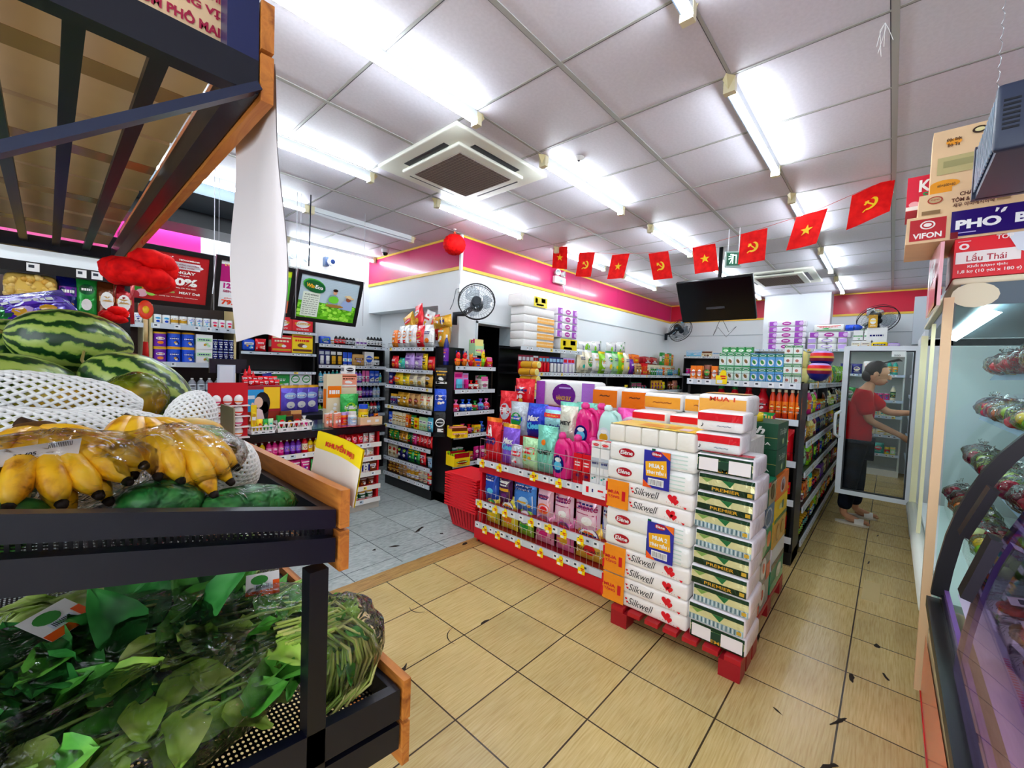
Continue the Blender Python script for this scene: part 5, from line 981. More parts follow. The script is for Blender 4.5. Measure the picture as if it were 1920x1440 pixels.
for i in range(2): row(FF_, 2.002+.1*i, .82, 1.4, 'rolls:white/lilac/white@.55,.095,.2', 'far shelf paper rolls, %s layer' % ['lower', 'upper'][i], 'roll stack', seed=330+i, fill=False)
row(FF_, 2.302, .9, 1.35, 'pack:white/red/green@.42,.12,.18', 'far shelf top by the roll stack', 'roll stack', seed=333, fill=False)
for i in range(2): put('tray', FF_ @ TR(1.5+.14*i, .06, 2.15), 'green and white packet on the far shelf, %s from the blue bottle' % ORD[i], 'green packets', b='white', a1='green', a2='white', w=.13, h=.2, d=.12, seed=3)
row(FF_, 2.002, 1.42, 2.06, 'box:white/cream/gold@.12,.14,.1*2 pack:yellow/black/gold@.2,.12,.12 pack:lilac/white/purple@.14,.1,.12 pack:white/gold/white@.2,.12,.12', 'far shelf top by the fan', 'roll stack', seed=334)
put('bottle', FF_ @ TR(1.45, .04, 2.36) @ Matrix.Rotation(PI/2, 4, 'Y') @ TR(0, 0, -.12), 'blue bottle lying on the paper rolls on the far shelf', None, b='blue', a1='blue', a2='navy', w=.1, h=.24, seed=2)
put('case', FF_ @ TR(1.73, .05, 2.003), 'plain white case under the standing gold boxes on the far shelf', None, b='white', a1='white', a2='white', w=.25, h=.345, d=.1, seed=1)
row(FF_, 2.35, 1.62, 1.9, 'box:gold/yellow/white@.11,.2,.06', 'far shelf standing gold box', 'fan', seed=335, fill=False)
for z in (1.2, 1.6): row(FF_, z, .03, 2.05, rspec(3300+int(z*10), ['bottle', 'box', 'can', 'pouch'], 6, hmax=.3), 'far shelf %s row' % ('lower' if z < 1.4 else 'middle'), 'pillar side', seed=int(z*100))
FL_ = TR(8.88, 3.25, 0, RZ)
shelving('far_low_shelf', 'shelf of clear containers in the far corner under the wall fan', FL_, 1.2, .4, [1.1, 1.5, 1.86], seed=36, wire=False)
row(FL_, 1.86, .05, 1.15, 'case:lightblue/white/cyan@.3,.12,.2 tray:cream/tan/brown@.2,.12,.1 case:white/lightblue/white@.24,.1,.2', 'far corner shelf top', 'corner', seed=361); row(FL_, 1.5, .05, 1.15, rspec(77, ['box', 'can'], 5, hmax=.25), 'far corner shelf middle', 'corner', seed=362)
# ---------------------------------------------------------------- open fruit cooler
def part(mb, n, root): return mb.obj(n, root)
CR = 'e8e0c0'
cl_ = empty('fruit_cooler', (2.8, -.18, 0), 'cream open cooler of bagged fruit with glass end beside the deli case', 'cooler')
L = 2.25
m = MB(); m.box(.04, -.78, .02, L, -.04, .42, 'eeeede', 'satin'); m.box(.06, -.05, .1, L, -.03, .4, 'dfe6ea', 'satin'); part(m, 'base', cl_)
m = MB(); m.M = Matrix.Translation((0, 0, 0)); m.tube([(.0, -.01, .43), (L, -.01, .43)], .04, 10, 'eef2e4', 'gloss'); part(m, 'bumper', cl_)
m = MB(); m.box(.04, -.80, .42, L, -.76, 1.9, 'd8f0ec', 'satin'); m.box(.04, -.76, .42, L, -.05, .47, 'e4ecea', 'satin'); part(m, 'liner', cl_)
m = MB(); m.box(0, -.80, 1.88, L, -.03, 1.975, '5c6c78', 'satin'); m.rbox(-.01, -.82, 1.955, L, .0, 1.985, .012, CR, 'satin', n=2); m.box(-.004, -.80, 1.86, .0, -.1, 1.96, '54646e', 'satin')
m.add([(-.006, -.075+.075*math.cos(t), 1.905+.055*math.sin(t)) for t in [2*PI*k/16 for k in range(16)]], [tuple(range(16))], CR, 'satin'); part(m, 'canopy', cl_)
m = MB(); m.add([(.01, -.8, .45), (.01, -.02, .45), (.01, -.02, 1.88), (.01, -.8, 1.88)], [(0, 1, 2, 3)], 'white', 'teal_glass'); part(m, 'end_glass', cl_)
m = MB(); m.box(-.012, -.012, .03, .022, .022, 1.90, 'f0cfa0', 'satin'); part(m, 'edge_strip', cl_)
m = MB(); m.box(L-.03, -.03, .42, L, .012, 1.9, 'f2eec0', 'satin'); part(m, 'edge_strip', cl_)
m = MB(); m.box(1.2, -.02, .47, 1.225, .0, 1.9, 'f2eec0', 'satin'); part(m, 'edge_strip', cl_)
m = MB(); m.M = TR(.15, -.13, 1.86); m.add([(0, 0, 0), (1.9, 0, 0), (1.9, -.05, -.02), (0, -.05, -.02)], [(0, 1, 2, 3), (3, 2, 1, 0)], 'white', 'cooler_light'); part(m, 'lamp_strip', cl_)
for i, (z, y) in enumerate(((1.58, -.42), (1.27, -.38), (.92, -.33))):
    m = MB(); m.box(.06, -.76, z-.015, L-.05, y, z, 'e8f4f4', 'satin'); s = part(m, 'shelf', cl_)
    r = MB(); r.add([(.06, y+.004, z+.01), (L-.05, y+.004, z+.01), (L-.05, y+.03, z-.04), (.06, y+.03, z-.04)], [(0, 1, 2, 3), (3, 2, 1, 0)], 'c8dcf4', 'gloss'); part(r, 'price_rail', s)
def fruit_bag(seed, cols, n=9, w=.2, d=.18, h=.13):
    rg = random.Random(seed); m = MB(); pos = []
    for i in range(n):
        x = rg.uniform(-.5, .5)*(w-.07); y = rg.uniform(-.5, .5)*(d-.07); z = .036+(h-.07)*rg.random()*(1-abs(x)/w-abs(y)/d); r = .036*rg.uniform(.9, 1.1)
        m.blob((x, y, z), (r, r, r*.92), rg.choice(cols), 'gloss', 10, 7)
    f = MB(); ph = rg.uniform(0, 6)
    def q(d_): return 1+.13*noise.noise(d_*3+Vector((seed, 0, 0)))+.05*math.sin(9*math.atan2(d_.y, d_.x)+ph)
    f.blob((0, 0, h*.5), (w*.56, d*.56, h*.56), 'white', 'cling', 18, 12, fn=q); f.tube([(0, 0, h*1.0), (.02, .0, h*1.12), (.03, .01, h*1.3)], [.03, .008, .03], 8, 'white', 'cling', caps=False)
    return [me_(m, 'fruit'), me_(f, 'plastic_bag')]
FB_ = [fruit_bag(1, ['c01424', 'd83038', 'f4e0d0', 'b01020']), fruit_bag(2, ['c8202c', 'e85a30', 'f0b040']), fruit_bag(3, ['b41828', 'f0c030', 'e07028', '90c030']), fruit_bag(4, ['901428', '701030', 'c02840']), fruit_bag(5, ['c8d878', 'a8c050', 'e8e0a0']), fruit_bag(6, ['7a1828', '5a1020', 'a02030', 'e8e8a0'], 14)]
FN = ['red and white apples', 'red and orange apples', 'red, yellow and orange fruit', 'dark red plums', 'pale green pears', 'dark red grapes']
n_ = 0
for sh, (z, y0, vs) in enumerate(((1.585, -.55, (0, 0, 1, 0, 0, 1, 0, 1)), (1.275, -.52, (1, 2, 0, 4, 2, 0, 1, 2)), (.925, -.48, (5, 3, 4, 5, 3, 4, 3, 5)))):
    for i, v in enumerate(vs):
        for k in range(2 if sh == 0 else 1):
            dup(FB_[v], 'fruit_bag', TR(2.98+.235*i+.03*k, -.18+y0+.14-(.0 if k == 0 else .16)+(.0), z+.10*k*1.0+.0, i*1.3+k), 'bag of %s, cooler %s shelf, %s from the glass end%s' % (FN[v], ['top', 'middle', 'lower'][sh], ORD[i], ', rear' if k else ''), 'fruit bag', 'fruit bags in the cooler')
for i in range(8): dup(FB_[(4, 2, 5, 3)[i % 4]], 'fruit_bag', TR(3.0+.24*i, -.45, .60, i), 'bag of %s, cooler deck, %s from the glass end' % (FN[(4, 2, 5, 3)[i % 4]], ORD[i]), 'fruit bag', 'fruit bags in the cooler')
cr = MB()
for k in range(9):
    for (a, b) in (((0, 0, .015*k), (.36, 0, .015*k)), ((0, .24, .015*k), (.36, .24, .015*k)), ((0, 0, .015*k), (0, .24, .015*k)), ((.36, 0, .015*k), (.36, .24, .015*k))): cr.bar(a, b, .006, .005, 'f0f6f4', 'satin')
for k in range(19): cr.bar((.02*k, 0, 0), (.02*k, 0, .12), .005, .005, 'f0f6f4', 'satin', up=(0, 1, 0)); cr.bar((.02*k, .24, 0), (.02*k, .24, .12), .005, .005, 'f0f6f4', 'satin', up=(0, 1, 0))
for k in range(13): cr.bar((0, .02*k, 0), (0, .02*k, .12), .005, .005, 'f0f6f4', 'satin', up=(1, 0, 0)); cr.bar((.36, .02*k, 0), (.36, .02*k, .12), .005, .005, 'f0f6f4', 'satin', up=(1, 0, 0))
cr.box(0, 0, 0, .36, .24, .004, 'f0f6f4')
CRT = [me_(cr, 'crate')]
for i in range(5): dup(CRT, 'plastic_crate', TR(2.92+.42*i, -.62, .472), 'white mesh crate on the cooler deck, %s from the glass end' % ORD[i], 'crate', 'white mesh crates in the cooler')
# cartons stacked on the cooler
def carton(x0, x1, y0, y1, z0, z1, col, lab, items=(), faces=None, mat='cardboard', cat='box'):
    m = MB(); m.box(x0, y0, z0, x1, y1, z1, col, mat, faces); w = y1-y0; h = z1-z0
    for k, q in enumerate(items):
        S = planeS((x0, y1, z0), (0, -1, 0), (0, 0, 1), .0015+.0007*k)   # u from the aisle edge inwards, v up
        if q[0] == 'r': m.rect(S, q[1], q[2], q[3], q[4], q[5])
        elif q[0] == 'o': m.oval(S, q[1], q[2], q[3], q[4], q[5], n=18)
        elif q[0] == 'p': m.patch(S, q[1], q[2])
        else: put_text(m, S, q[1], q[2], q[3], q[4], q[5], q[6], bold=q[7] if len(q) > 7 else .02, shear=0)
    return tag(m.obj('shipping_carton'), lab, cat, 'cartons stacked on the cooler')
carton(2.80, 3.15, -.60, -.18, 1.988, 2.165, 'e01828', 'red carton with a white name panel resting on the cooler top', (('r', .006, .062, .2, .115, 'f4ece8'), ('t', 'Lẩu Thái', .10, .088, .12, .036, 'b01830', .01), ('t', 'Khối lượng tịnh:', .105, .048, .12, .018, 'f4e8e4', .02), ('t', '1,8 kg (10 gói x 180 g)', .11, .024, .19, .018, 'f4e8e4', .02), ('o', .03, .138, .016, .014, 'f4ece8'), ('o', .03, .138, .008, .007, 'e01828'), ('r', .01, .16, .05, .163, 'f4d0d0'),
    ('p', [(.155, .177), (.22, .177), (.3, .09), (.3, .06), (.19, .10)], 'dfe6f0'), ('t', 'TOP', .15, .165, .05, .02, 'f4ece8')), mat='satin')
carton(2.80, 3.2, -.70, -.012, 2.167, 2.292, 'tan', 'brown carton with a purple PHỞ BÒ panel on the red carton', (('r', .012, .012, .135, .112, 'b81420'), ('t', 'VIFON', .073, .034, .098, .026, 'f4f0ea', .03), ('o', .073, .082, .026, .02, 'f4f0ea'), ('o', .073, .082, .02, .015, 'b81420'), ('o', .073, .082, .014, .009, 'f4f0ea'), ('r', .15, .01, .66, .125, '2a1468'), ('t', 'PHO  BÒ', .30, .066, .27, .052, 'f4f4f4', .05), ('p', [(.30, .09), (.312, .096), (.318, .112), (.308, .112), (.300, .1)], 'f4f4f4'), ('p', [(.283, .098), (.289, .098), (.296, .112), (.286, .116)], 'f4f4f4'), ('r', .175, .022, .23, .026, 'c8b8e8'), ('r', .15, .0, .175, .03, '7a1420')))
carton(2.83, 3.2, -.55, -.05, 2.294, 2.40, 'c4a878', 'kraft carton lettered CHÁO TƯƠI above the purple lettered carton', (('t', 'CHÁO TƯƠI', .19, .088, .11, .022, '5a2a1c', .03), ('t', 'TÔM & RAU NGÓT', .19, .062, .16, .022, '5a2a1c', .03), ('t', '새우 아미메시바죽', .18, .036, .13, .02, '5a2a1c', .02), ('o', .055, .075, .026, .018, 'b0402c'), ('o', .055, .075, .021, .013, 'c4a878'), ('t', 'oyo', .055, .075, .03, .008, 'b0402c'), ('r', .012, .01, .075, .028, '8a6a44'), ('r', .25, .03, .29, .055, '9a7a50')))
carton(2.86, 2.98, -.46, -.085, 2.402, 2.70, 'd8c07c', 'tall yellow carton standing on the kraft carton', (('r', .0, .0, .075, .045, 'e89a20'), ('o', .05, .045, .05, .02, 'e89a20'), ('t', '60×600×60', .055, .04, .06, .014, '6a4410'), ('r', .02, .09, .14, .17, 'bcb07a'), ('r', .04, .12, .16, .15, 'a09a68'), ('o', .07, .235, .026, .014, 'f0a030'), ('t', 'Đặc Biệt', .07, .245, .05, .018, '502a10', .03), ('t', 'Bò Ta', .07, .222, .04, .016, '502a10', .02), ('o', .15, .265, .024, .016, '3a2a20'), ('o', .15, .265, .016, .009, 'e8dca0')))
carton(3.05, 3.3, -.5, -.005, 2.402, 2.575, 'd01838', 'red carton with white script behind the yellow carton', (('t', 'Kí', .075, .12, .06, .06, 'f4f4f0', .03), ('t', 'Sư', .085, .07, .05, .032, '2a9a50', .03), ('o', .03, .03, .02, .015, 'f0b0b8'), ('r', 0, 0, .4, .02, 'f0ece8')), mat='satin')
# leaning red and white sign
m = MB(); A = [(3.25, -.118, 1.86), (2.66, -.128, 1.85), (2.66, -.128, 2.13), (3.25, -.118, 2.2)]; B = [(p[0], p[1]-.012, p[2]) for p in A]
m.add(A+B, [(0, 3, 2, 1), (4, 5, 6, 7), (0, 1, 5, 4), (1, 2, 6, 5), (2, 3, 7, 6), (3, 0, 4, 7)], 'e8a8b0', 'gloss'); S = lambda u, v: (2.95-u, -.1205, 2.02+v); m.rect(S, -.28, -.15, .28, -.02, 'd04858', 'gloss'); put_text(m, lambda u, v: (2.95-u, -.1185, 2.03+v), 'Mart', .0, .02, .4, .12, 'ffffff', 'gloss', bold=.04); m.rect(S, -.29, -.17, .29, -.15, 'e8a020')
tag(m.obj('sign_board'), 'pink and white sign board leaning at the cooler corner under the cartons', 'sign')
# ---------------------------------------------------------------- reach-in fridge with the open door
fr = empty('drinks_fridge', (5.42, -.18, 0), 'white upright fridge with one glass door standing open', 'fridge')
m = MB(); m.box(0, -.7, .05, .03, -.02, 1.9, 'e8eef2', 'satin'); m.box(1.25, -.7, .05, 1.28, -.02, 1.9, 'e8eef2', 'satin'); m.box(0, -.7, 1.84, 1.28, -.02, 1.98, 'dfe6ea', 'satin'); m.box(0, -.7, .05, 1.28, -.02, .34, 'dfe6ea', 'satin'); m.box(0, -.72, .05, 1.28, -.69, 1.9, 'cfe0e4', 'satin'); m.box(.62, -.06, .34, .66, -.02, 1.84, 'e8eef2', 'satin'); part(m, 'cabinet', fr)
m = MB(); m.box(.5, -.1, 1.80, .52, -.08, 1.82, 'white', 'cooler_light'); m.box(.05, -.12, 1.80, 1.2, -.09, 1.82, 'white', 'cooler_light'); part(m, 'lamp_strip', fr)
for z in (.6, .85, 1.1, 1.35, 1.6): m = MB(); m.box(.03, -.68, z-.012, 1.25, -.1, z, 'dce8ec', 'satin'); part(m, 'shelf', fr)
def glass_door(name, root, M, w, h, hx=None):
    e = MB(); t = .045; e.M = M; c = 'e4ecf4'
    e.box(0, 0, 0, w, .035, t, c, 'satin'); e.box(0, 0, h-t, w, .035, h, c, 'satin'); e.box(0, 0, t, t, .035, h-t, c, 'satin'); e.box(w-t, 0, t, w, .035, h-t, c, 'satin'); d = part(e, name, root)
    g = MB(); g.M = M; g.add([(t, .018, t), (w-t, .018, t), (w-t, .018, h-t), (t, .018, h-t)], [(0, 1, 2, 3)], 'white', 'glass'); part(g, 'pane', d)
    q = MB(); q.M = M
    for (a, b) in ((t, t+.012), (w-t-.012, w-t)): q.box(a, -.001, t, b, .03, h-t, '20262c', 'satin')
    q.box(t, -.001, h-t-.012, w-t, .03, h-t, '20262c', 'satin'); q.box(t, -.001, t, w-t, .03, t+.012, '20262c', 'satin'); part(q, 'gasket', d)
    hm = MB(); hm.M = M; hm.tube([(.01, 0, h*.38), (-.03, -.01, h*.40), (-.035, -.012, h*.47), (-.03, -.01, h*.54), (.01, 0, h*.56)], .014, 8, 'eef4f6', 'satin'); part(hm, 'handle', d); return d, M
# the open leaf swings out over the aisle, its handle edge away from the cabinet
Md = Matrix.Translation((-.01, .555, .345)) @ Matrix.Rotation(-PI/2, 4, 'Z'); d1, _ = glass_door('door', fr, Md, .57, 1.495)
lb = MB(); lb.M = Md; S = planeS((0, -.004, 0), (1, 0, 0), (0, 0, 1), .001); lb.rect(S, .36, 1.39, .46, 1.445, 'dfe8e8'); put_text(lb, S2(S, .001), '500', .40, 1.405, .045, .018, '6a7478'); lb.obj('notice', d1)
d2, _ = glass_door('door', fr, TR(1.28-.62, -.02, .345), .61, 1.495)
for i, z in enumerate((.34, .6, .85, 1.1, 1.35, 1.6)): row(TR(5.45, -.80, 0), z, .02, 1.2, rspec(5000+i, ['bottle', 'can', 'milk'], 6, ['lightgreen', 'green', 'yellow', 'white', 'red', 'teal', 'cream'], hmax=.22), 'fridge %s shelf' % ['lowest', 'second', 'third', 'fourth', 'fifth', 'top'][i], 'cooler side', y=.25, seed=500+i)
FX_ = TR(8.95, -.20, 0, PI)
shelving('chilled_shelf', 'white chilled wall shelving beyond the drinks fridge', FX_, 2.2, .55, [.4, .7, 1.0, 1.3, 1.6], top=2.0, kick='white', frame='dfe8e8', rail='cfe0f4', wire=False, seed=71, kickh=.3)
for i, z in enumerate((.4, .7, 1.0, 1.3, 1.6)): row(FX_, z, .04, 2.15, rspec(7000+i, ['milk', 'cup', 'can', 'pouch', 'pack'], 7, ['lightgreen', 'green', 'yellow', 'white', 'red', 'teal', 'cream', 'lightblue'], hmax=.2), 'chilled %s shelf' % ['lowest', 'second', 'third', 'fourth', 'top'][i], 'far wall', y=.05, seed=700+i)
# ---------------------------------------------------------------- curved glass deli case
dc = empty('deli_case', (1.0, -.18, 0), 'deli case with curved purple tinted glass and black end arch', 'display case')
X0, X1 = -.35, 1.66
arcp = [(-.0, .565), (-.004, .62), (-.012, .70), (-.032, .84), (-.055, .94), (-.085, 1.04), (-.12, 1.13), (-.165, 1.22), (-.225, 1.31), (-.30, 1.38), (-.42, 1.43), (-.6, 1.45), (-.8, 1.45)]
m = MB(); m.box(X0, -.85, .04, X1, -.02, .50, 'd8c898', 'gloss'); m.box(X0, -.012, .12, X1, -.004, .47, 'cdbf94', 'gloss'); part(m, 'base', dc)
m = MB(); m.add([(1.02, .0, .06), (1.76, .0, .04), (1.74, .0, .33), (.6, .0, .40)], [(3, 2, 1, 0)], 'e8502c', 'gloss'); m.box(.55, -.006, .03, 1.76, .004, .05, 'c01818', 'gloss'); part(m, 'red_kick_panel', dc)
m = MB(); m.box(X0, -.06, .50, X1, .012, .545, '08080c', 'satin'); m.box(X0, -.05, .545, X1, -.03, .575, '17171c', 'gloss'); part(m, 'front_rail', dc)
m = MB(); m.box(X0, -.055, .565, X1-.03, -.04, .60, '7a5aa0', 'gloss'); part(m, 'glass_channel', dc)
def sweep(p, w, t, x0, x1, col, mat):
    q = MB(); n = len(p); vs = []
    for i, (y, z) in enumerate(p):
        a = p[max(0, i-1)]; b = p[min(n-1, i+1)]; d = Vector((b[0]-a[0], b[1]-a[1])).normalized(); nx, nz = d.y, -d.x
        vs += [(x0, y, z), (x1, y, z), (x1, y-nx*t, z-nz*t), (x0, y-nx*t, z-nz*t)]
    fs = []
    for i in range(n-1):
        for k in range(4): k2 = (k+1) % 4; fs.append((4*i+k, 4*i+k2, 4*i+4+k2, 4*i+4+k))
    fs += [(3, 2, 1, 0), (4*n-4, 4*n-3, 4*n-2, 4*n-1)]; q.add(vs, fs, col, mat, False); return q
part(sweep(arcp, 0, .052, X1-.03, X1+.005, '08080c', 'satin'), 'end_arch', dc)
m = MB(); vs = []
for (y, z) in arcp: vs += [(X0, y-.02, z), (.99, y-.02, z)]
m.add(vs, [(2*i, 2*i+1, 2*i+3, 2*i+2) for i in range(len(arcp)-1)], 'white', 'purple_glass', True); part(m, 'curved_glass', dc)
arc2 = [(y-.022, z) for y, z in arcp[:11]]; part(sweep(arc2, 0, .012, .985, .995, '1a0c24', 'gloss'), 'pane_edge', dc); part(sweep([(y-.03, z) for y, z in arcp[:11]], 0, .02, .999, 1.03, '5a3a88', 'gloss'), 'pane_edge', dc)
for (xa, i0, i1) in ((1.30, 4, 6), (.93, 3, 5)):
    (ya, za), (yb, zb) = arcp[i0], arcp[i1]; q = MB(); q.M = Matrix.Identity(4); q.bar((xa, ya+.006, za), (xa, yb+.006, zb), .026, .075, '0c0c10', 'satin', up=(1, 0, 0)); part(q, 'handle', dc)
m = MB(); m.add([(X0, -.08, .60), (X1-.04, -.08, .60), (X1-.04, -.80, .72), (X0, -.80, .72)], [(0, 1, 2, 3)], 'c8c0d8', 'satin')
for k in range(90): x = X0+.02+k*.016; m.box(x, -.26, .606, x+.006, -.14, .612, 'e0508a', 'satin')
part(m, 'deck', dc)
m = MB(); m.box(X0, -.80, .98, X1-.04, -.42, .99, 'd8d0e4', 'satin'); part(m, 'shelf', dc)
m = MB(); m.box(X0, -.85, .5, X1, -.82, 1.44, 'b8b0d0', 'satin'); part(m, 'back_panel', dc)
m = MB(); m.box(X0+.05, -.5, 1.40, X1-.1, -.47, 1.415, 'white', 'pink_lamp'); part(m, 'lamp_strip', dc)
def meat(seed, c1, c2):
    rg = random.Random(seed); m = MB(); m.rbox(-.1, -.07, 0, .1, .07, .02, .008, 'f0f0f4', 'satin')
    for i in range(5): m.blob((rg.uniform(-.05, .05), rg.uniform(-.03, .03), .03), (.05, .03, .018), rg.choice([c1, c2]), 'satin', 10, 6)
    f = MB(); f.rbox(-.103, -.073, .006, .103, .073, .055, .015, 'white', 'cling', puff=.006); l = MB(); l.rect(lambda u, v: (u, v, .064), -.05, -.03, .04, .02, 'f4f4f4'); l.rect(lambda u, v: (u, v, .0645), -.03, -.02, .02, -.005, '404048')
    return [me_(m, 'tray'), me_(f, 'wrap'), me_(l, 'price_label')]
MT = [meat(1, 'e05080', 'f090b0'), meat(2, 'c83050', 'e87080'), meat(3, 'f0a080', 'd86048'), meat(4, 'e8d0a0', 'c8a060')]
MN = ['bright pink meat', 'red meat', 'orange sausage', 'pale sausage']
k_ = 0
for j, y in enumerate((-.40, -.56, -.72, -.86)):
    for i in range(8):
        v = (i*3+j*2) % 4 if i < 5 else 3-(i+j) % 2; z = .60+(-.18-y-.08+.02)*.167-.0
        dup(MT[v], 'meat_tray', TR(.85+.225*i, y, .615+(-y-.26)*.167, 0, rx=-.16), 'wrapped tray of %s, deli deck, %s from the shop door, row %d' % (MN[v], ORD[i], j+1), 'food tray', 'wrapped trays on the deli deck')
for i in range(8): dup(MT[(i*2+1) % 4], 'meat_tray', TR(.85+.225*i, -.72, .993, .1*i), 'wrapped tray of %s on the deli upper shelf, %s from the shop door' % (MN[(i*2+1) % 4], ORD[i]), 'food tray', 'wrapped trays on the deli shelf')
PK = [me_(b, n) for n, b in k_pouch(.22, .26, .09, 'f070c0', 'white', 'magenta', 5)]
for i in range(5): dup(PK, 'pink_pouch', TR(1.0+.24*i, -.52, .70, PI*.5, rx=0) @ Matrix.Rotation(.3, 4, 'X'), 'glossy pink food pouch leaning in the deli case, %s from the shop door' % ORD[i], 'food pouch', 'pink pouches in the deli case')
# hanging insect lamp
il = empty('insect_lamp', (1.95, -.19, 2.22), 'dark insect killer lamp hanging from the ceiling over the deli case', 'lamp')
m = MB(); m.rbox(0, -.30, 0, .03, 0, .2, .012, '2c3448', 'satin', n=3)
for k in range(7):
    for c in range(3): m.box(-.002, -.05-.09*c, .06+.014*k, .001, -.015-.09*c, .066+.014*k, '0a0e18', 'satin')
m.add([(-.001, -.01+.0*k, .03) for k in range(1)]*3, [(0, 1, 2)], '0a0e18'); part(m, 'end_cap', il)
m = MB(); m.box(.46, -.30, 0, .49, 0, .2, '2c3448', 'satin'); m.box(.02, -.29, .18, .47, -.01, .2, '2c3448', 'satin'); m.box(.02, -.29, 0, .47, -.01, .02, '2c3448', 'satin'); part(m, 'housing', il)
m = MB()
for k in range(13): m.bar((.04+.033*k, -.004, .02), (.04+.033*k, -.004, .18), .012, .004, 'b0c4d8', 'metal', up=(0, 1, 0))
part(m, 'grille', il)
m = MB(); m.tube([(.03, -.12, .2), (.02, -.10, .3), (.06, -.08, .45), (.02, -.09, .55), (.05, -.12, .78)], .006, 6, '101018', 'satin'); part(m, 'power_cord', il)
m = MB(); 
for k in range(12): m.tube([(.3+.004*math.sin(a), -.03+.004*math.cos(a), .2+.6/12*k+.008*a) for a in (0, 2, 4, 6)], .0012, 4, 'c0c8d0', 'metal')
part(m, 'hanging_chain', il)
# ---------------------------------------------------------------- produce rack by the camera
def watermelon_mat():
    m = newmat('melon_rind', .3, 0, .5, attr=False, coat=.2); n, l, b = nodes(m)
    tc = n.new('ShaderNodeTexCoord'); mp = n.new('ShaderNodeMapping'); mp.inputs['Rotation'].default_value = (0, PI/2, 0); l.new(tc.outputs['Object'], mp.inputs[0])
    gr = n.new('ShaderNodeTexGradient'); gr.gradient_type = 'RADIAL'; l.new(mp.outputs[0], gr.inputs[0])
    ns = n.new('ShaderNodeTexNoise'); ns.inputs['Scale'].default_value = 26; ns.inputs['Detail'].default_value = 5; l.new(tc.outputs['Object'], ns.inputs['Vector'])
    a = n.new('ShaderNodeMath'); a.operation = 'MULTIPLY_ADD'; a.inputs[1].default_value = .12; l.new(ns.outputs[0], a.inputs[0]); l.new(gr.outputs[1], a.inputs[2])
    s = n.new('ShaderNodeMath'); s.operation = 'MULTIPLY'; s.inputs[1].default_value = 2*PI*12; l.new(a.outputs[0], s.inputs[0]); si = n.new('ShaderNodeMath'); si.operation = 'SINE'; l.new(s.outputs[0], si.inputs[0])
    n2 = n.new('ShaderNodeTexNoise'); n2.inputs['Scale'].default_value = 60; n2.inputs['Detail'].default_value = 6; l.new(tc.outputs['Object'], n2.inputs['Vector'])
    q = n.new('ShaderNodeMath'); q.operation = 'MULTIPLY_ADD'; q.inputs[1].default_value = 1.6; l.new(n2.outputs[0], q.inputs[0]); l.new(si.outputs[0], q.inputs[2])
    mr = n.new('ShaderNodeMapRange'); mr.inputs['From Min'].default_value = -.4; mr.inputs['From Max'].default_value = 2.0; l.new(q.outputs[0], mr.inputs[0])
    r = ramp_mix(m, mr, [(.25, '0c3414'), (.42, '2c5c1e'), (.52, '7c9a38'), (.8, 'a4b858')]); l.new(r.outputs[0], b.inputs['Base Color'])
watermelon_mat()
proc('banana_skin', [(.28, '4a2408'), (.35, 'd08a14'), (.47, 'f6b818'), (.75, 'fccc30')], 30, (1, 1, 1), .35, .4, Detail=7.0, coat=.15)
proc('mango_skin', [(.3, '7a8a20'), (.48, 'c8a038'), (.62, 'e09a40'), (.75, 'a0a838')], 9, (1, 1, 1), .35)
proc('papaya_skin', [(.35, '3a5a14'), (.5, '8a9420'), (.65, 'd0a020')], 8, (1, 1, 1), .25, coat=.2)
proc('avocado_skin', [(.35, '0e4a1c'), (.5, '2a7a34'), (.7, '4a9448')], 40, (1, 1, 1), .35, bump=.3)
proc('pale_green_skin', [(.3, '84b058'), (.7, 'a8cc74')], 10, (1, 1, 1), .35)
proc('leaf_green', [(.3, '2c6a1c'), (.5, '4c9a30'), (.7, '7cc04c')], 12, (1, 1, 1), .42, .35, Detail=5.0)
proc('leaf_dark', [(.3, '144a1c'), (.5, '2a7830'), (.7, '48a048')], 12, (1, 1, 1), .42, .35)
proc('leaf_light', [(.3, '6c9c2c'), (.5, 'a0c848'), (.7, 'cce078')], 14, (1, 1, 1), .45, .3)
proc('cabbage_leaf', [(.3, '8cb040'), (.5, 'c2d878'), (.72, 'eef0c4')], 16, (1, 3, 1), .45, .3, bump=.5)
def perf():
    m = newmat('perforated', .4, 0, .4, attr=False, col='0c0c10'); n, l, b = nodes(m)
    tc = n.new('ShaderNodeTexCoord'); sp = n.new('ShaderNodeSeparateXYZ'); l.new(tc.outputs['Object'], sp.inputs[0]); o = []
    for ax, s in ((0, .009), (1, .013)):
        d = n.new('ShaderNodeMath'); d.operation = 'DIVIDE'; d.inputs[1].default_value = s; l.new(sp.outputs[ax], d.inputs[0])
        p = n.new('ShaderNodeMath'); p.operation = 'PINGPONG'; p.inputs[1].default_value = .5; l.new(d.outputs[0], p.inputs[0]); o.append(p)
    q = []
    for p in o: a = n.new('ShaderNodeMath'); a.operation = 'POWER'; a.inputs[1].default_value = 2; l.new(p.outputs[0], a.inputs[0]); q.append(a)
    s = n.new('ShaderNodeMath'); s.operation = 'ADD'; l.new(q[0].outputs[0], s.inputs[0]); l.new(q[1].outputs[0], s.inputs[1])
    g = n.new('ShaderNodeMath'); g.operation = 'GREATER_THAN'; g.inputs[1].default_value = .07; l.new(s.outputs[0], g.inputs[0]); l.new(g.outputs[0], b.inputs['Alpha'])
perf()
BM = '0c0e1c'
rk = empty('produce_rack', (.33, .757, 0), 'black metal produce rack with wooden front boards close to the camera', 'rack')
O = Vector((.33, .757, 0))
def rp(mb, n, parent=None, owner=None): mb.M = Matrix.Identity(4); o = mb.obj(n, parent or rk); return o
def RM(): m = MB(); m.M = Matrix.Translation(-O); return m
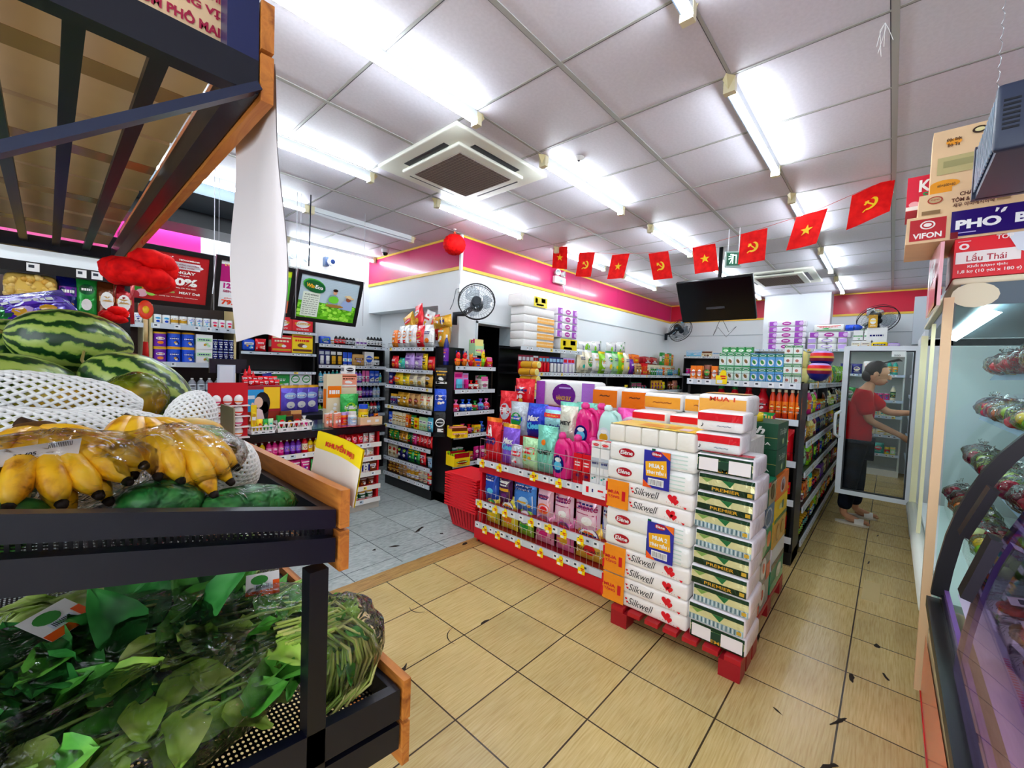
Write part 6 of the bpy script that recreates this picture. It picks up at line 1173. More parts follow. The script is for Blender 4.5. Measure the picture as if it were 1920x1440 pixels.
Y0, Y1 = .757, 2.62
def tray(zf, xf, slope, rt, gap, lt, boards, nm, xb=-.62):
    # sloped tray: near and far side rails, front and back rails, perforated bed
    zz = lambda x, o=0: zf+(xf-x)*slope-o
    for y in (Y0+.012, Y1):
        for (a, b) in ((0, rt), (rt+gap, rt+gap+lt)):
            m = RM(); t = .024; vs = [(xb, y-t/2, zz(xb, b)), (xf, y-t/2, zz(xf, b)), (xf, y+t/2, zz(xf, b)), (xb, y+t/2, zz(xb, b)), (xb, y-t/2, zz(xb, a)), (xf, y-t/2, zz(xf, a)), (xf, y+t/2, zz(xf, a)), (xb, y+t/2, zz(xb, a))]
            m.add(vs, [(0, 3, 2, 1), (4, 5, 6, 7), (0, 1, 5, 4), (1, 2, 6, 5), (2, 3, 7, 6), (3, 0, 4, 7)], BM, 'blackmetal'); m.obj('side_rail', rk)
    m = RM(); m.box(xf-.012, Y0+.02, zf-.085, xf+.004, Y1, zf-.004, BM, 'blackmetal'); m.obj('front_rail', rk)
    m = RM(); bd = .055; m.add([(xf-.01, Y0+.03, zz(xf, bd)), (xb, Y0+.03, zz(xb, bd)), (xb, Y1, zz(xb, bd)), (xf-.01, Y1, zz(xf, bd))], [(3, 2, 1, 0)], BM, 'perforated'); m.add([(xf-.01, Y0+.026, zz(xf, bd)), (xb, Y0+.026, zz(xb, bd)), (xb, Y0+.026, zz(xb, rt)), (xf-.01, Y0+.026, zz(xf, rt))], [(0, 1, 2, 3)], BM, 'perforated'); m.obj('perforated_bed', rk)
    for (za, zb) in boards:
        m = RM(); m.box(xf+.006, Y0-.005, za, xf+.024, Y1, zb, 'tan', 'wood'); m.obj('wooden_board', rk)
tray(1.227, .361, .2155, .036, .018, .046, [(1.19, 1.262), (1.108, 1.184)], 'mid')
tray(.795, .512, .10, .067, .012, .055, [(.722, .812), (.62, .714)], 'low')
for (x, y) in ((.315, .745), (.315, 2.60), (-.6, .745), (-.6, 2.60)): m = RM(); m.box(x, y+.012, 0, x+.034, y+.046, 1.12 if x > 0 else 2.4, '0c0c14', 'blackmetal'); m.obj('post', rk)
# upper shelf
for (y, n) in ((Y0, 0), (2.60, 1)): m = RM(); m.box(-.6, y, 1.915, .223, y+.03, 1.966, BM, 'blackmetal'); m.obj('side_rail', rk)
m = RM(); m.box(.192, Y0+.03, 1.915, .223, 2.6, 1.966, BM, 'blackmetal'); m.obj('front_rail', rk)
m = RM(); m.box(.181, Y0+.0, 1.966, .223, Y0+.035, 2.45, '1a2350', 'blackmetal'); m.obj('post', rk)
for (za, zb) in ((1.906, 1.978), (1.985, 2.058)): m = RM(); m.box(.225, Y0-.005, za, .243, 2.64, zb, 'tan', 'wood'); m.obj('wooden_board', rk)
for x in (-.42, -.333, -.246, -.159, -.072, .015, .102): m = RM(); m.box(x, Y0+.03, 1.935, x+.022, 2.6, 1.950, BM, 'blackmetal'); m.obj('slat', rk)
m = RM(); m.bar((.222, Y0+.0, 1.925), (-.56, Y0+.0, 1.325), .012, .022, '1c2440', 'blackmetal', up=(0, 1, 0)); m.obj('brace', rk)
# boxes on the upper shelf
def kbox(x0, x1, y0, y1, z0, z1, lab, words=()):
    m = MB(); m.box(x0, y0, z0, x1, y1, z1, 'tan', 'cardboard'); 
    c = (y0+y1)/2; m.box(x0, c-.03, z0-.001, x1, c+.03, z0, 'b08c60', 'gloss'); m.box(x0-.0005, c-.03, z0, x1+.0005, c+.03, z0+.06, 'b08c60', 'gloss')
    for k, w in enumerate(words): put_text(m, planeS((x1-.078, y0, z0+.084-.025*k), (1, 0, 0), (0, 0, 1), .0012), w, -.0, 0, .145, .018, 'a81c40', bold=.04)
    return tag(m.obj('cardboard_box'), lab, 'box', 'cardboard boxes on the rack top')
kbox(-.42, .186, .795, 1.20, 1.968, 2.4, 'kraft box with red lettering nearest on the rack top', ('MÌ KHOAI TÂY OMACHI', 'TRỘN HƯƠNG VỊ', 'TÔM HÙM PHÔ MAI'))
kbox(-.45, .185, 1.22, 1.62, 1.968, 2.3, 'plain kraft box, second along the rack top'); kbox(-.43, .18, 1.64, 2.05, 1.968, 2.33, 'plain kraft box, third along the rack top'); kbox(-.46, .18, 2.08, 2.55, 1.968, 2.28, 'plain kraft box, last along the rack top')
# paper strip
m = MB()
def ps(u, v):
    x = .252+.006*math.sin(v*7+u*2)+.010*math.sin(v*3.4)*u; y0 = .998-.012*v+.006*math.sin(v*5); y1 = .768-.062*v+.006*math.sin(v*6+1); return (x+.006*math.sin(u*5), y0+(y1-y0)*u, 1.985-.45*v+.012*math.sin(u*3)*v)
m.grid(ps, 10, 24, 'c8c0c4', 'paper'); m.grid(lambda u, v: (lambda p: (p[0]-.0015, p[1], p[2]))(ps(u, v)), 10, 24, 'e0d8da', 'paper', flip=True)
for k in range(7): m.rect(lambda u, v: (lambda p: (p[0]+.002, p[1], p[2]))(ps(u, v)), .2, .12+.11*k, .8, .14+.11*k, 'ddd2d6', 'paper', 6)
tag(m.obj('paper_notice'), 'long blank white paper notice hanging from the rack top board', 'notice')
# offer sign
m = MB(); z1, z0, ya, yb = 1.345, 1.235, .955, .752
def sg(u, v): return (.392+.035*math.sin(u*PI)*.3+.018*v, ya+(yb-ya)*u, z0+(z1-z0)*v-.012*u)
m.grid(sg, 10, 6, lambda u, v: C_('f4d800') if v > .66 else C_('e6dcd0'), 'satin'); m.grid(lambda u, v: (lambda p: (p[0]+.003, p[1], p[2]))(sg(u, v)), 6, 4, 'f4d800', 'satin', flip=True)
put_text(m, lambda u, v: (lambda p: (p[0]-.0025, p[1], p[2]))(sg(u, v)), 'KHUYẾN MẠI', .5, .82, .62, .17, 'd01420', bold=.04)
tag(m.obj('offer_sign'), 'yellow topped sign reading KHUYẾN MẠI on the rack board', 'sign')
m = MB(); m.box(.39, 1.52, 1.262, .394, 1.67, 1.345, 'b8ac90', 'paper'); tag(m.obj('offer_sign'), 'plain tan back of a sign card further along the rack board', 'sign')
# ---- watermelons
wm = MB(); wm.M = Matrix.Rotation(PI/2, 4, 'Y'); wm.blob((0, 0, 0), (.098, .098, .14), 'green', 'melon_rind', 32, 22, fn=lambda d: 1+.012*noise.noise(d*2)); wm.M = Matrix.Identity(4)
sm = MB(); sm.tube([(-.135, 0, 0), (-.155, .005, .01), (-.17, .02, .03)], [.006, .004, .003], 6, '8a7a3a'); WMP = [me_(wm, 'rind'), me_(sm, 'stem')]
for i, (x, y, z, rz, ry, s, lab) in enumerate(((.05, 1.74, 1.53, .05, .12, .93, 'large striped watermelon topmost on the pile'), (-.075, 1.86, 1.505, .5, -.1, .85, 'striped watermelon with a dry stalk behind the topmost one'), (-.06, 1.58, 1.395, .3, .15, 1.0, 'striped watermelon low on the pile by the white foam net'), (.17, 1.56, 1.40, -.55, .5, .98, 'striped watermelon leaning behind the wrapped papaya'),
        (.06, 1.84, 1.36, .1, 0, 1.0, 'striped watermelon underneath the pile'), (-.22, 1.75, 1.39, 1.2, 0, .95, 'striped watermelon at the back of the tray'), (.24, 1.93, 1.33, 1.3, 0, .9, 'striped watermelon low at the far side of the tray'))):
    dup(WMP, 'watermelon', TR(x, y, z, rz, ry=ry) @ Matrix.Scale(s, 4), lab, 'watermelon', 'watermelons on the tray')
# ---- fruit in foam nets
def netted(rx, r, skin, n1=20, seed=0, z0=-1.05, z1=1.05, body=None):
    f = MB(); f.M = Matrix.Rotation(PI/2, 4, 'Y'); f.blob((0, 0, 0), (r, r, rx), 'white', skin, 18, 14, fn=lambda d: 1+.04*noise.noise(d*2+Vector((seed, 0, 0))))
    nt = MB(); R_ = r*1.06; L_ = rx*1.12
    def S(a, t):   # a angle, t -1..1 along the axis
        rr = R_*math.sqrt(max(.12, 1-min(1, abs(t)*.93)**2.4)); return (t*L_, rr*math.cos(a)*(1+.02*math.sin(5*t)), rr*math.sin(a))
    for s_ in (1, -1):
        for k in range(n1):
            pts = [S(2*PI*k/n1+s_*t*1.9, t) for t in [z0+(z1-z0)*j/12 for j in range(13)]]; nt.tube(pts, .0034, 5, 'f6f6f4', 'matte', caps=False)
    return [me_(f, 'fruit'), me_(nt, 'foam_net')]
NP = netted(.115, .047, 'papaya_skin', 20); NM_ = netted(.065, .045, 'mango_skin', 18, 2)
dup(NP, 'papaya', TR(.01, 1.27, 1.405, .1, ry=.18), 'papaya in a white foam net, uppermost, below the melons', 'fruit', 'netted fruit on the tray'); dup(NP, 'papaya', TR(-.03, 1.14, 1.35, -.1, ry=.1), 'papaya in a white foam net just behind the labelled bananas', 'fruit', 'netted fruit on the tray')
dup(NP, 'papaya', TR(.12, 1.19, 1.34, .25, ry=.3) @ Matrix.Scale(.85, 4), 'papaya in a white foam net half hidden behind the second banana bunch', 'fruit', 'netted fruit on the tray'); dup(NM_, 'mango', TR(.22, 1.20, 1.35, .9, ry=-.9), 'mango standing in a white foam net beyond the orange mango', 'fruit', 'netted fruit on the tray')
dup(NM_, 'mango', TR(.255, 1.0, 1.275, 1.2, ry=.7), 'mango in a white foam net beside the banana tips', 'fruit', 'netted fruit on the tray')
def fruit(name, r, skin, M, lab, fn=None, wrap=None):
    m = MB(); m.blob((0, 0, 0), r, 'white', skin, 22, 16, fn=fn); ps_ = [me_(m, 'fruit')]
    if wrap: w = MB(); w.blob((0, 0, 0), tuple(a*wrap for a in r), 'white', 'cling', 22, 16, fn=lambda d: 1+.05*noise.noise(d*4)+.03*math.sin(7*math.atan2(d.y, d.z))); ps_.append(me_(w, 'plastic_wrap'))
    return dup(ps_, name, M, lab, 'fruit')
fruit('papaya', (.062, .058, .075), 'papaya_skin', TR(.14, 1.40, 1.385, .4, ry=.9), 'green and yellow papaya wrapped in clear film beside the melons', fn=lambda d: 1+.1*d.z, wrap=1.1)
fruit('mango', (.062, .036, .036), 'mango_skin', TR(.20, 1.09, 1.338, .1, ry=.1), 'orange blushed mango lying above the pale green one', fn=lambda d: 1+.08*d.x); fruit('mango', (.05, .036, .034), 'pale_green_skin', TR(.205, 1.01, 1.305, .5, ry=.2), 'pale green mango behind the banana bunch')
fruit('avocado', (.058, .042, .040), 'avocado_skin', TR(.122, .862, 1.262, -.2, ry=.1), 'glossy dark green avocado in film beside the tray edge', wrap=1.03); fruit('avocado', (.088, .045, .038), 'avocado_skin', TR(.235, .85, 1.235, .0, ry=.05), 'long green wrapped fruit low beside the tray corner', wrap=1.03)
fruit('avocado', (.07, .045, .04), 'avocado_skin', TR(-.06, .86, 1.27, .3), 'dark green avocado under the labelled bananas')
# ---- bananas
def bunch(crown, tips, seed, up=.045, r0=.019):
    rg = random.Random(seed); fg = []
    cr_ = Vector(crown)
    for i, t in enumerate(tips):
        t = Vector(t); m = MB(); mid = (cr_+t)/2+Vector((rg.uniform(-.008, .008), rg.uniform(-.005, .005), up+rg.uniform(-.006, .006))); pts = []; rs = []
        N = 14
        for k in range(N+1):
            s = k/N; p = cr_*(1-s)**2+mid*2*s*(1-s)+t*s*s; pts.append(tuple(p)); rs.append(r0*(.36+.64*min(1, s*3.2))*(1 if s < .8 else max(.28, 1-((s-.8)/.2)**1.7*.75)))
        m.tube(pts, rs, 9, 'white', 'banana_skin', smooth=True); d = (Vector(pts[-1])-Vector(pts[-2])).normalized(); e = Vector(pts[-1]); m.tube([tuple(e-d*.001), tuple(e+d*.006), tuple(e+d*.009)], [.0078, .0062, .004], 8, '1c1008', 'matte'); fg.append(('banana_finger', m))
    m = MB(); m.blob(crown, (.028, .018, .013), '5a3a14', 'matte', 12, 8, fn=lambda d: 1+.2*noise.noise(d*4+Vector((seed, 0, 0)))); m.tube([crown, (crown[0]-.02, crown[1]+.01, crown[2]+.012)], [.012, .009], 8, '3a2410', 'matte'); fg.append(('crown', m)); return fg
def add_bunch(M, parts, lab, wrapc, wrapr, label=None):
    root = empty('banana_bunch', Matrix.Translation(M), lab, 'bananas', None); o = Matrix.Translation(-Vector(M))
    for n, m in parts: m.v = [tuple(o @ Vector(p)) for p in m.v]; m.obj(n, root)
    w = MB(); w.blob(tuple(o @ Vector(wrapc)), wrapr, 'white', 'cling', 24, 16, fn=lambda d: 1+.06*noise.noise(d*3)+.02*math.sin(11*math.atan2(d.y, d.x))); w.obj('plastic_wrap', root)
    if label: label.v = [tuple(o @ Vector(p)) for p in label.v]; label.obj('price_label', root)
    return root
t1 = [(.100, .866, 1.330), (.080, .848, 1.312), (.048, .838, 1.300), (.012, .832, 1.296), (-.035, .84, 1.30), (-.085, .86, 1.31), (.06, .862, 1.283), (.02, .85, 1.268), (-.04, .86, 1.27), (-.10, .90, 1.29)]
lbm = MB(); 
def LS(u, v): return (-.012+u*.98+v*.1, .897-.10*u-.12*v, 1.358+.12*u+.7*v)
lbm.rect(LS, -.05, -.018, .045, .018, 'f2f2f6', 'satin', 4); put_text(lbm, lambda u, v: tuple(a+b for a, b in zip(LS(u, v), (.0, -.001, .0012))), '38.405', -.01, -.002, .022, .008, '303038', bold=.02)
for k in range(14): lbm.rect(lambda u, v: tuple(a+b for a, b in zip(LS(u, v), (.0, -.001, .0012))), .012+.0018*k, .004, .0128+.0018*k, .014, '505058', n=1)
add_bunch((0, .93, 1.24), bunch((-.012, 1.01, 1.378), t1, 3, .022), 'ripe banana bunch in cling film with a white price label', (.0, .915, 1.325), (.135, .10, .062), lbm)
t2 = [(.218, .868, 1.283), (.188, .842, 1.272), (.145, .855, 1.30), (.118, .865, 1.31), (.09, .875, 1.315), (.235, .90, 1.30), (.16, .85, 1.262), (.06, .90, 1.325)]
add_bunch((.13, .94, 1.24), bunch((.112, 1.03, 1.375), t2, 5, .045, .021), 'yellow banana bunch in cling film nearer the wooden board', (.145, .93, 1.325), (.115, .105, .058))
# ---------------------------------------------------------------- greens on the lower tray
def leaf(m, p, d, up, L_, w, mat, curl=.3, col='white'):
    d = Vector(d).normalized(); up = Vector(up); s = d.cross(up).normalized(); n = s.cross(d); vs = []; K = 5
    for i in range(K+1):
        t = i/K; ww = w*math.sin(PI*min(1, .12+t*.9))**.8*(1-.2*t); c = Vector(p)+d*L_*t+n*(-curl*L_*t*t)
        for j in (-1, -.5, 0, .5, 1): vs.append(tuple(c+s*ww*j*.5+n*(abs(j)*ww*.16-(.006 if j == 0 else 0)+.006*math.sin(9*t+3*j))))
    fs = [(i*5+j, i*5+j+1, i*5+j+6, i*5+j+5) for i in range(K) for j in range(4)]; m.add(vs, fs, col, mat, True)
def leafy(c, r, nl, seed, mat, L_=(.07, .12), w=.05, dirx=1.0, spread=.9, stems=0, wilt=False):
    rg = random.Random(seed); m = MB(); 
    for i in range(nl):
        p = (rg.uniform(-1, 1)*r[0], rg.uniform(-1, 1)*r[1], rg.uniform(-.6, .9)*r[2]); d = (dirx*rg.uniform(-.3, 1), rg.uniform(-1, 1)*spread, rg.uniform(-.3, .5)); leaf(m, p, d, (rg.uniform(-.5, .5), rg.uniform(-.9, .2), 1), rg.uniform(*L_), w*rg.uniform(.7, 1.2), mat[rg.randrange(len(mat))], rg.uniform(0, .5))
    s = MB()
    for i in range(stems):
        y = rg.uniform(-1, 1)*r[1]*.8; z = rg.uniform(-.5, .8)*r[2]; x0 = -r[0]*dirx*1.0; pts = [(x0+r[0]*2*dirx*t*rg.uniform(.95, 1.0), y+.02*math.sin(3*t+i), z+.015*math.sin(4*t+i*2)) for t in (0, .25, .5, .75, 1)]; s.tube(pts, .0032, 5, rg.choice(['a0cc58', 'b8dc6c', '7cb044']), 'satin')
    return m, s
def bag_film(r, seed, tie=None):
    f = MB(); f.blob((0, 0, 0), r, 'white', 'bag_film', 30, 18, fn=lambda d: 1+.10*noise.noise(d*3.2+Vector((seed, 0, 0)))+.05*noise.noise(d*9+Vector((0, seed, 0)))+.03*math.sin(13*math.atan2(d.y, d.x)+seed))
    if tie: f.add([tuple(Vector(tie[0])+Vector(tie[1])*a+Vector(tie[2])*b*(.3+a)+Vector((0, 0, .01*math.sin(5*b+4*a)))) for a in (0, .33, .66, 1) for b in (-1, -.6, -.2, .2, .6, 1)], [(i*6+j, i*6+j+1, i*6+j+7, i*6+j+6) for i in range(3) for j in range(5)], 'white', 'cling', True)
    return f
def greens(name, c, r, nl, seed, mat, lab, rz=0, stems=0, tie=None, card=None, **kw):
    root = empty(name, TR(*c, rz), lab, 'leafy greens', 'bagged greens on the lower tray'); m, s = leafy(c, r, nl, seed, mat, stems=stems, **kw); m.obj('leaves', root)
    if stems: s.obj('stems', root)
    bag_film((r[0]*1.35, r[1]*1.45, r[2]*1.5), seed, tie).obj('plastic_bag', root)
    if card: card.obj('label_card', root)
    return root
def lcard(M, w=.09, h=.07):
    k = MB(); k.M = M; S = planeS((0, 0, 0), (1, 0, 0), (0, 1, 0), .0); k.rect(S, -w/2, -h/2, w/2, h/2, 'f0ece8', 'gloss'); S2_ = planeS((0, 0, 0), (1, 0, 0), (0, 1, 0), .001); k.rect(S2_, -w/2, -h/2, w/2, -h*.25, 'ee5a1c', 'gloss'); k.rect(S2_, w*.3, -h/2, w/2, h*.1, 'ee5a1c', 'gloss'); k.oval(S2_, -w*.1, h*.2, w*.26, h*.2, '3c8a3a'); k.rect(S2_, -w*.25, -h*.2, w*.25, h*.0, 'd8dce8')
    for q in range(10): k.rect(planeS((0, 0, 0), (1, 0, 0), (0, 1, 0), .002), -w*.2+q*w*.04, -h*.18, -w*.18+q*w*.04, -h*.03, '303038', n=1)
    k.M = Matrix.Identity(4); return k
greens('bagged_greens', (.13, .93, .875), (.17, .11, .055), 90, 1, ['leaf_light', 'leaf_green', 'leaf_light'], 'large clear bag of light green leaves nearest on the lower tray', rz=.12, stems=14, w=.07, dirx=1, tie=((-.17, 0, .0), (-.09, -.02, -.02), (0, .06, .01)))
greens('bagged_greens', (-.08, 1.13, .90), (.15, .12, .06), 90, 2, ['leaf_dark', 'leaf_green'], 'bag of dark green leaves with an orange printed card', rz=.3, stems=20, w=.06, card=lcard(TR(.09, -.02, .10, .5, rx=.45)))
greens('bagged_greens', (.12, 1.13, .905), (.14, .10, .06), 70, 3, ['leaf_dark', 'leaf_dark', 'leaf_green'], 'bag of broad dark leaves under the middle of the tray frame', rz=-.1, stems=10, w=.085, L_=(.1, .15))
greens('bagged_greens', (.32, 1.04, .875), (.13, .10, .06), 45, 4, ['leaf_green'], 'clear bag of pale green stalks with a few leaves beside the post', rz=-.1, stems=60, w=.05, card=lcard(TR(.02, .06, .085, -.2, rx=.6), .07, .06))
greens('bagged_greens', (.36, 1.38, .90), (.08, .09, .06), 40, 5, ['leaf_green', 'leaf_light'], 'small bag of herbs beyond the cabbage by the wooden board', stems=6, w=.03, L_=(.03, .06))
greens('bagged_greens', (-.2, .92, .89), (.12, .1, .05), 50, 8, ['leaf_dark', 'leaf_green'], 'bag of dark leaves at the inner end of the lower tray', stems=6)
# bundle of water spinach in a bag, stems curling down by the tray corner
root = empty('spinach_bundle', (.44, .90, .80), 'bundle of long green spinach stems in a clear bag at the tray corner', 'leafy greens'); rg = random.Random(4); s = MB(); lv_ = MB()
for i in range(75):
    a = rg.uniform(-1, 1); b = rg.uniform(0, 1); x0 = -.06+.045*a; y0 = -.06+.10*b
    pts = [(x0-.03, y0, .13+.02*rg.random()), (x0+.02, y0-.01, .145), (x0+.065, y0-.015, .10), (x0+.075+.01*a, y0-.02, .05), (x0+.05, y0-.03, .0+.01*rg.random()), (x0+.01, y0-.03, -.02)]
    s.tube([tuple(Vector(p)+Vector((rg.uniform(-.006, .006), rg.uniform(-.006, .006), rg.uniform(-.005, .005)))) for p in pts], .0033, 5, rg.choice(['a8c050', 'bccc60', '8cac44', 'd4d478']), 'satin', caps=False)
for i in range(50): leaf(lv_, (rg.uniform(-.11, .03), rg.uniform(-.08, .07), rg.uniform(.06, .15)), (rg.uniform(-.5, 1), rg.uniform(-1, 1), rg.uniform(-.3, .6)), (0, -.5, 1), rg.uniform(.03, .07), .025, rg.choice(['leaf_green', 'leaf_light']))
s.obj('stems', root); lv_.obj('leaves', root); bf = bag_film((.105, .1, .105), 6); bf.v = [(p[0]-.01, p[1]-.01, p[2]+.07) for p in bf.v]; bf.obj('plastic_bag', root)
# napa cabbage
for i, (c, rz, lab) in enumerate((((.22, 1.40, .865), .1, 'wrapped napa cabbage with a barcode label behind the greens'), ((.05, 1.44, .87), .0, 'wrapped napa cabbage further in on the lower tray'))):
    root = empty('napa_cabbage', TR(*c, rz), lab, 'cabbage', 'napa cabbages'); m = MB(); m.M = Matrix.Rotation(PI/2, 4, 'Y'); m.blob((0, 0, 0), (.05, .055, .12), 'white', 'cabbage_leaf', 26, 18, fn=lambda d: 1+.05*math.sin(9*math.atan2(d.y, d.x)+3*d.z)+.06*noise.noise(d*5)); m.M = Matrix.Identity(4); rg = random.Random(i)
    for k in range(22): a = rg.uniform(0, 2*PI); leaf(m, (-.02, .03*math.cos(a), .03*math.sin(a)), (-1, .35*math.cos(a), .35*math.sin(a)), (0, math.cos(a), math.sin(a)), .12, .07, 'cabbage_leaf', .15)
    m.obj('head', root); f = MB(); f.M = Matrix.Rotation(PI/2, 4, 'Y'); f.blob((0, 0, 0), (.062, .068, .15), 'white', 'cling', 20, 14, fn=lambda d: 1+.05*noise.noise(d*6)); f.M = Matrix.Identity(4); f.obj('plastic_wrap', root)
    if i == 0: k = MB(); k.M = TR(.02, -.045, .055, .35, rx=.7); k.rect(planeS((0, 0, 0), (1, 0, 0), (0, 1, 0), 0), -.02, -.04, .02, .04, 'eef0f6'); [k.rect(planeS((0, 0, 0), (1, 0, 0), (0, 1, 0), .001), -.012, .0+.003*q, .012, .0015+.003*q, '404048', n=1) for q in range(9)]; k.M = Matrix.Identity(4); k.obj('price_label', root)
# ---------------------------------------------------------------- far rack goods, purple bag, red paper flowers
FR_ = TR(-.62, 3.0, 0, 0)
m = MB(); m.rbox(-.085, 0, 0, .085, .12, .2, .03, 'e4c060', 'gloss', n=3); rg = random.Random(2)
for i in range(70): m.blob((rg.uniform(-.075, .075), rg.uniform(-.004, .01), rg.uniform(.015, .185)), rg.uniform(.012, .017), rg.choice(['e8c468', 'f0d080', 'd0a040', 'dcb450']), 'satin', 7, 5)
o = m.obj('puff_jar'); o.matrix_basis = FR_ @ TR(.57, .03, 1.662); tag(o, 'clear jar packed with yellow round puffs on the dark rack', 'jar')
for i, (x, b, a, w, h, lab) in enumerate(((.69, 'navy', 'purple', .08, .22, 'dark purple pouch beside the puff jar'), (.755, 'green', 'darkgreen', .09, .24, 'plain green pouch tapering to the top on the dark rack'), (.83, 'brown', 'tan', .09, .22, 'brown and tan pouch on the dark rack'), (.895, 'darkred', 'tan', .09, .21, 'red and tan pouch nearest the poster on the dark rack'), (.42, 'white', 'grey', .1, .2, 'white carton at the inner end of the dark rack'))): put('pouch', FR_ @ TR(x, .04, 1.662), lab, 'pouches on the dark rack', b=b, a1=a, a2='white', w=w, h=h, d=.06, seed=90+i)
for i, x in enumerate((.5, .58, .66, .74, .82)): put('pouch', FR_ @ TR(x, .04, 1.352), 'dark brown packet on the lower rack shelf, %s from the inner end' % ORD[i], 'dark packets on the lower rack shelf', b='brown' if i % 2 else 'black', a1='salmon', a2='tan', w=.075, h=.22, d=.05, seed=95)
M_ = TR(.0, 2.30, 1.60, -.25) @ Matrix.Rotation(-.9, 4, 'X') @ Matrix.Rotation(-.5, 4, 'Y')
put('bag', M_, 'glossy violet snack bag lying over the watermelons', None, b='4a1cb0', a1='6a3cd0', a2='lilac', w=.24, h=.26, d=.06, seed=4)
put('bag', TR(-.10, 2.26, 1.50, -.2) @ Matrix.Rotation(-.7, 4, 'X'), 'dark green bag underneath the violet bag', None, b='green', a1='darkgreen', a2='lime', w=.24, h=.26, d=.06, seed=5)
proc('red_paper', [(.3, 'c80810'), (.7, 'ff1a18')], 30, (1, 1, 1), .7, .1)
def pompom(c, r, lab, flat=.7, seed=1, tag_=True, hang=.2):
    root = empty('paper_flower', c, lab, 'paper flower', 'red paper flowers'); m = MB(); rg = random.Random(seed)
    for i in range(14):
        a = 2*PI*i*.618; el = (-.75+1.5*((i*5) % 14)/13); c_ = Vector((math.cos(a)*math.cos(el), math.sin(a)*math.cos(el), math.sin(el)*flat))*r*.55
        m.blob(tuple(c_), (r*rg.uniform(.46, .58), r*rg.uniform(.46, .58), r*rg.uniform(.34, .42)), 'red', 'red_paper', 14, 10, fn=lambda d, q=i: 1+.16*noise.noise(d*2.5+Vector((q, 0, 0))))
    m.obj('petals', root); s = MB(); s.tube([(0, 0, r*flat), (0, 0, r*flat+hang)], .0015, 5, 'a01010'); s.obj('string', root)
    if tag_:
        g = MB(); g.blob((.01, 0, -r*flat-.045), (.022, .004, .034), 'f04020', 'gloss', 12, 10); g.blob((.01, -.004, -r*flat-.045), (.01, .003, .014), 'f4c020', 'gloss', 8, 6); g.tube([(.01, 0, -r*flat-.08), (.01, 0, -r*flat-.16)], .006, 8, 'e8c890', 'satin'); g.tube([(.01, 0, -r*flat-.16), (.01, 0, -r*flat-.24)], [.007, .011], 8, 'c01810', 'matte'); g.obj('tassel', root)
    return root
pompom((.228, 2.00, 1.80), .108, 'large red paper flower hanging from the rack top board', .86, 1, True, .03)
pompom((.195, 2.52, 1.668), .048, 'small red paper flower at the end of the dark rack', 1.1, 2, False, .25)
# ---------------------------------------------------------------- cash counter
FK = TR(.35, 3.87, 0, 0)
ct = shelving('counter_shelf', 'red counter front shelving with cream rails, longer bay behind the sign', FK, 1.56, .38, [.12, .29, .47, .66], top=.80, frame='c01420', kick='b8b0a4', rail='e8e4dc', sidecol='c81420', seed=50, wire=False, railh=.045)
c2 = shelving('counter_shelf', 'red end bay of the counter with white rails near the baskets', TR(1.915, 3.87, 0, 0), .40, .38, [.11, .245, .385, .54, .68], top=.80, frame='c01420', kick='b8b0a4', rail='ece8e0', sidecol='d01824', seed=51, wire=False, railh=.045)
KS = ['jar:white/green/darkgreen@.08,.09,.07*4 jar:red/white/gold*3', 'box:brown/gold/red@.08,.1,.05*2 cup:darkred/white/brown@.09,.08,.08*3', 'sachet:green/white/darkgreen@.07,.12,.03*4 sachet:cream/green/brown@.07,.12,.03*3 pouch:magenta/white/purple@.08,.13,.04*3', 'bottle:purple/violet/lilac@.045,.13,.045*3 bottle:red/cream/gold@.05,.14,.05 bottle:yellow/gold/white@.045,.12,.045*4 bottle:magenta/pink/white@.045,.13,.045*3']
for i, (z, s) in enumerate(zip([.12, .29, .47, .66], KS)): row(FK, z, .5, 1.52, s, 'counter long bay, %s row' % LN[i], 'rack side', seed=400+i, y=.03)
KS2 = ['jar:white/darkgreen/green@.075,.085,.07*3', 'cup:brown/orange/white@.08,.07,.07*4', 'box:brown/white/darkred@.07,.1,.05 rolls:lightblue/navy/white@.09,.09,.09*3', 'sachet:brown/cream/red@.07,.09,.03*2 pouch:white/green/tan@.08,.09,.04*3', 'pouch:red/white/pink@.06,.1,.04*3 pouch:white/red/magenta@.06,.1,.04*3']
for i, (z, s) in enumerate(zip([.11, .245, .385, .54, .68], KS2)): row(TR(1.915, 3.87, 0), z, .03, .37, s, 'counter end bay, %s row' % LN[i], 'sign side', seed=410+i, y=.03)
m = MB(); m.box(.33, 3.85, .802, 2.34, 4.55, .862, '0e0e14', 'gloss'); tag(m.obj('countertop'), 'continuous black counter top over the red shelves', 'countertop')
m = MB(); m.box(.35, 4.27, .0, 2.315, 4.5, .80, '8a1420', 'satin'); tag(m.obj('counter_cabinet'), 'dark red back of the cash counter', 'counter')
def onc(kind, x, y, label, z=.864, rz=0, g=None, **kw): return put(kind, TR(x, y, z, rz), label, g, **kw)
# mat and sheets
m = MB(); m.box(1.62, 3.92, .8625, 2.02, 4.2, .866, '1c5a50', 'gloss'); tag(m.obj('counter_mat'), 'green printed mat on the counter top', 'mat')
m = MB(); m.box(1.82, 3.87, .867, 2.2, 4.05, .869, 'b83028', 'gloss'); m.rect(planeS((2, 3.96, .869), (1, 0, 0), (0, 1, 0), .001), -.1, -.05, .12, .05, '7a3a8a'); tag(m.obj('flyer'), 'red and purple flyer on the counter edge', 'flyer')
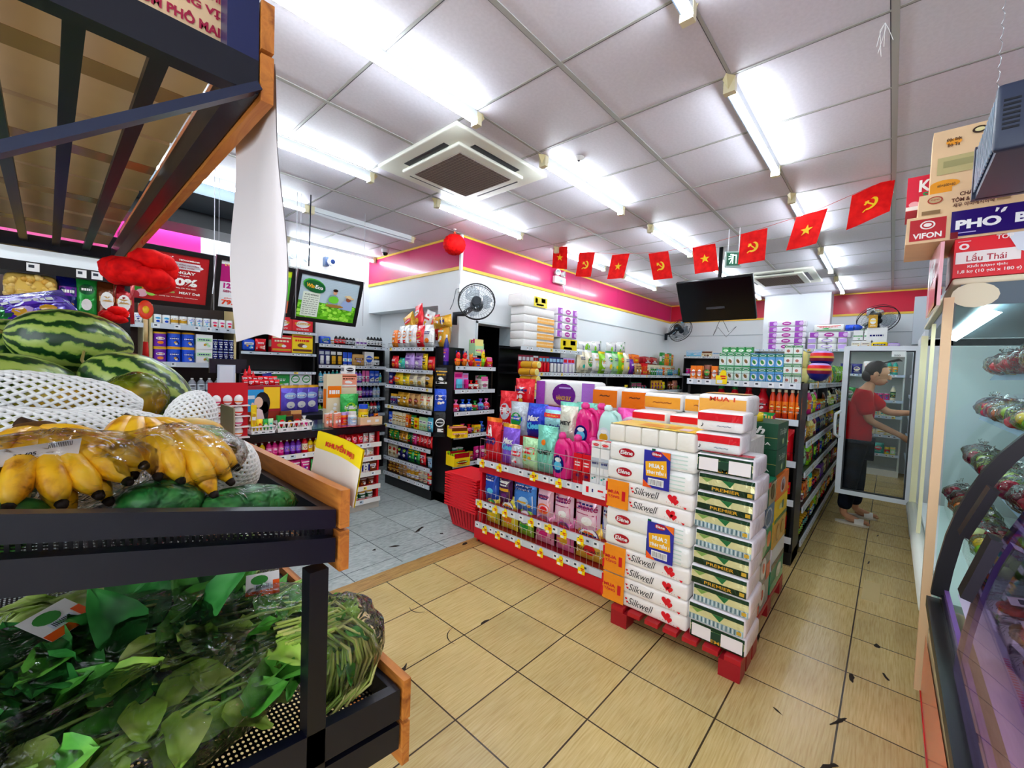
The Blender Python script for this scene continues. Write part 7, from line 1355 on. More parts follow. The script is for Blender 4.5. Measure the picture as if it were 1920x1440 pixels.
# white perforated basket with coffee sticks
def wbasket(x, y, w, d, h, lab, items):
    root = empty('plastic_basket', (x, y, .864), lab, 'basket'); m = MB(); m.box(0, 0, 0, w, d, .004, 'f0e8e8', 'satin')
    for (a, b, c_, d_) in ((0, 0, w, .004), (0, d-.004, w, d), (0, 0, .004, d), (w-.004, 0, w, d)): m.box(a, b, 0, c_, d_, h*.45, 'f0e8e8', 'satin'); m.box(a, b, h*.85, c_, d_, h, 'f0e8e8', 'satin')
    for k in range(15):
        xx = w*k/14
        for yy in (0, d): m.bar((xx, yy, h*.4), (xx+.008*(-1)**k, yy, h*.9), .006, .004, 'f0e8e8', 'satin', up=(0, 1, 0))
    m.obj('basket_body', root); l = MB(); S = planeS((w/2, 0, h*.25), (1, 0, 0), (0, 0, 1), .001)
    for k in (-.3, 0, .3): l.rect(S, k*w-.03, -h*.15, k*w+.03, h*.15, 'fafafa'); l.rect(S2(S, .001), k*w-.012, -h*.05, k*w+.012, h*.06, '303038')
    l.obj('price_label', root)
    for i, (kd, xx, yy, kw, la) in enumerate(items): put(kd, TR(x+xx, y+yy, .87), la, 'packets in the counter baskets', **kw)
wbasket(1.32, 3.88, .29, .16, .09, 'white perforated basket of coffee packets on the counter', [('box', .05, .04, dict(b='green', a1='white', a2='red', w=.07, h=.14, d=.04), 'green packet at the basket end nearest the promoter poster'), ('box', .10, .09, dict(b='brown', a1='red', a2='black', w=.08, h=.17, d=.04), 'dark brown coffee packet in the basket, rear'), ('box', .11, .03, dict(b='black', a1='red', a2='gold', w=.06, h=.13, d=.03), 'black coffee packet with red print in the basket'), ('box', .18, .05, dict(b='brown', a1='white', a2='red', w=.07, h=.14, d=.04), 'brown coffee packet in the basket, middle'), ('box', .19, .1, dict(b='tan', a1='red', a2='brown', w=.09, h=.17, d=.03), 'kraft coloured packet standing at the back of the basket'), ('candy', .25, .05, dict(b='white', a1='magenta', a2='yellow', w=.07, h=.12, d=.06), 'white and pink sweet bag at the basket end nearest the mat')])
wbasket(1.12, 3.88, .185, .14, .07, 'white tray of yellow and green tissue packets on the counter', [('sachet', .03, .03, dict(b='yellow', a1='white', a2='gold', w=.045, h=.24, d=.02), 'tall yellow sachet strip in the counter tray'), ('sachet', .075, .03, dict(b='yellow', a1='gold', a2='red', w=.045, h=.12, d=.02), 'short yellow sachet in the counter tray'), ('sachet', .12, .03, dict(b='green', a1='white', a2='lime', w=.04, h=.12, d=.02), 'green and white sachet in the counter tray'), ('sachet', .16, .03, dict(b='lightgreen', a1='white', a2='teal', w=.04, h=.12, d=.02), 'pale mint sachet in the counter tray')])
# display box with a portrait print and heap of red sweets
m = MB(); m.box(1.1, 4.04, .864, 1.40, 4.20, 1.26, 'a01428', 'satin'); S = planeS((1.22, 4.04, 1.09), (1, 0, 0), (0, 0, 1)); m.rect(S, -.12, -.08, .06, .14, '2c9ad8', 'satin'); m.rect(S2(S, .001), .04, -.03, .17, .16, 'f0c020', 'satin'); m.rect(S2(S, .0005), -.12, -.17, .17, -.05, '8a2818', 'satin')
q = S2(S, .002); m.oval(q, .03, .02, .062, .10, '120c10', 'satin'); m.oval(q, .05, -.05, .03, .09, '120c10', 'satin'); m.oval(S2(S, .003), .0, .03, .034, .048, 'f0c8b0', 'satin'); m.patch(S2(S, .003), [(-.07, -.13), (.05, -.13), (.03, -.04), (-.0, -.02), (-.05, -.04)], 'f4d8d8', 'satin'); m.oval(S2(S, .004), -.045, .0, .014, .03, 'f0c8b0', 'satin'); m.rect(S2(S, .002), -.11, .06, -.03, .09, 'd8ecf8')
tag(m.obj('display_box'), 'sweet display box printed with a dark haired woman on blue', 'display box')
for i, (x, z, lab) in enumerate([(1.13+.04*(k % 7), 1.265+.03*(k//7), '') for k in range(14)]): onc('pouch', x, 4.06+.03*(i//7), 'small red sweet packet heaped on the display box, %s from the monitor side, %s layer' % (ORD[i % 7], 'lower' if i < 7 else 'upper'), z=z, rz=.3*math.sin(i*5), g='red sweet packets on the display box', b='red', a1='white', a2='darkred', w=.045, h=.05, d=.025, seed=i % 3)
for i in range(3): onc('spray', 1.15+.03*i, 4.14, 'tall red lipstick shaped sweet tube behind the heap, %s from monitor side' % ORD[i], z=1.262, g='red tubes', b='red', a1='darkred', a2='white', w=.03, h=(.14, .17, .12)[i], cap='red')
# capsule eggs on a stand
rgk = random.Random(9)
for r in range(6):
    for c in range(3):
        x = .87+.075*c; z = .70+.085*r; key = ('egg', (r+c) % 3)
        if key not in PROTO:
            m = MB(); cc = ['e83020', 'f07818', 'e84080'][key[1]]; m.blob((0, 0, .04), (.032, .032, .04), 'f6f0f0', 'gloss', 14, 10); m.blob((0, 0, .036), (.0325, .0325, .034), cc, 'gloss', 14, 5); PROTO[key] = [me_(m, 'egg')]
        dup(PROTO[key], 'toy_egg', TR(x, 3.845, z), 'white topped toy egg on the counter corner stand, tier %s, %s from rack side' % (ORD[r], ORD[c]), 'toy egg', 'toy eggs on the corner stand')
m = MB(); m.box(.82, 3.80, .0, 1.09, 3.868, .03, 'c01420'); m.box(.82, 3.864, .0, 1.09, 3.872, 1.3, 'c01420')
for r in range(6): m.box(.82, 3.80, .69+.085*r, 1.09, 3.868, .697+.085*r, 'f0e0e0')
tag(m.obj('egg_stand'), 'red tiered stand of toy eggs at the counter corner', 'stand')
for i in range(4): onc('candy', .92+.06*i, 3.77-.01*i, 'crumpled clear sweet bag at the foot of the egg stand, %s from rack side' % ORD[i], z=.60 if 0 else .034, g='sweet bags', b='violet', a1='gold', a2='orange', w=.1, h=.13, d=.08, seed=i)
# monitor with its scanned-code card blanked
mo = empty('cash_monitor', (1.0, 4.2, .864), 'black cash register monitor seen from behind with a white card', 'monitor')
m = MB(); m.box(-.10, -.01, .5, .17, .02, .62, '101014', 'gloss'); m.box(-.02, .0, 0, .04, .03, .55, '15151a', 'satin'); m.box(-.1, -.08, 0, .12, .12, .02, '15151a', 'satin'); m.obj('housing', mo)
m = MB(); m.box(-.05, -.03, .36, .08, -.022, .57, 'c8d0e0', 'satin'); m.rect(planeS((.015, -.03, .47), (1, 0, 0), (0, 0, 1)), -.05, -.09, .05, .09, 'dfe4ee', 'satin'); m.obj('card', mo)
m = MB(); m.M = Matrix.Translation((1.36, 4.3, 1.2)) @ Matrix.Rotation(-.2, 4, 'Y'); m.box(0, 0, 0, .075, .01, .16, '1c2c8a', 'gloss'); m.rect(planeS((.0375, 0, .08), (1, 0, 0), (0, 0, 1)), -.02, -.05, .02, .05, '7a9ae0'); m.box(.03, .002, -.34, .04, .008, 0, '303440'); m.M = Matrix.Identity(4); tag(m.obj('payment_sign'), 'small blue payment sign on a stalk behind the red sweets', 'sign')
# goods at the right end of the counter
onc('box', 1.97, 4.22, 'tall cream and orange biscuit carton on the counter', b='beige', a1='orange', a2='red', w=.16, h=.5, d=.08, seed=3)
onc('box', 2.14, 4.26, 'light pink and white box under the milk pack', b='beige', a1='salmon', a2='white', w=.18, h=.36, d=.1, seed=8)
onc('box', 2.14, 4.26, 'shrink wrapped pack of brown drink cartons on top of the pink box', z=1.226, b='salmon', a1='brown', a2='white', w=.18, h=.14, d=.1, seed=6); onc('box', 2.15, 4.26, 'white box with two round prints topmost on the counter pile', z=1.368, b='white', a1='grey', a2='black', w=.12, h=.09, d=.08, seed=9)
onc('bag', 2.11, 4.14, 'round topped green and white food bag on the counter', b='green', a1='white', a2='lime', w=.2, h=.3, d=.08, seed=11)
for i in range(4): onc('can', 1.80+.045*i, 3.99+.03*(i % 2), 'small orange and white drink can on the counter, %s from the mat' % ORD[i], g='orange drink cans', b='salmon', a1='orange', a2='white', w=.044, h=.13, seed=2, lid='white')
for i in range(2): onc('jar', 1.98+.05*i, 4.0+.02*i, 'red jam jar beside the drink cans, %s' % ORD[i], g='jam jars', b='orange', a1='red', a2='darkred', w=.055, h=.13, cap='lilac', seed=i)
onc('jar', 2.04, 3.93, 'white and yellow lidded jar at the counter edge', b='white', a1='lightblue', a2='gold', w=.085, h=.14, cap='white', seed=5)
m = MB(); m.box(2.09, 3.90, .864, 2.33, 4.06, .868, 'tan', 'cardboard'); [m.box(*b, 'tan', 'cardboard') for b in ((2.09, 3.90, .868, 2.33, 3.905, .945), (2.09, 4.055, .868, 2.33, 4.06, .945), (2.09, 3.905, .868, 2.095, 4.055, .945), (2.325, 3.905, .868, 2.33, 4.055, .945))]
for xx in (-.03, .06): m.rect(planeS((2.21, 3.90, .905), (1, 0, 0), (0, 0, 1)), xx-.02, -.012, xx+.02, .012, 'f4f4f4'); 
tag(m.obj('carton_tray'), 'cut down tan carton tray holding bottles at the counter end', 'tray')
onc('jar', 2.16, 3.93, 'nut jar with yellow label in the carton tray', z=.87, b='gold', a1='yellow', a2='black', w=.1, h=.2, cap='blue', seed=3); onc('bottle', 2.24, 3.94, 'dark bottle in the carton tray', z=.87, b='black', a1='navy', a2='gold', w=.05, h=.17); onc('bottle', 2.29, 3.94, 'dark bottle with an orange label in the carton tray', z=.87, b='black', a1='orange', a2='red', w=.05, h=.17)
# blue detergent bags on the back bench
m = MB(); m.box(1.42, 4.80, 0, 2.26, 5.2, .885, '1a1c22', 'satin'); tag(m.obj('back_bench'), 'dark bench between the counter and the back shelves', 'bench')
for i in range(3): put('bag', TR(1.80+.13*i, 4.9+.04*i, .89, .15), 'violet and blue detergent bag on the back bench, %s from the poster pole' % ORD[i], 'violet detergent bags', b='6a58d8', a1='a8c8f4', a2='white', w=.22, h=.32, d=.1, seed=14, top='gold', name='detergent_bag', cat='detergent bag')
# ---------------------------------------------------------------- hanging posters
def poster(x0, x1, lab, draw, zt=2.315, zb=1.875, dz=0.0):
    root = empty('hanging_poster', ((x0+x1)/2, 4.05, zt), lab, 'poster', 'framed posters over the counter'); w = x1-x0; th = math.atan2(.15, zt-zb); hh = (zt-zb)/math.cos(th)
    M = Matrix.Translation((-w/2, 0, 0)) @ Matrix.Rotation(-dz, 4, 'Y') @ Matrix.Rotation(th, 4, 'X') @ Matrix.Translation((0, 0, -hh))
    m = MB(); m.M = M; t = .035
    for b in ((0, 0, 0, w, .03, t), (0, 0, hh-t, w, .03, hh), (0, 0, t, t, .03, hh-t), (w-t, 0, t, w, .03, hh-t)): m.box(*b, '0a0a10', 'satin')
    m.box(t, .02, t, w-t, .03, hh-t, '20202a'); m.obj('frame', root); p = MB(); p.M = M; p.box(t, .012, t, w-t, .02, hh-t, 'f4f4f4', 'gloss'); S = lambda u, v: (w/2+u, .0105, hh/2+v); draw(p, S, w-2*t, hh-2*t); p.obj('print', root)
    q = MB(); q.tube([(w/2-.01, .0, -hh*.96), (w/2-.01, 0, .15), (w/2-.01, 0, 3-zt)], .0025, 5, 'c8c8d0'); q.tube([(-w/2+.01, .0, 0), (-w/2+.01, 0, 3-zt)], .0015, 5, 'c8c8d0'); q.obj('hanging_wire', root)
def d4(p, S, w, h):
    p.rect(S, -w/2, -h/2, w/2, h/2, 'b8ccd8', 'gloss'); rg = random.Random(3); p.rect(S2(S, .0005), -w/2, -h/2, w/2, -h*.1, '5cb020', 'gloss')
    for i in range(140): p.oval(S2(S, .001+.00005*i), rg.uniform(-.48, .48)*w, rg.uniform(-.46, -.1)*h, .022, .015, rg.choice(['6cc428', '8ce03c', '4a9a1c', 'a8ec50']), 'gloss', 7)
    for i in range(7): p.rect(S2(S, .0006), -w*.5, h*(.2+.04*i), w*.5, h*(.203+.04*i), '98b0c0', n=1)
    p.rect(S2(S, .009), -w*.44, -h*.46, -w*.16, h*.12, 'dfe8d8'); put_text(p, S2(S, .010), '4 KHÔNG', -w*.3, h*.06, w*.22, h*.05, '303830', bold=.03)
    rg = random.Random(5)
    for k in range(9): writing(p, S2(S, .010), -w*.42, -h*.42+h*.05*k, -w*.18, -h*.39+h*.05*k, '889088', rg, 1)
    p.oval(S2(S, .011), -w*.28, h*.28, w*.19, h*.15, '3aa030', rot=-.2); p.oval(S2(S, .012), -w*.27, h*.26, w*.18, h*.14, '0c5a2a', rot=-.2); put_text(p, S2(S, .013), 'Win', -w*.345, h*.27, w*.13, h*.09, 'f4b020', bold=.03, rot=-.1); put_text(p, S2(S, .013), 'Eco', -w*.2, h*.255, w*.13, h*.085, 'f4f4f0', bold=.03, rot=-.1)
    Q = lambda e: S2(S, .011+e)
    p.patch(Q(0), [(.0, -h*.15), (w*.16, -h*.15), (w*.14, h*.1), (w*.08, h*.16), (.0, h*.12), (-w*.03, 0)], '8aa0ac'); p.oval(Q(.001), w*.08, h*.2, w*.035, h*.06, 'd09a78'); p.oval(Q(.002), w*.08, h*.25, w*.045, h*.035, '2a1c18'); p.oval(Q(.003), w*.07, h*.02, w*.09, h*.09, '6cc838'); p.oval(Q(.004), w*.1, -h*.13, w*.16, h*.04, 'a07838')
    p.patch(Q(.002), [(w*.18, -h*.18), (w*.42, -h*.2), (w*.42, 0), (w*.34, h*.06), (w*.24, h*.02)], '9ab0d8'); p.oval(Q(.003), w*.33, h*.08, w*.045, h*.06, '8a4a30'); p.oval(Q(.004), w*.34, h*.13, w*.09, h*.03, 'd8b888', rot=-.2); p.oval(Q(.005), w*.33, h*.15, w*.045, h*.035, 'e0c898')
def d1(p, S, w, h):
    p.rect(S, -w/2, -h/2, w/2, h/2, 'a81420', 'gloss'); p.oval(S2(S, .001), -w*.3, -h*.05, w*.18, h*.3, 'd87a20'); T_ = lambda s, u, v, ww, hh, c='f8f4f0', b=.03: put_text(p, S2(S, .003), s, u*w, v*h, ww*w, hh*h, c, bold=b)
    T_('WinMart⁺', -.02, .41, .22, .06); T_('TECHCOMBANK', .27, .39, .24, .03); p.oval(S2(S, .002), w*.2, h*.27, w*.24, h*.065, 'f0ecf0'); p.rect(S2(S, .002), w*.0, h*.2, w*.4, h*.34, 'f0ecf0'); T_('ƯU ĐÃI ĐẶC QUYỀN', .2, .295, .36, .035, 'a01830'); T_('HỘI VIÊN WIN', .2, .24, .26, .035, 'a01830')
    T_('365 NGÀY', .17, .14, .36, .07); T_('TIẾT KIỆM', .17, .07, .22, .03); T_('20%', .2, -.06, .36, .16, b=.05); T_('khi mua Rau, Củ, Thịt sạch', .2, -.19, .34, .025); T_('WinEco', .06, -.29, .14, .05, '9ad070'); T_('MEAT Deli', .3, -.29, .24, .05); T_('Áp dụng tại WinMart, WinMart+', .15, -.39, .5, .02)
    for i, (u, v, c) in enumerate(((-.42, -.2, 'c87090'), (-.36, -.3, '6a9a40'), (-.28, -.28, '2e7a28'), (-.22, -.38, 'd8a0b0'), (-.12, -.34, '8ac050'), (-.4, -.4, 'e0a080'), (-.3, -.42, 'a02838'))): p.oval(S2(S, .003+.0005*i), u*w, v*h, w*.06, h*.08, c)
def d2(p, S, w, h):
    p.rect(S, -w/2, -h/2, w*.1, h/2, 'e8ecf0', 'gloss'); p.rect(S2(S, .001), -w/2, h*.05, w*.05, h*.42, 'a8186a'); p.rect(S2(S, .001), w*.1, -h/2, w/2, h/2, '58b83c', 'gloss'); p.rect(S2(S, .002), w*.1, h*.36, w/2, h/2, 'c8dc20'); p.rect(S2(S, .002), w*.1, -h*.5, w/2, -h*.2, 'd86a48'); p.rect(S2(S, .002), w*.14, h*.0, w*.46, h*.25, 'b8dcc8')
    T_ = lambda s, u, v, ww, hh, c, b=.03: put_text(p, S2(S, .003), s, u*w, v*h, ww*w, hh*h, c, bold=b); T_("L'ORÉAL", -.34, .42, .22, .06, 'f4c040'); T_('129.000', -.28, -.03, .34, .12, 'b01878', .05); T_('SENSITIVE', -.3, -.15, .3, .05, 'a02050'); T_('79.000', -.28, -.39, .36, .11, 'e04020', .05); T_('giảm còn', -.34, -.3, .18, .03, 'e04020')
poster(.285, .905, 'dark red hanging poster with a white 20% nearest the red paper flower', d1, 2.30, 1.88); poster(.915, 1.525, 'hanging poster with magenta and green print behind the paper notice', d2, 2.315, 1.885, .01); poster(1.54, 2.18, 'hanging poster of two farmers in a green field with an oval badge', d4, 2.325, 1.875, -.02)
m = MB(); m.tube([(1.613, 4.02, 2.36), (1.613, 4.0, 2.998)], .006, 8, '101828'); tag(m.obj('hanging_rod'), 'thin black rod hanging from the ceiling to the posters', 'rod')
# ---------------------------------------------------------------- air conditioner cassettes
def cassette(x0, y0, x1, y1, lab):
    root = empty('air_conditioner', (x0, y0, 3.0), lab, 'air conditioner', 'ceiling cassettes'); w, d = x1-x0, y1-y0
    m = MB(); m.rbox(0, 0, -.03, w, d, .0, .012, 'd8d8cc', 'satin', n=3); m.obj('panel', root); i = .13
    m = MB(); m.rbox(i, i, -.055, w-i, d-i, -.028, .012, 'dcdcd0', 'satin', n=3); m.obj('inner_panel', root)
    for (a, b, c, e) in ((i+.1, i-.045, w-i-.1, i+.0), (i+.1, d-i, w-i-.1, d-i+.045), (i-.045, i+.1, i, d-i-.1), (w-i, i+.1, w-i+.045, d-i-.1)): q = MB(); q.box(a, b, -.034, c, e, -.029, '14161c', 'satin'); q.obj('air_slot', root)
    g = MB(); j = i+.07; g.box(j, j, -.060, w-j, d-j, -.054, '7c706c', 'matte')
    for k in range(19): xx = j+(w-2*j)*k/18; g.box(xx-.0015, j, -.063, xx+.0015, d-j, -.059, '968a84'); yy = j+(d-2*j)*k/18; g.box(j, yy-.0015, -.063, w-j, yy+.0015, -.059, '968a84')
    g.obj('grille', root)
cassette(1.68, 2.05, 2.59, 2.97, 'large ceiling air conditioner cassette nearest the camera'); cassette(6.85, .86, 7.9, 1.78, 'ceiling air conditioner cassette far away behind the television')
# ---------------------------------------------------------------- flags
FLP = [(3.103, 2.869), (2.715, 2.738), (2.281, 2.651), (1.857, 2.606), (1.409, 2.602), (.983, 2.66), (.565, 2.731), (.186, 2.852)]
FX = 4.23; hh_ = .135
tops = [(y, z+hh_+.0) for y, z in FLP]
m = MB(); m.tube([(FX+.01, 3.19, 2.998)]+[(FX+.004, y, z+.003) for y, z in tops]+[(FX+.006, .103, 2.998)], .0018, 5, 'd01818'); tag(m.obj('flag_string'), 'thin red string carrying the row of small flags', 'string')
def star(m, S, r, col): m.patch(S, [((r if k % 2 == 0 else r*.4)*math.sin(2*PI*k/10), (r if k % 2 == 0 else r*.4)*math.cos(2*PI*k/10)) for k in range(10)], col, 'satin')
def sickle(m, S, r, col):
    out = [(r*math.cos(a), r*math.sin(a)) for a in [R_*PI/180 for R_ in range(-130, 101, 18)]]; inn = [(r*.68*math.cos(a)-r*.12, r*.74*math.sin(a)+r*.06) for a in [R_*PI/180 for R_ in range(-115, 96, 18)]]
    n = min(len(out), len(inn)); vs = []
    for k in range(n): vs += [S(*out[k]), S(*inn[k])]
    m.add(vs, [(2*k, 2*k+1, 2*k+3, 2*k+2) for k in range(n-1)]+[], col, 'satin')
    def rot(pts, a, ox=0, oy=0): return [(x*math.cos(a)-y*math.sin(a)+ox, x*math.sin(a)+y*math.cos(a)+oy) for x, y in pts]
    m.patch(S2b(S), rot([(-r*1.0, -r*.1), (r*.75, -r*.1), (r*.75, r*.1), (-r*1.0, r*.1)], -.75, 0, 0), col, 'satin'); m.patch(S2b(S), rot([(-r*.38, -r*.17), (r*.3, -r*.17), (r*.3, r*.17), (-r*.38, r*.17)], .8, -r*.5, r*.42), col, 'satin'); m.patch(S2b(S), rot([(-r*.45, -r*.1), (-r*.0, -r*.1), (0, r*.1), (-r*.45, r*.1)], .8, -r*.55, -r*.75), col, 'satin')
def S2b(S): return lambda u, v: (lambda p: (p[0]-.0006, p[1], p[2]))(S(u, v))
proc('flag_cloth', [(.3, 'd80c10'), (.7, 'f41c18')], 20, (1, 1, 1), .6, .15)
for i, (y, z) in enumerate(FLP):
    w, h = (.21, .27) if i < 7 else (.25, .27); t0 = tops[i]; a = tops[max(0, i-1)]; b = tops[min(7, i+1)]; sl = (b[1]-a[1])/(b[0]-a[0]); sl = sl if i < 7 else -.7
    root = empty('small_flag', (FX, y, z), 'small red flag with a yellow %s, %s from the %s' % (('star', ORD[i//2], 'red paper ball') if i % 2 == 0 else ('hammer and sickle', ORD[i//2], 'red paper ball')), 'flag', 'small flags on the string')
    rgf = i*1.3
    def S(u, v, s=sl, q=rgf): # u towards -y
        sw = .06*math.sin(q)*(.5-v/h) if True else 0
        return (.012*math.sin(u*18+q)*(.5-v/h)+.05*(.5-v/h)*math.sin(q*2), -u+sw, v-s*u*.5+hh_-h/2-.0)
    m = MB(); m.grid(lambda a_, b_: S((a_-.5)*w, (b_-.5)*h), 8, 8, 'red', 'flag_cloth'); m.obj('cloth', root)
    e = MB(); SS = lambda u, v, S=S: (lambda p: (p[0]-.003, p[1], p[2]))(S(u, v)); (star if i % 2 == 0 else sickle)(e, SS, .045, 'f4c818'); e.obj('emblem', root)
# ---------------------------------------------------------------- television
tv = empty('television', (5.2, 1.57, 2.37), 'black flat television hanging tilted from the ceiling on a pole', 'television')
Mt = Matrix.Rotation(-.01, 4, 'X') @ Matrix.Rotation(-.55, 4, 'Y')
m = MB(); m.M = Mt; m.rbox(-.02, -.41, -.26, .03, .41, .26, .01, '0a0a0e', 'satin', n=3); m.obj('housing', tv)
s_ = MB(); s_.M = Mt; s_.box(-.0225, -.395, -.245, -.0205, .395, .245, '04040a', 'gloss'); s_.obj('screen', tv)
m = MB(); m.tube([(.06, 0, .05), (.12, 0, .1), (.12, 0, .63)], .022, 10, '101014', 'blackmetal'); m.box(.02, -.1, -.1, .07, .1, .12, '15151a', 'blackmetal'); m.obj('mount', tv)
m = MB(); m.tube([(.12, -.05, -.2), (.16, -.12, -.36), (.16, -.2, -.3), (.15, -.1, -.42), (.16, 0, -.3), (.16, .05, -.4), (.15, -.02, -.22)], .003, 5, '303438'); m.obj('loose_cable', tv)
# exit sign
ex = empty('exit_sign', (4.7, 1.27, 2.69), 'green and white exit sign with a running figure hung by two rods', 'sign')
Me = Matrix.Rotation(.5, 4, 'Z') @ Matrix.Identity(4)
m = MB(); m.M = Me; m.box(-.012, -.075, -.085, .012, .075, .075, '9ab8b0', 'satin'); m.obj('casing', ex)
g = MB(); g.M = Me; S = lambda u, v: (-.0135, -u, v); g.rect(S, -.062, -.07, .062, .062, '0c5a40', 'satin'); S3 = lambda u, v: (-.0145, -u, v)
for q in ([(-.045, .02), (-.02, .02), (-.02, .026), (-.045, .026)], [(-.012, -.05), (.0, -.05), (.0, .045), (-.012, .045)], [(.0, .03), (.03, .03), (.03, .04), (0, .04)], [(.022, -.05), (.03, -.05), (.03, .035), (.022, .035)], [(-.045, -.01), (-.015, .0), (-.015, .012), (-.045, .0)], [(-.035, -.05), (-.028, -.05), (-.012, -.01), (-.02, -.01)]): g.patch(S3, q, 'white', 'exit_glow')
g.oval(S3, -.022, .04, .008, .008, 'white', 'exit_glow'); g.obj('face', ex)
m = MB(); [m.tube([(0, yy, .07), (0, yy, .31)], .004, 6, 'e8ecf0', 'satin') for yy in (-.05, .05)]; m.obj('rod', ex)
# fans
def wall_fan(c, yaw, pitch, r, lab, base, roll=0.0):
    root = empty('wall_fan', c, lab, 'fan', 'wall fans'); M = Matrix.Rotation(yaw, 4, 'Z') @ Matrix.Rotation(pitch, 4, 'X')   # faces local -y
    m = MB(); m.M = M
    ring = lambda rr, y: [(rr*math.cos(2*PI*k/32), y, rr*math.sin(2*PI*k/32)) for k in range(33)]
    m.tube(ring(r, 0), .007, 6, '101418', 'satin', caps=False); m.tube(ring(r*.98, .05), .004, 5, '101418', 'satin', caps=False)
    for rr in (.8, .6, .4): m.tube(ring(r*rr, -.02), .0012, 4, '4a5258', 'metal', caps=False)
    for k in range(36): a = 2*PI*k/36; m.tube([(.04*math.cos(a), -.04, .04*math.sin(a)), (r*.6*math.cos(a), -.03, r*.6*math.sin(a)), (r*math.cos(a), 0, r*math.sin(a))], .0010, 4, '4a5258', 'metal', caps=False); m.tube([(r*math.cos(a), 0, r*math.sin(a)), (r*.6*math.cos(a), .07, r*.6*math.sin(a)), (.05*math.cos(a), .08, .05*math.sin(a))], .0010, 4, '4a5258', 'metal', caps=False)
    m.obj('guard', root)
    for k in range(3):
        b = MB(); b.M = M @ Matrix.Rotation(2*PI*k/3, 4, 'Y')
        b.grid(lambda u, v: (r*(.12+.74*v), .015+.02*math.sin((u-.5)*2), (u-.5)*r*(.35+.5*math.sin(PI*v))), 6, 6, '5a646a', 'smoke_glass'); b.obj('blade', root)
    h = MB(); h.M = M @ Matrix.Rotation(PI/2, 4, 'X'); h.lathe([(.05, .035), (.055, .02), (.04, 0), (.03, -.02)], 14, '1a1e26', 'satin'); h.lathe([(.06, -.07), (.075, -.10), (.075, -.17), (.05, -.21)], 14, '2c343c', 'satin'); h.obj('motor', root)
    a = MB(); p = Vector(base)-Vector(c); q = M @ Vector((0, .15, 0)); a.tube([tuple(q), tuple(q*.4+p*.6+Vector((0, 0, -.06))), tuple(p+Vector((0, 0, -.04))), tuple(p+Vector((0, 0, -.16)))], [.03, .03, .035, .03], 10, '20262e', 'satin'); a.obj('arm', root)
    return root
wall_fan((3.16, 3.42, 2.21), -.75, -.15, .20, 'black wall fan on the column above the snack shelf', (3.11, 3.72, 2.12)); wall_fan((8.95, 3.35, 2.40), -.6, .55, .25, 'black wall fan in the far corner beside the television', (9.1, 3.72, 2.38)); wall_fan((8.95, .22, 2.47), -1.2, .75, .27, 'black wall fan above the open fridge door', (9.32, .2, 2.36))
# red honeycomb ball
root = empty('paper_ball', (3.02, 3.66, 2.83), 'red honeycomb paper ball hanging from the ceiling at the wall corner', 'paper ball'); m = MB()
m.blob((0, 0, 0), (.125, .125, .115), 'red', 'red_paper', 40, 18, fn=lambda d: .93+.09*abs(math.sin(10*math.atan2(d.y, d.x)))*(.4+.6*abs(math.sin(9*math.acos(max(-1, min(1, d.z))))))); m.obj('ball', root)
m = MB(); m.tube([(0, 0, .10), (0, 0, .169)], .0025, 6, 'white'); m.lathe([(.012, .16), (.02, .1695)], 10, 'white'); m.blob((0, 0, .13), .014, 'f06040', 'gloss', 8, 6); m.obj('string', root)
# small fittings
def cctv(c, lab):
    root = empty('dome_camera', c, lab, 'camera'); m = MB(); m.lathe([(.05, 0), (.05, -.03), (.044, -.045)], 18, 'e8e8ec', 'satin'); m.obj('mount', root); g = MB(); g.blob((0, 0, -.05), (.036, .036, .034), '0a0a10', 'gloss', 16, 10); g.obj('dome', root)
cctv((3.0, 5.05, 2.995), 'white dome security camera with dark lens on the ceiling')
root = empty('wall_camera', (2.55, 5.70, 2.83), 'white and dark blue box camera high on the back wall', 'camera'); m = MB(); m.box(-.05, 0, -.06, .0, .08, .06, '2a3a5a', 'satin'); m.obj('bracket', root); m = MB(); m.M = Matrix.Rotation(PI/2, 4, 'X'); m.lathe([(.05, -.02), (.06, .02), (.055, .05)], 16, 'f0f2f6', 'gloss', cx=.03); m.lathe([(.032, .052), (.03, .054)], 16, '182850', 'gloss', cx=.03); m.obj('body', root)
def emlight(c, rz, lab):
    root = empty('emergency_light', TR(*c, rz), lab, 'emergency light', 'emergency lights'); m = MB(); m.rbox(-.13, 0, -.05, .13, .06, .05, .012, 'f0f2f0', 'satin', n=3); m.rect(planeS((0, 0, 0), (1, 0, 0), (0, 0, 1), .001), -.04, -.03, .04, .01, 'b8c4c8'); m.obj('box', root)
    for s in (-1, 1): q = MB(); q.M = TR(.075*s, .02, .10, .35*s) @ Matrix.Rotation(PI/2, 4, 'X'); q.lathe([(.03, -.03), (.045, .02), (.045, .03)], 14, 'e8ecee', 'satin'); q.lathe([(.038, .031), (.01, .033)], 14, '90989c', 'gloss'); q.obj('lamp_head', root)
    k = MB(); k.tube([(.08, .02, -.05), (.1, .0, -.15)], .008, 6, 'd8dce0'); k.obj('plug_lead', root)
emlight((5.05, 3.67, 2.80), 0, 'white twin headed emergency light on the magenta band'); emlight((2.2, 5.73, 2.72), 0, 'white twin headed emergency light high on the back wall')
m = MB(); m.box(3.09, 3.725, 2.42, 3.12, 3.74, 2.99, 'eef0f2', 'satin'); m.box(3.08, 3.72, 2.36, 3.13, 3.745, 2.44, 'f4f6f8', 'satin'); m.tube([(3.105, 3.73, 2.38), (3.02, 3.72, 2.34), (2.98, 3.72, 2.2), (2.94, 3.72, 2.12)], .004, 6, '485058'); tag(m.obj('cable_duct'), 'white cable duct and socket running down the wall corner', 'cable duct') if 0 else None
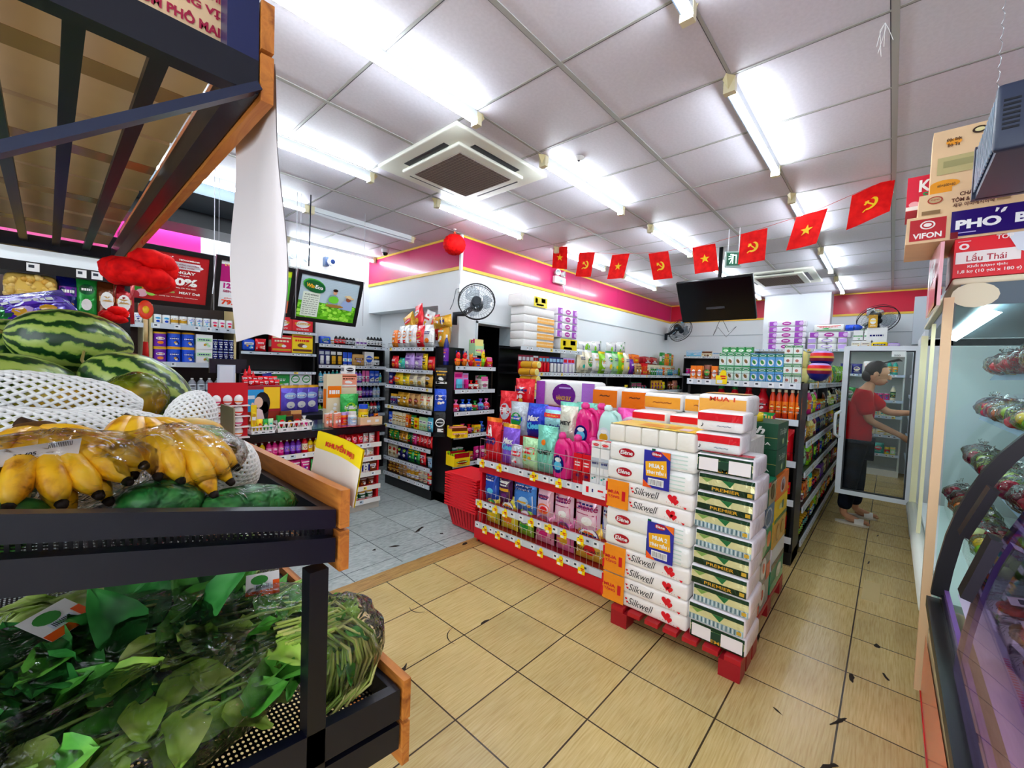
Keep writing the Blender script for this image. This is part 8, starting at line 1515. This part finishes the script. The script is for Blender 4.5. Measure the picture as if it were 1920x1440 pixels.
m = MB(); m.box(3.165, 3.71, 2.42, 3.195, 3.74, 2.99, 'eef0f2', 'satin'); m.box(3.15, 3.705, 2.34, 3.195, 3.745, 2.43, 'f4f6f8', 'satin'); m.tube([(3.155, 3.71, 2.38), (3.10, 3.70, 2.36), (3.06, 3.70, 2.2), (3.02, 3.70, 2.12)], .004, 6, '485058'); tag(m.obj('cable_duct'), 'white cable duct and socket with grey lead at the wall corner', 'cable duct')
root = empty('power_box', (3.82, 3.70, 2.2), 'small beige switch box with yellow sticker beside the doorway', 'switch box') if 0 else None
m = MB(); m.box(4.16, 3.70, 2.02, 4.26, 3.748, 2.22, 'e4dcc4', 'satin'); m.rect(planeS((4.21, 3.70, 2.12), (1, 0, 0), (0, 0, 1)), -.02, -.05, .02, .05, 'e0b030'); tag(m.obj('switch_box'), 'beige switch box with a yellow sticker beside the doorway', 'switch box')
m = MB(); m.box(4.13, 3.742, 1.55, 4.24, 3.748, 1.80, 'd8d840', 'satin'); m.oval(planeS((4.185, 3.742, 1.73), (1, 0, 0), (0, 0, 1)), 0, 0, .035, .035, 'e86848'); m.rect(planeS((4.185, 3.742, 1.62), (1, 0, 0), (0, 0, 1)), -.04, -.05, .04, .03, 'f08030'); tag(m.obj('warning_poster'), 'narrow yellow notice with a red disc beside the door frame', 'notice')
m = MB(); m.box(9.30, .28, 2.60, 9.338, .38, 2.72, 'eef0f2', 'satin'); tag(m.obj('socket_box'), 'white socket box on the far wall beside the fan', 'socket')
m = MB(); m.box(9.2, -.55, 2.1, 9.34, -.2, 2.85, 'dfe8f0', 'satin'); tag(m.obj('electric_panel'), 'tall pale cabinet on the far wall above the fridge', 'cabinet')
sd = MB(); sd.lathe([(.04, 0), (.035, -.008), (.015, -.02)], 16, 'e0e0e0', 'satin'); sd.blob((0, 0, -.022), .008, '303038', 'satin', 6, 5); o = sd.obj('sprinkler'); o.location = (2.52, 1.72, 2.997); tag(o, 'small round sprinkler head on the ceiling between the lamps', 'sprinkler')
for i, (x, y) in enumerate(((2.348, .102), (4.236, .095))):
    m = MB()
    for k in range(5): m.tube([(0, 0, 0), (.01*math.cos(k), .015*math.sin(k*2), -.03), (.03*math.cos(k*1.7), .03*math.sin(k*2.3), -.08-.02*k/2)], .0012, 4, 'f4f4f4', 'matte', caps=False)
    o = m.obj('string_knot'); o.location = (x, y, 2.995); tag(o, 'knot of loose white string tied to the ceiling rail, %s' % ['nearest the camera', 'where the flags end'][i], 'string')
# ---------------------------------------------------------------- shopper at the fridge
proc('skin', [(.3, 'c08a68'), (.7, 'd09c78')], 20, (1, 1, 1), .5, .3); proc('red_shirt', [(.3, 'b80c14'), (.7, 'd01820')], 12, (1, 1, 1), .75, .1, bump=.3); proc('dark_trousers', [(.3, '12141c'), (.7, '1c2230')], 12, (1, 1, 1), .8, .1); proc('hair_dark', [(.3, '120c0a'), (.7, '2c1c16')], 60, (1, 1, 1), .5, .3)
def skin(name, vs, es, rs, mat, parent, root_i=0, sub=2):
    me = bpy.data.meshes.new(name); me.from_pydata(vs, es, []); me.materials.append(MATS[mat]); o = bpy.data.objects.new(name, me); COL.objects.link(o); o.parent = parent
    sk = o.modifiers.new('skin', 'SKIN'); lay = me.skin_vertices[0] if me.skin_vertices else None
    if lay is None: 
        import bmesh
        bm = bmesh.new(); bm.from_mesh(me); bm.verts.layers.skin.verify(); bm.to_mesh(me); bm.free(); lay = me.skin_vertices[0]
    for i, r in enumerate(rs):
        lay.data[i].radius = r if isinstance(r, tuple) else (r, r); lay.data[i].use_root = (i == root_i)
    sk.use_smooth_shade = True; s = o.modifiers.new('sub', 'SUBSURF'); s.levels = sub; s.render_levels = sub; return o
# local frame: x along the aisle, the person looks towards -y; origin on the floor between the feet
pr_ = empty('person', (5.74, .21, 0), 'person in a red shirt and dark trousers reaching into the open fridge', 'person')
P = dict(pel=(.0, .03, .86), sp1=(0, .035, 1.0), sp2=(0, .03, 1.15), ch=(0, .01, 1.29), nk=(0, -.03, 1.42), hd0=(0, -.06, 1.50),
         sl=(-.165, .0, 1.35), el=(-.21, -.06, 1.10), wl=(-.17, -.30, .98), hl=(-.165, -.37, .93), sr=(.165, -.01, 1.35), er=(.2, -.2, 1.17), wr=(.16, -.42, 1.19), hr=(.15, -.49, 1.20),
         hil=(-.09, .03, .83), kl=(-.10, .06, .47), al=(-.11, .10, .09), tl=(-.12, -.06, .035), hir=(.09, .03, .83), kr=(.13, .0, .47), ar=(.22, .02, .09), tr=(.24, -.13, .035))
ks = list(P); ix = {k: i for i, k in enumerate(ks)}; E_ = [('pel', 'sp1'), ('sp1', 'sp2'), ('sp2', 'ch'), ('ch', 'nk'), ('nk', 'hd0'), ('ch', 'sl'), ('sl', 'el'), ('el', 'wl'), ('wl', 'hl'), ('ch', 'sr'), ('sr', 'er'), ('er', 'wr'), ('wr', 'hr'), ('pel', 'hil'), ('hil', 'kl'), ('kl', 'al'), ('al', 'tl'), ('pel', 'hir'), ('hir', 'kr'), ('kr', 'ar'), ('ar', 'tr')]
RR = dict(pel=.12, sp1=.105, sp2=.11, ch=.115, nk=.052, hd0=.05, sl=.055, el=.038, wl=.026, hl=.032, sr=.055, er=.038, wr=.026, hr=.032, hil=.08, kl=.055, al=.036, tl=.03, hir=.08, kr=.055, ar=.036, tr=.03)
body = skin('body', [P[k] for k in ks], [(ix[a], ix[b]) for a, b in E_], [RR[k] for k in ks], 'skin', pr_, ix['pel'])
m = MB()   # head, facing -y, slightly bowed
HM = Matrix.Translation((-.0, -.095, 1.575)) @ Matrix.Rotation(.22, 4, 'X')
m.M = HM
def hf(d):
    k = 1.0
    if d.y < -.2 and d.z < -.1: k *= 1-.12*abs(d.x)
    if d.z < -.5: k *= .93
    return k
m.blob((0, 0, 0), (.076, .096, .115), 'white', 'skin', 26, 20, fn=hf); m.blob((0, -.03, -.06), (.055, .065, .055), 'white', 'skin', 16, 12)
m.blob((0, -.1, -.015), (.013, .02, .024), 'white', 'skin', 10, 8); m.blob((0, -.108, -.028), (.016, .012, .01), 'white', 'skin', 10, 8)
for s in (-1, 1): m.blob((s*.077, .005, -.01), (.012, .022, .032), 'white', 'skin', 10, 8)
m.obj('head', pr_)
f = MB(); f.M = HM
for s in (-1, 1): f.blob((s*.03, -.088, .012), (.014, .009, .008), 'f0ece8', 'gloss', 10, 7); f.blob((s*.03, -.0955, .012), (.006, .004, .006), '1a100c', 'gloss', 8, 6); f.tube([(s*.015, -.098, .03), (s*.03, -.098, .036), (s*.045, -.088, .032)], .003, 5, '1a100c', 'matte')
f.tube([(-.022, -.092, -.062), (0, -.099, -.06), (.022, -.092, -.062)], [.004, .006, .004], 6, 'a04c40', 'satin'); f.obj('face', pr_)
h = MB(); h.M = HM; h.blob((0, .018, .03), (.084, .095, .103), 'white', 'hair_dark', 26, 18, fn=lambda d: (1+.03*noise.noise(d*8)) if not (d.y < -.55 and d.z < .45) else .72); h.blob((0, .06, -.03), (.068, .06, .07), 'white', 'hair_dark', 14, 10); h.tube([(-.02, -.02, .12), (-.02, -.07, .15), (-.015, -.12, .175), (-.01, -.15, .17)], [.006, .01, .014, .004], 8, 'white', 'hair_dark'); h.obj('hair', pr_)
def limb(name, keys, rs, mat, extra=None, root_i=0):
    vs = [Vector(P[k]) for k in keys]; return skin(name, [tuple(v) for v in vs], [(i, i+1) for i in range(len(vs)-1)], rs, mat, pr_, root_i)
sv = [(0, .035, .80), (0, .035, .95), (0, .03, 1.12), (0, .01, 1.29), (0, -.02, 1.395), (-.17, .0, 1.345), (-.21, -.045, 1.14), (.17, -.01, 1.345), (.2, -.16, 1.20)]
skin('shirt', sv, [(0, 1), (1, 2), (2, 3), (3, 4), (3, 5), (5, 6), (3, 7), (7, 8)], [(.17, .14), (.165, .135), (.165, .13), (.16, .125), .07, .082, .075, .082, .075], 'red_shirt', pr_, 2)
tv_ = [(0, .035, .86), (-.09, .035, .80), (-.10, .06, .47), (-.11, .095, .13), (.09, .035, .80), (.13, .01, .47), (.21, .025, .13)]
skin('trousers', tv_, [(0, 1), (1, 2), (2, 3), (0, 4), (4, 5), (5, 6)], [(.15, .13), .10, .078, .068, .10, .078, .068], 'dark_trousers', pr_, 0)
for s, hk, wk in ((-1, 'hl', 'wl'), (1, 'hr', 'wr')):
    hnd = Vector(P[hk]); w = Vector(P[wk]); d = (hnd-w).normalized(); sd_ = d.cross(Vector((0, 0, 1))).normalized(); dn = Vector((0, 0, -1)); g = MB()
    for i in range(4):
        b = hnd+d*.01+sd_*(.027-.018*i); L_ = (.062, .070, .066, .052)[i]; g.tube([tuple(b), tuple(b+d*L_*.5+dn*.006), tuple(b+d*L_*.85+dn*.026), tuple(b+d*L_*.95+dn*.045)], [.0095, .009, .008, .006], 8, 'white', 'skin')
    b = hnd+sd_*.03*(-s)-d*.02; g.tube([tuple(b), tuple(b+sd_*.025*(-s)+d*.02+dn*.012), tuple(b+sd_*.03*(-s)+d*.045+dn*.028)], [.011, .010, .007], 8, 'white', 'skin'); g.blob(tuple(hnd), (.034, .038, .022), 'white', 'skin', 12, 8); g.obj('fingers', pr_)
for (x, y, rz) in ((-.12, .0, 0), (.235, -.06, .1)):
    root = pr_; m = MB(); m.M = TR(x, y, 0, rz)
    def sole(z, g_=1.0): return [(.048*g_*math.sin(2*PI*k/20)*(1 if math.cos(2*PI*k/20) > 0 else .86), .02-.14*g_*math.cos(2*PI*k/20), z) for k in range(20)]
    v0 = sole(0); v1 = sole(.022); m.add(v0+v1, [tuple(range(20)), tuple(range(20, 40))[::-1]]+[(k, k+20, (k+1) % 20+20, (k+1) % 20) for k in range(20)], 'd8d0c0', 'satin')
    m.grid(lambda u, v: (.052*math.cos(PI*u), -.075+.075*v-.0, .02+.052*math.sin(PI*u)), 10, 4, 'e8e4dc', 'satin'); m.obj('sandal', pr_)
    t = MB(); t.M = TR(x, y, 0, rz); t.blob((0, -.02, .045), (.036, .10, .026), 'white', 'skin', 14, 10); [t.blob((-.026+.013*k, -.112+.006*abs(k-1), .032), (.009 if k else .012, .016, .010), 'white', 'skin', 8, 6) for k in range(5)]; t.obj('foot', pr_)
# shirt lettering on the back
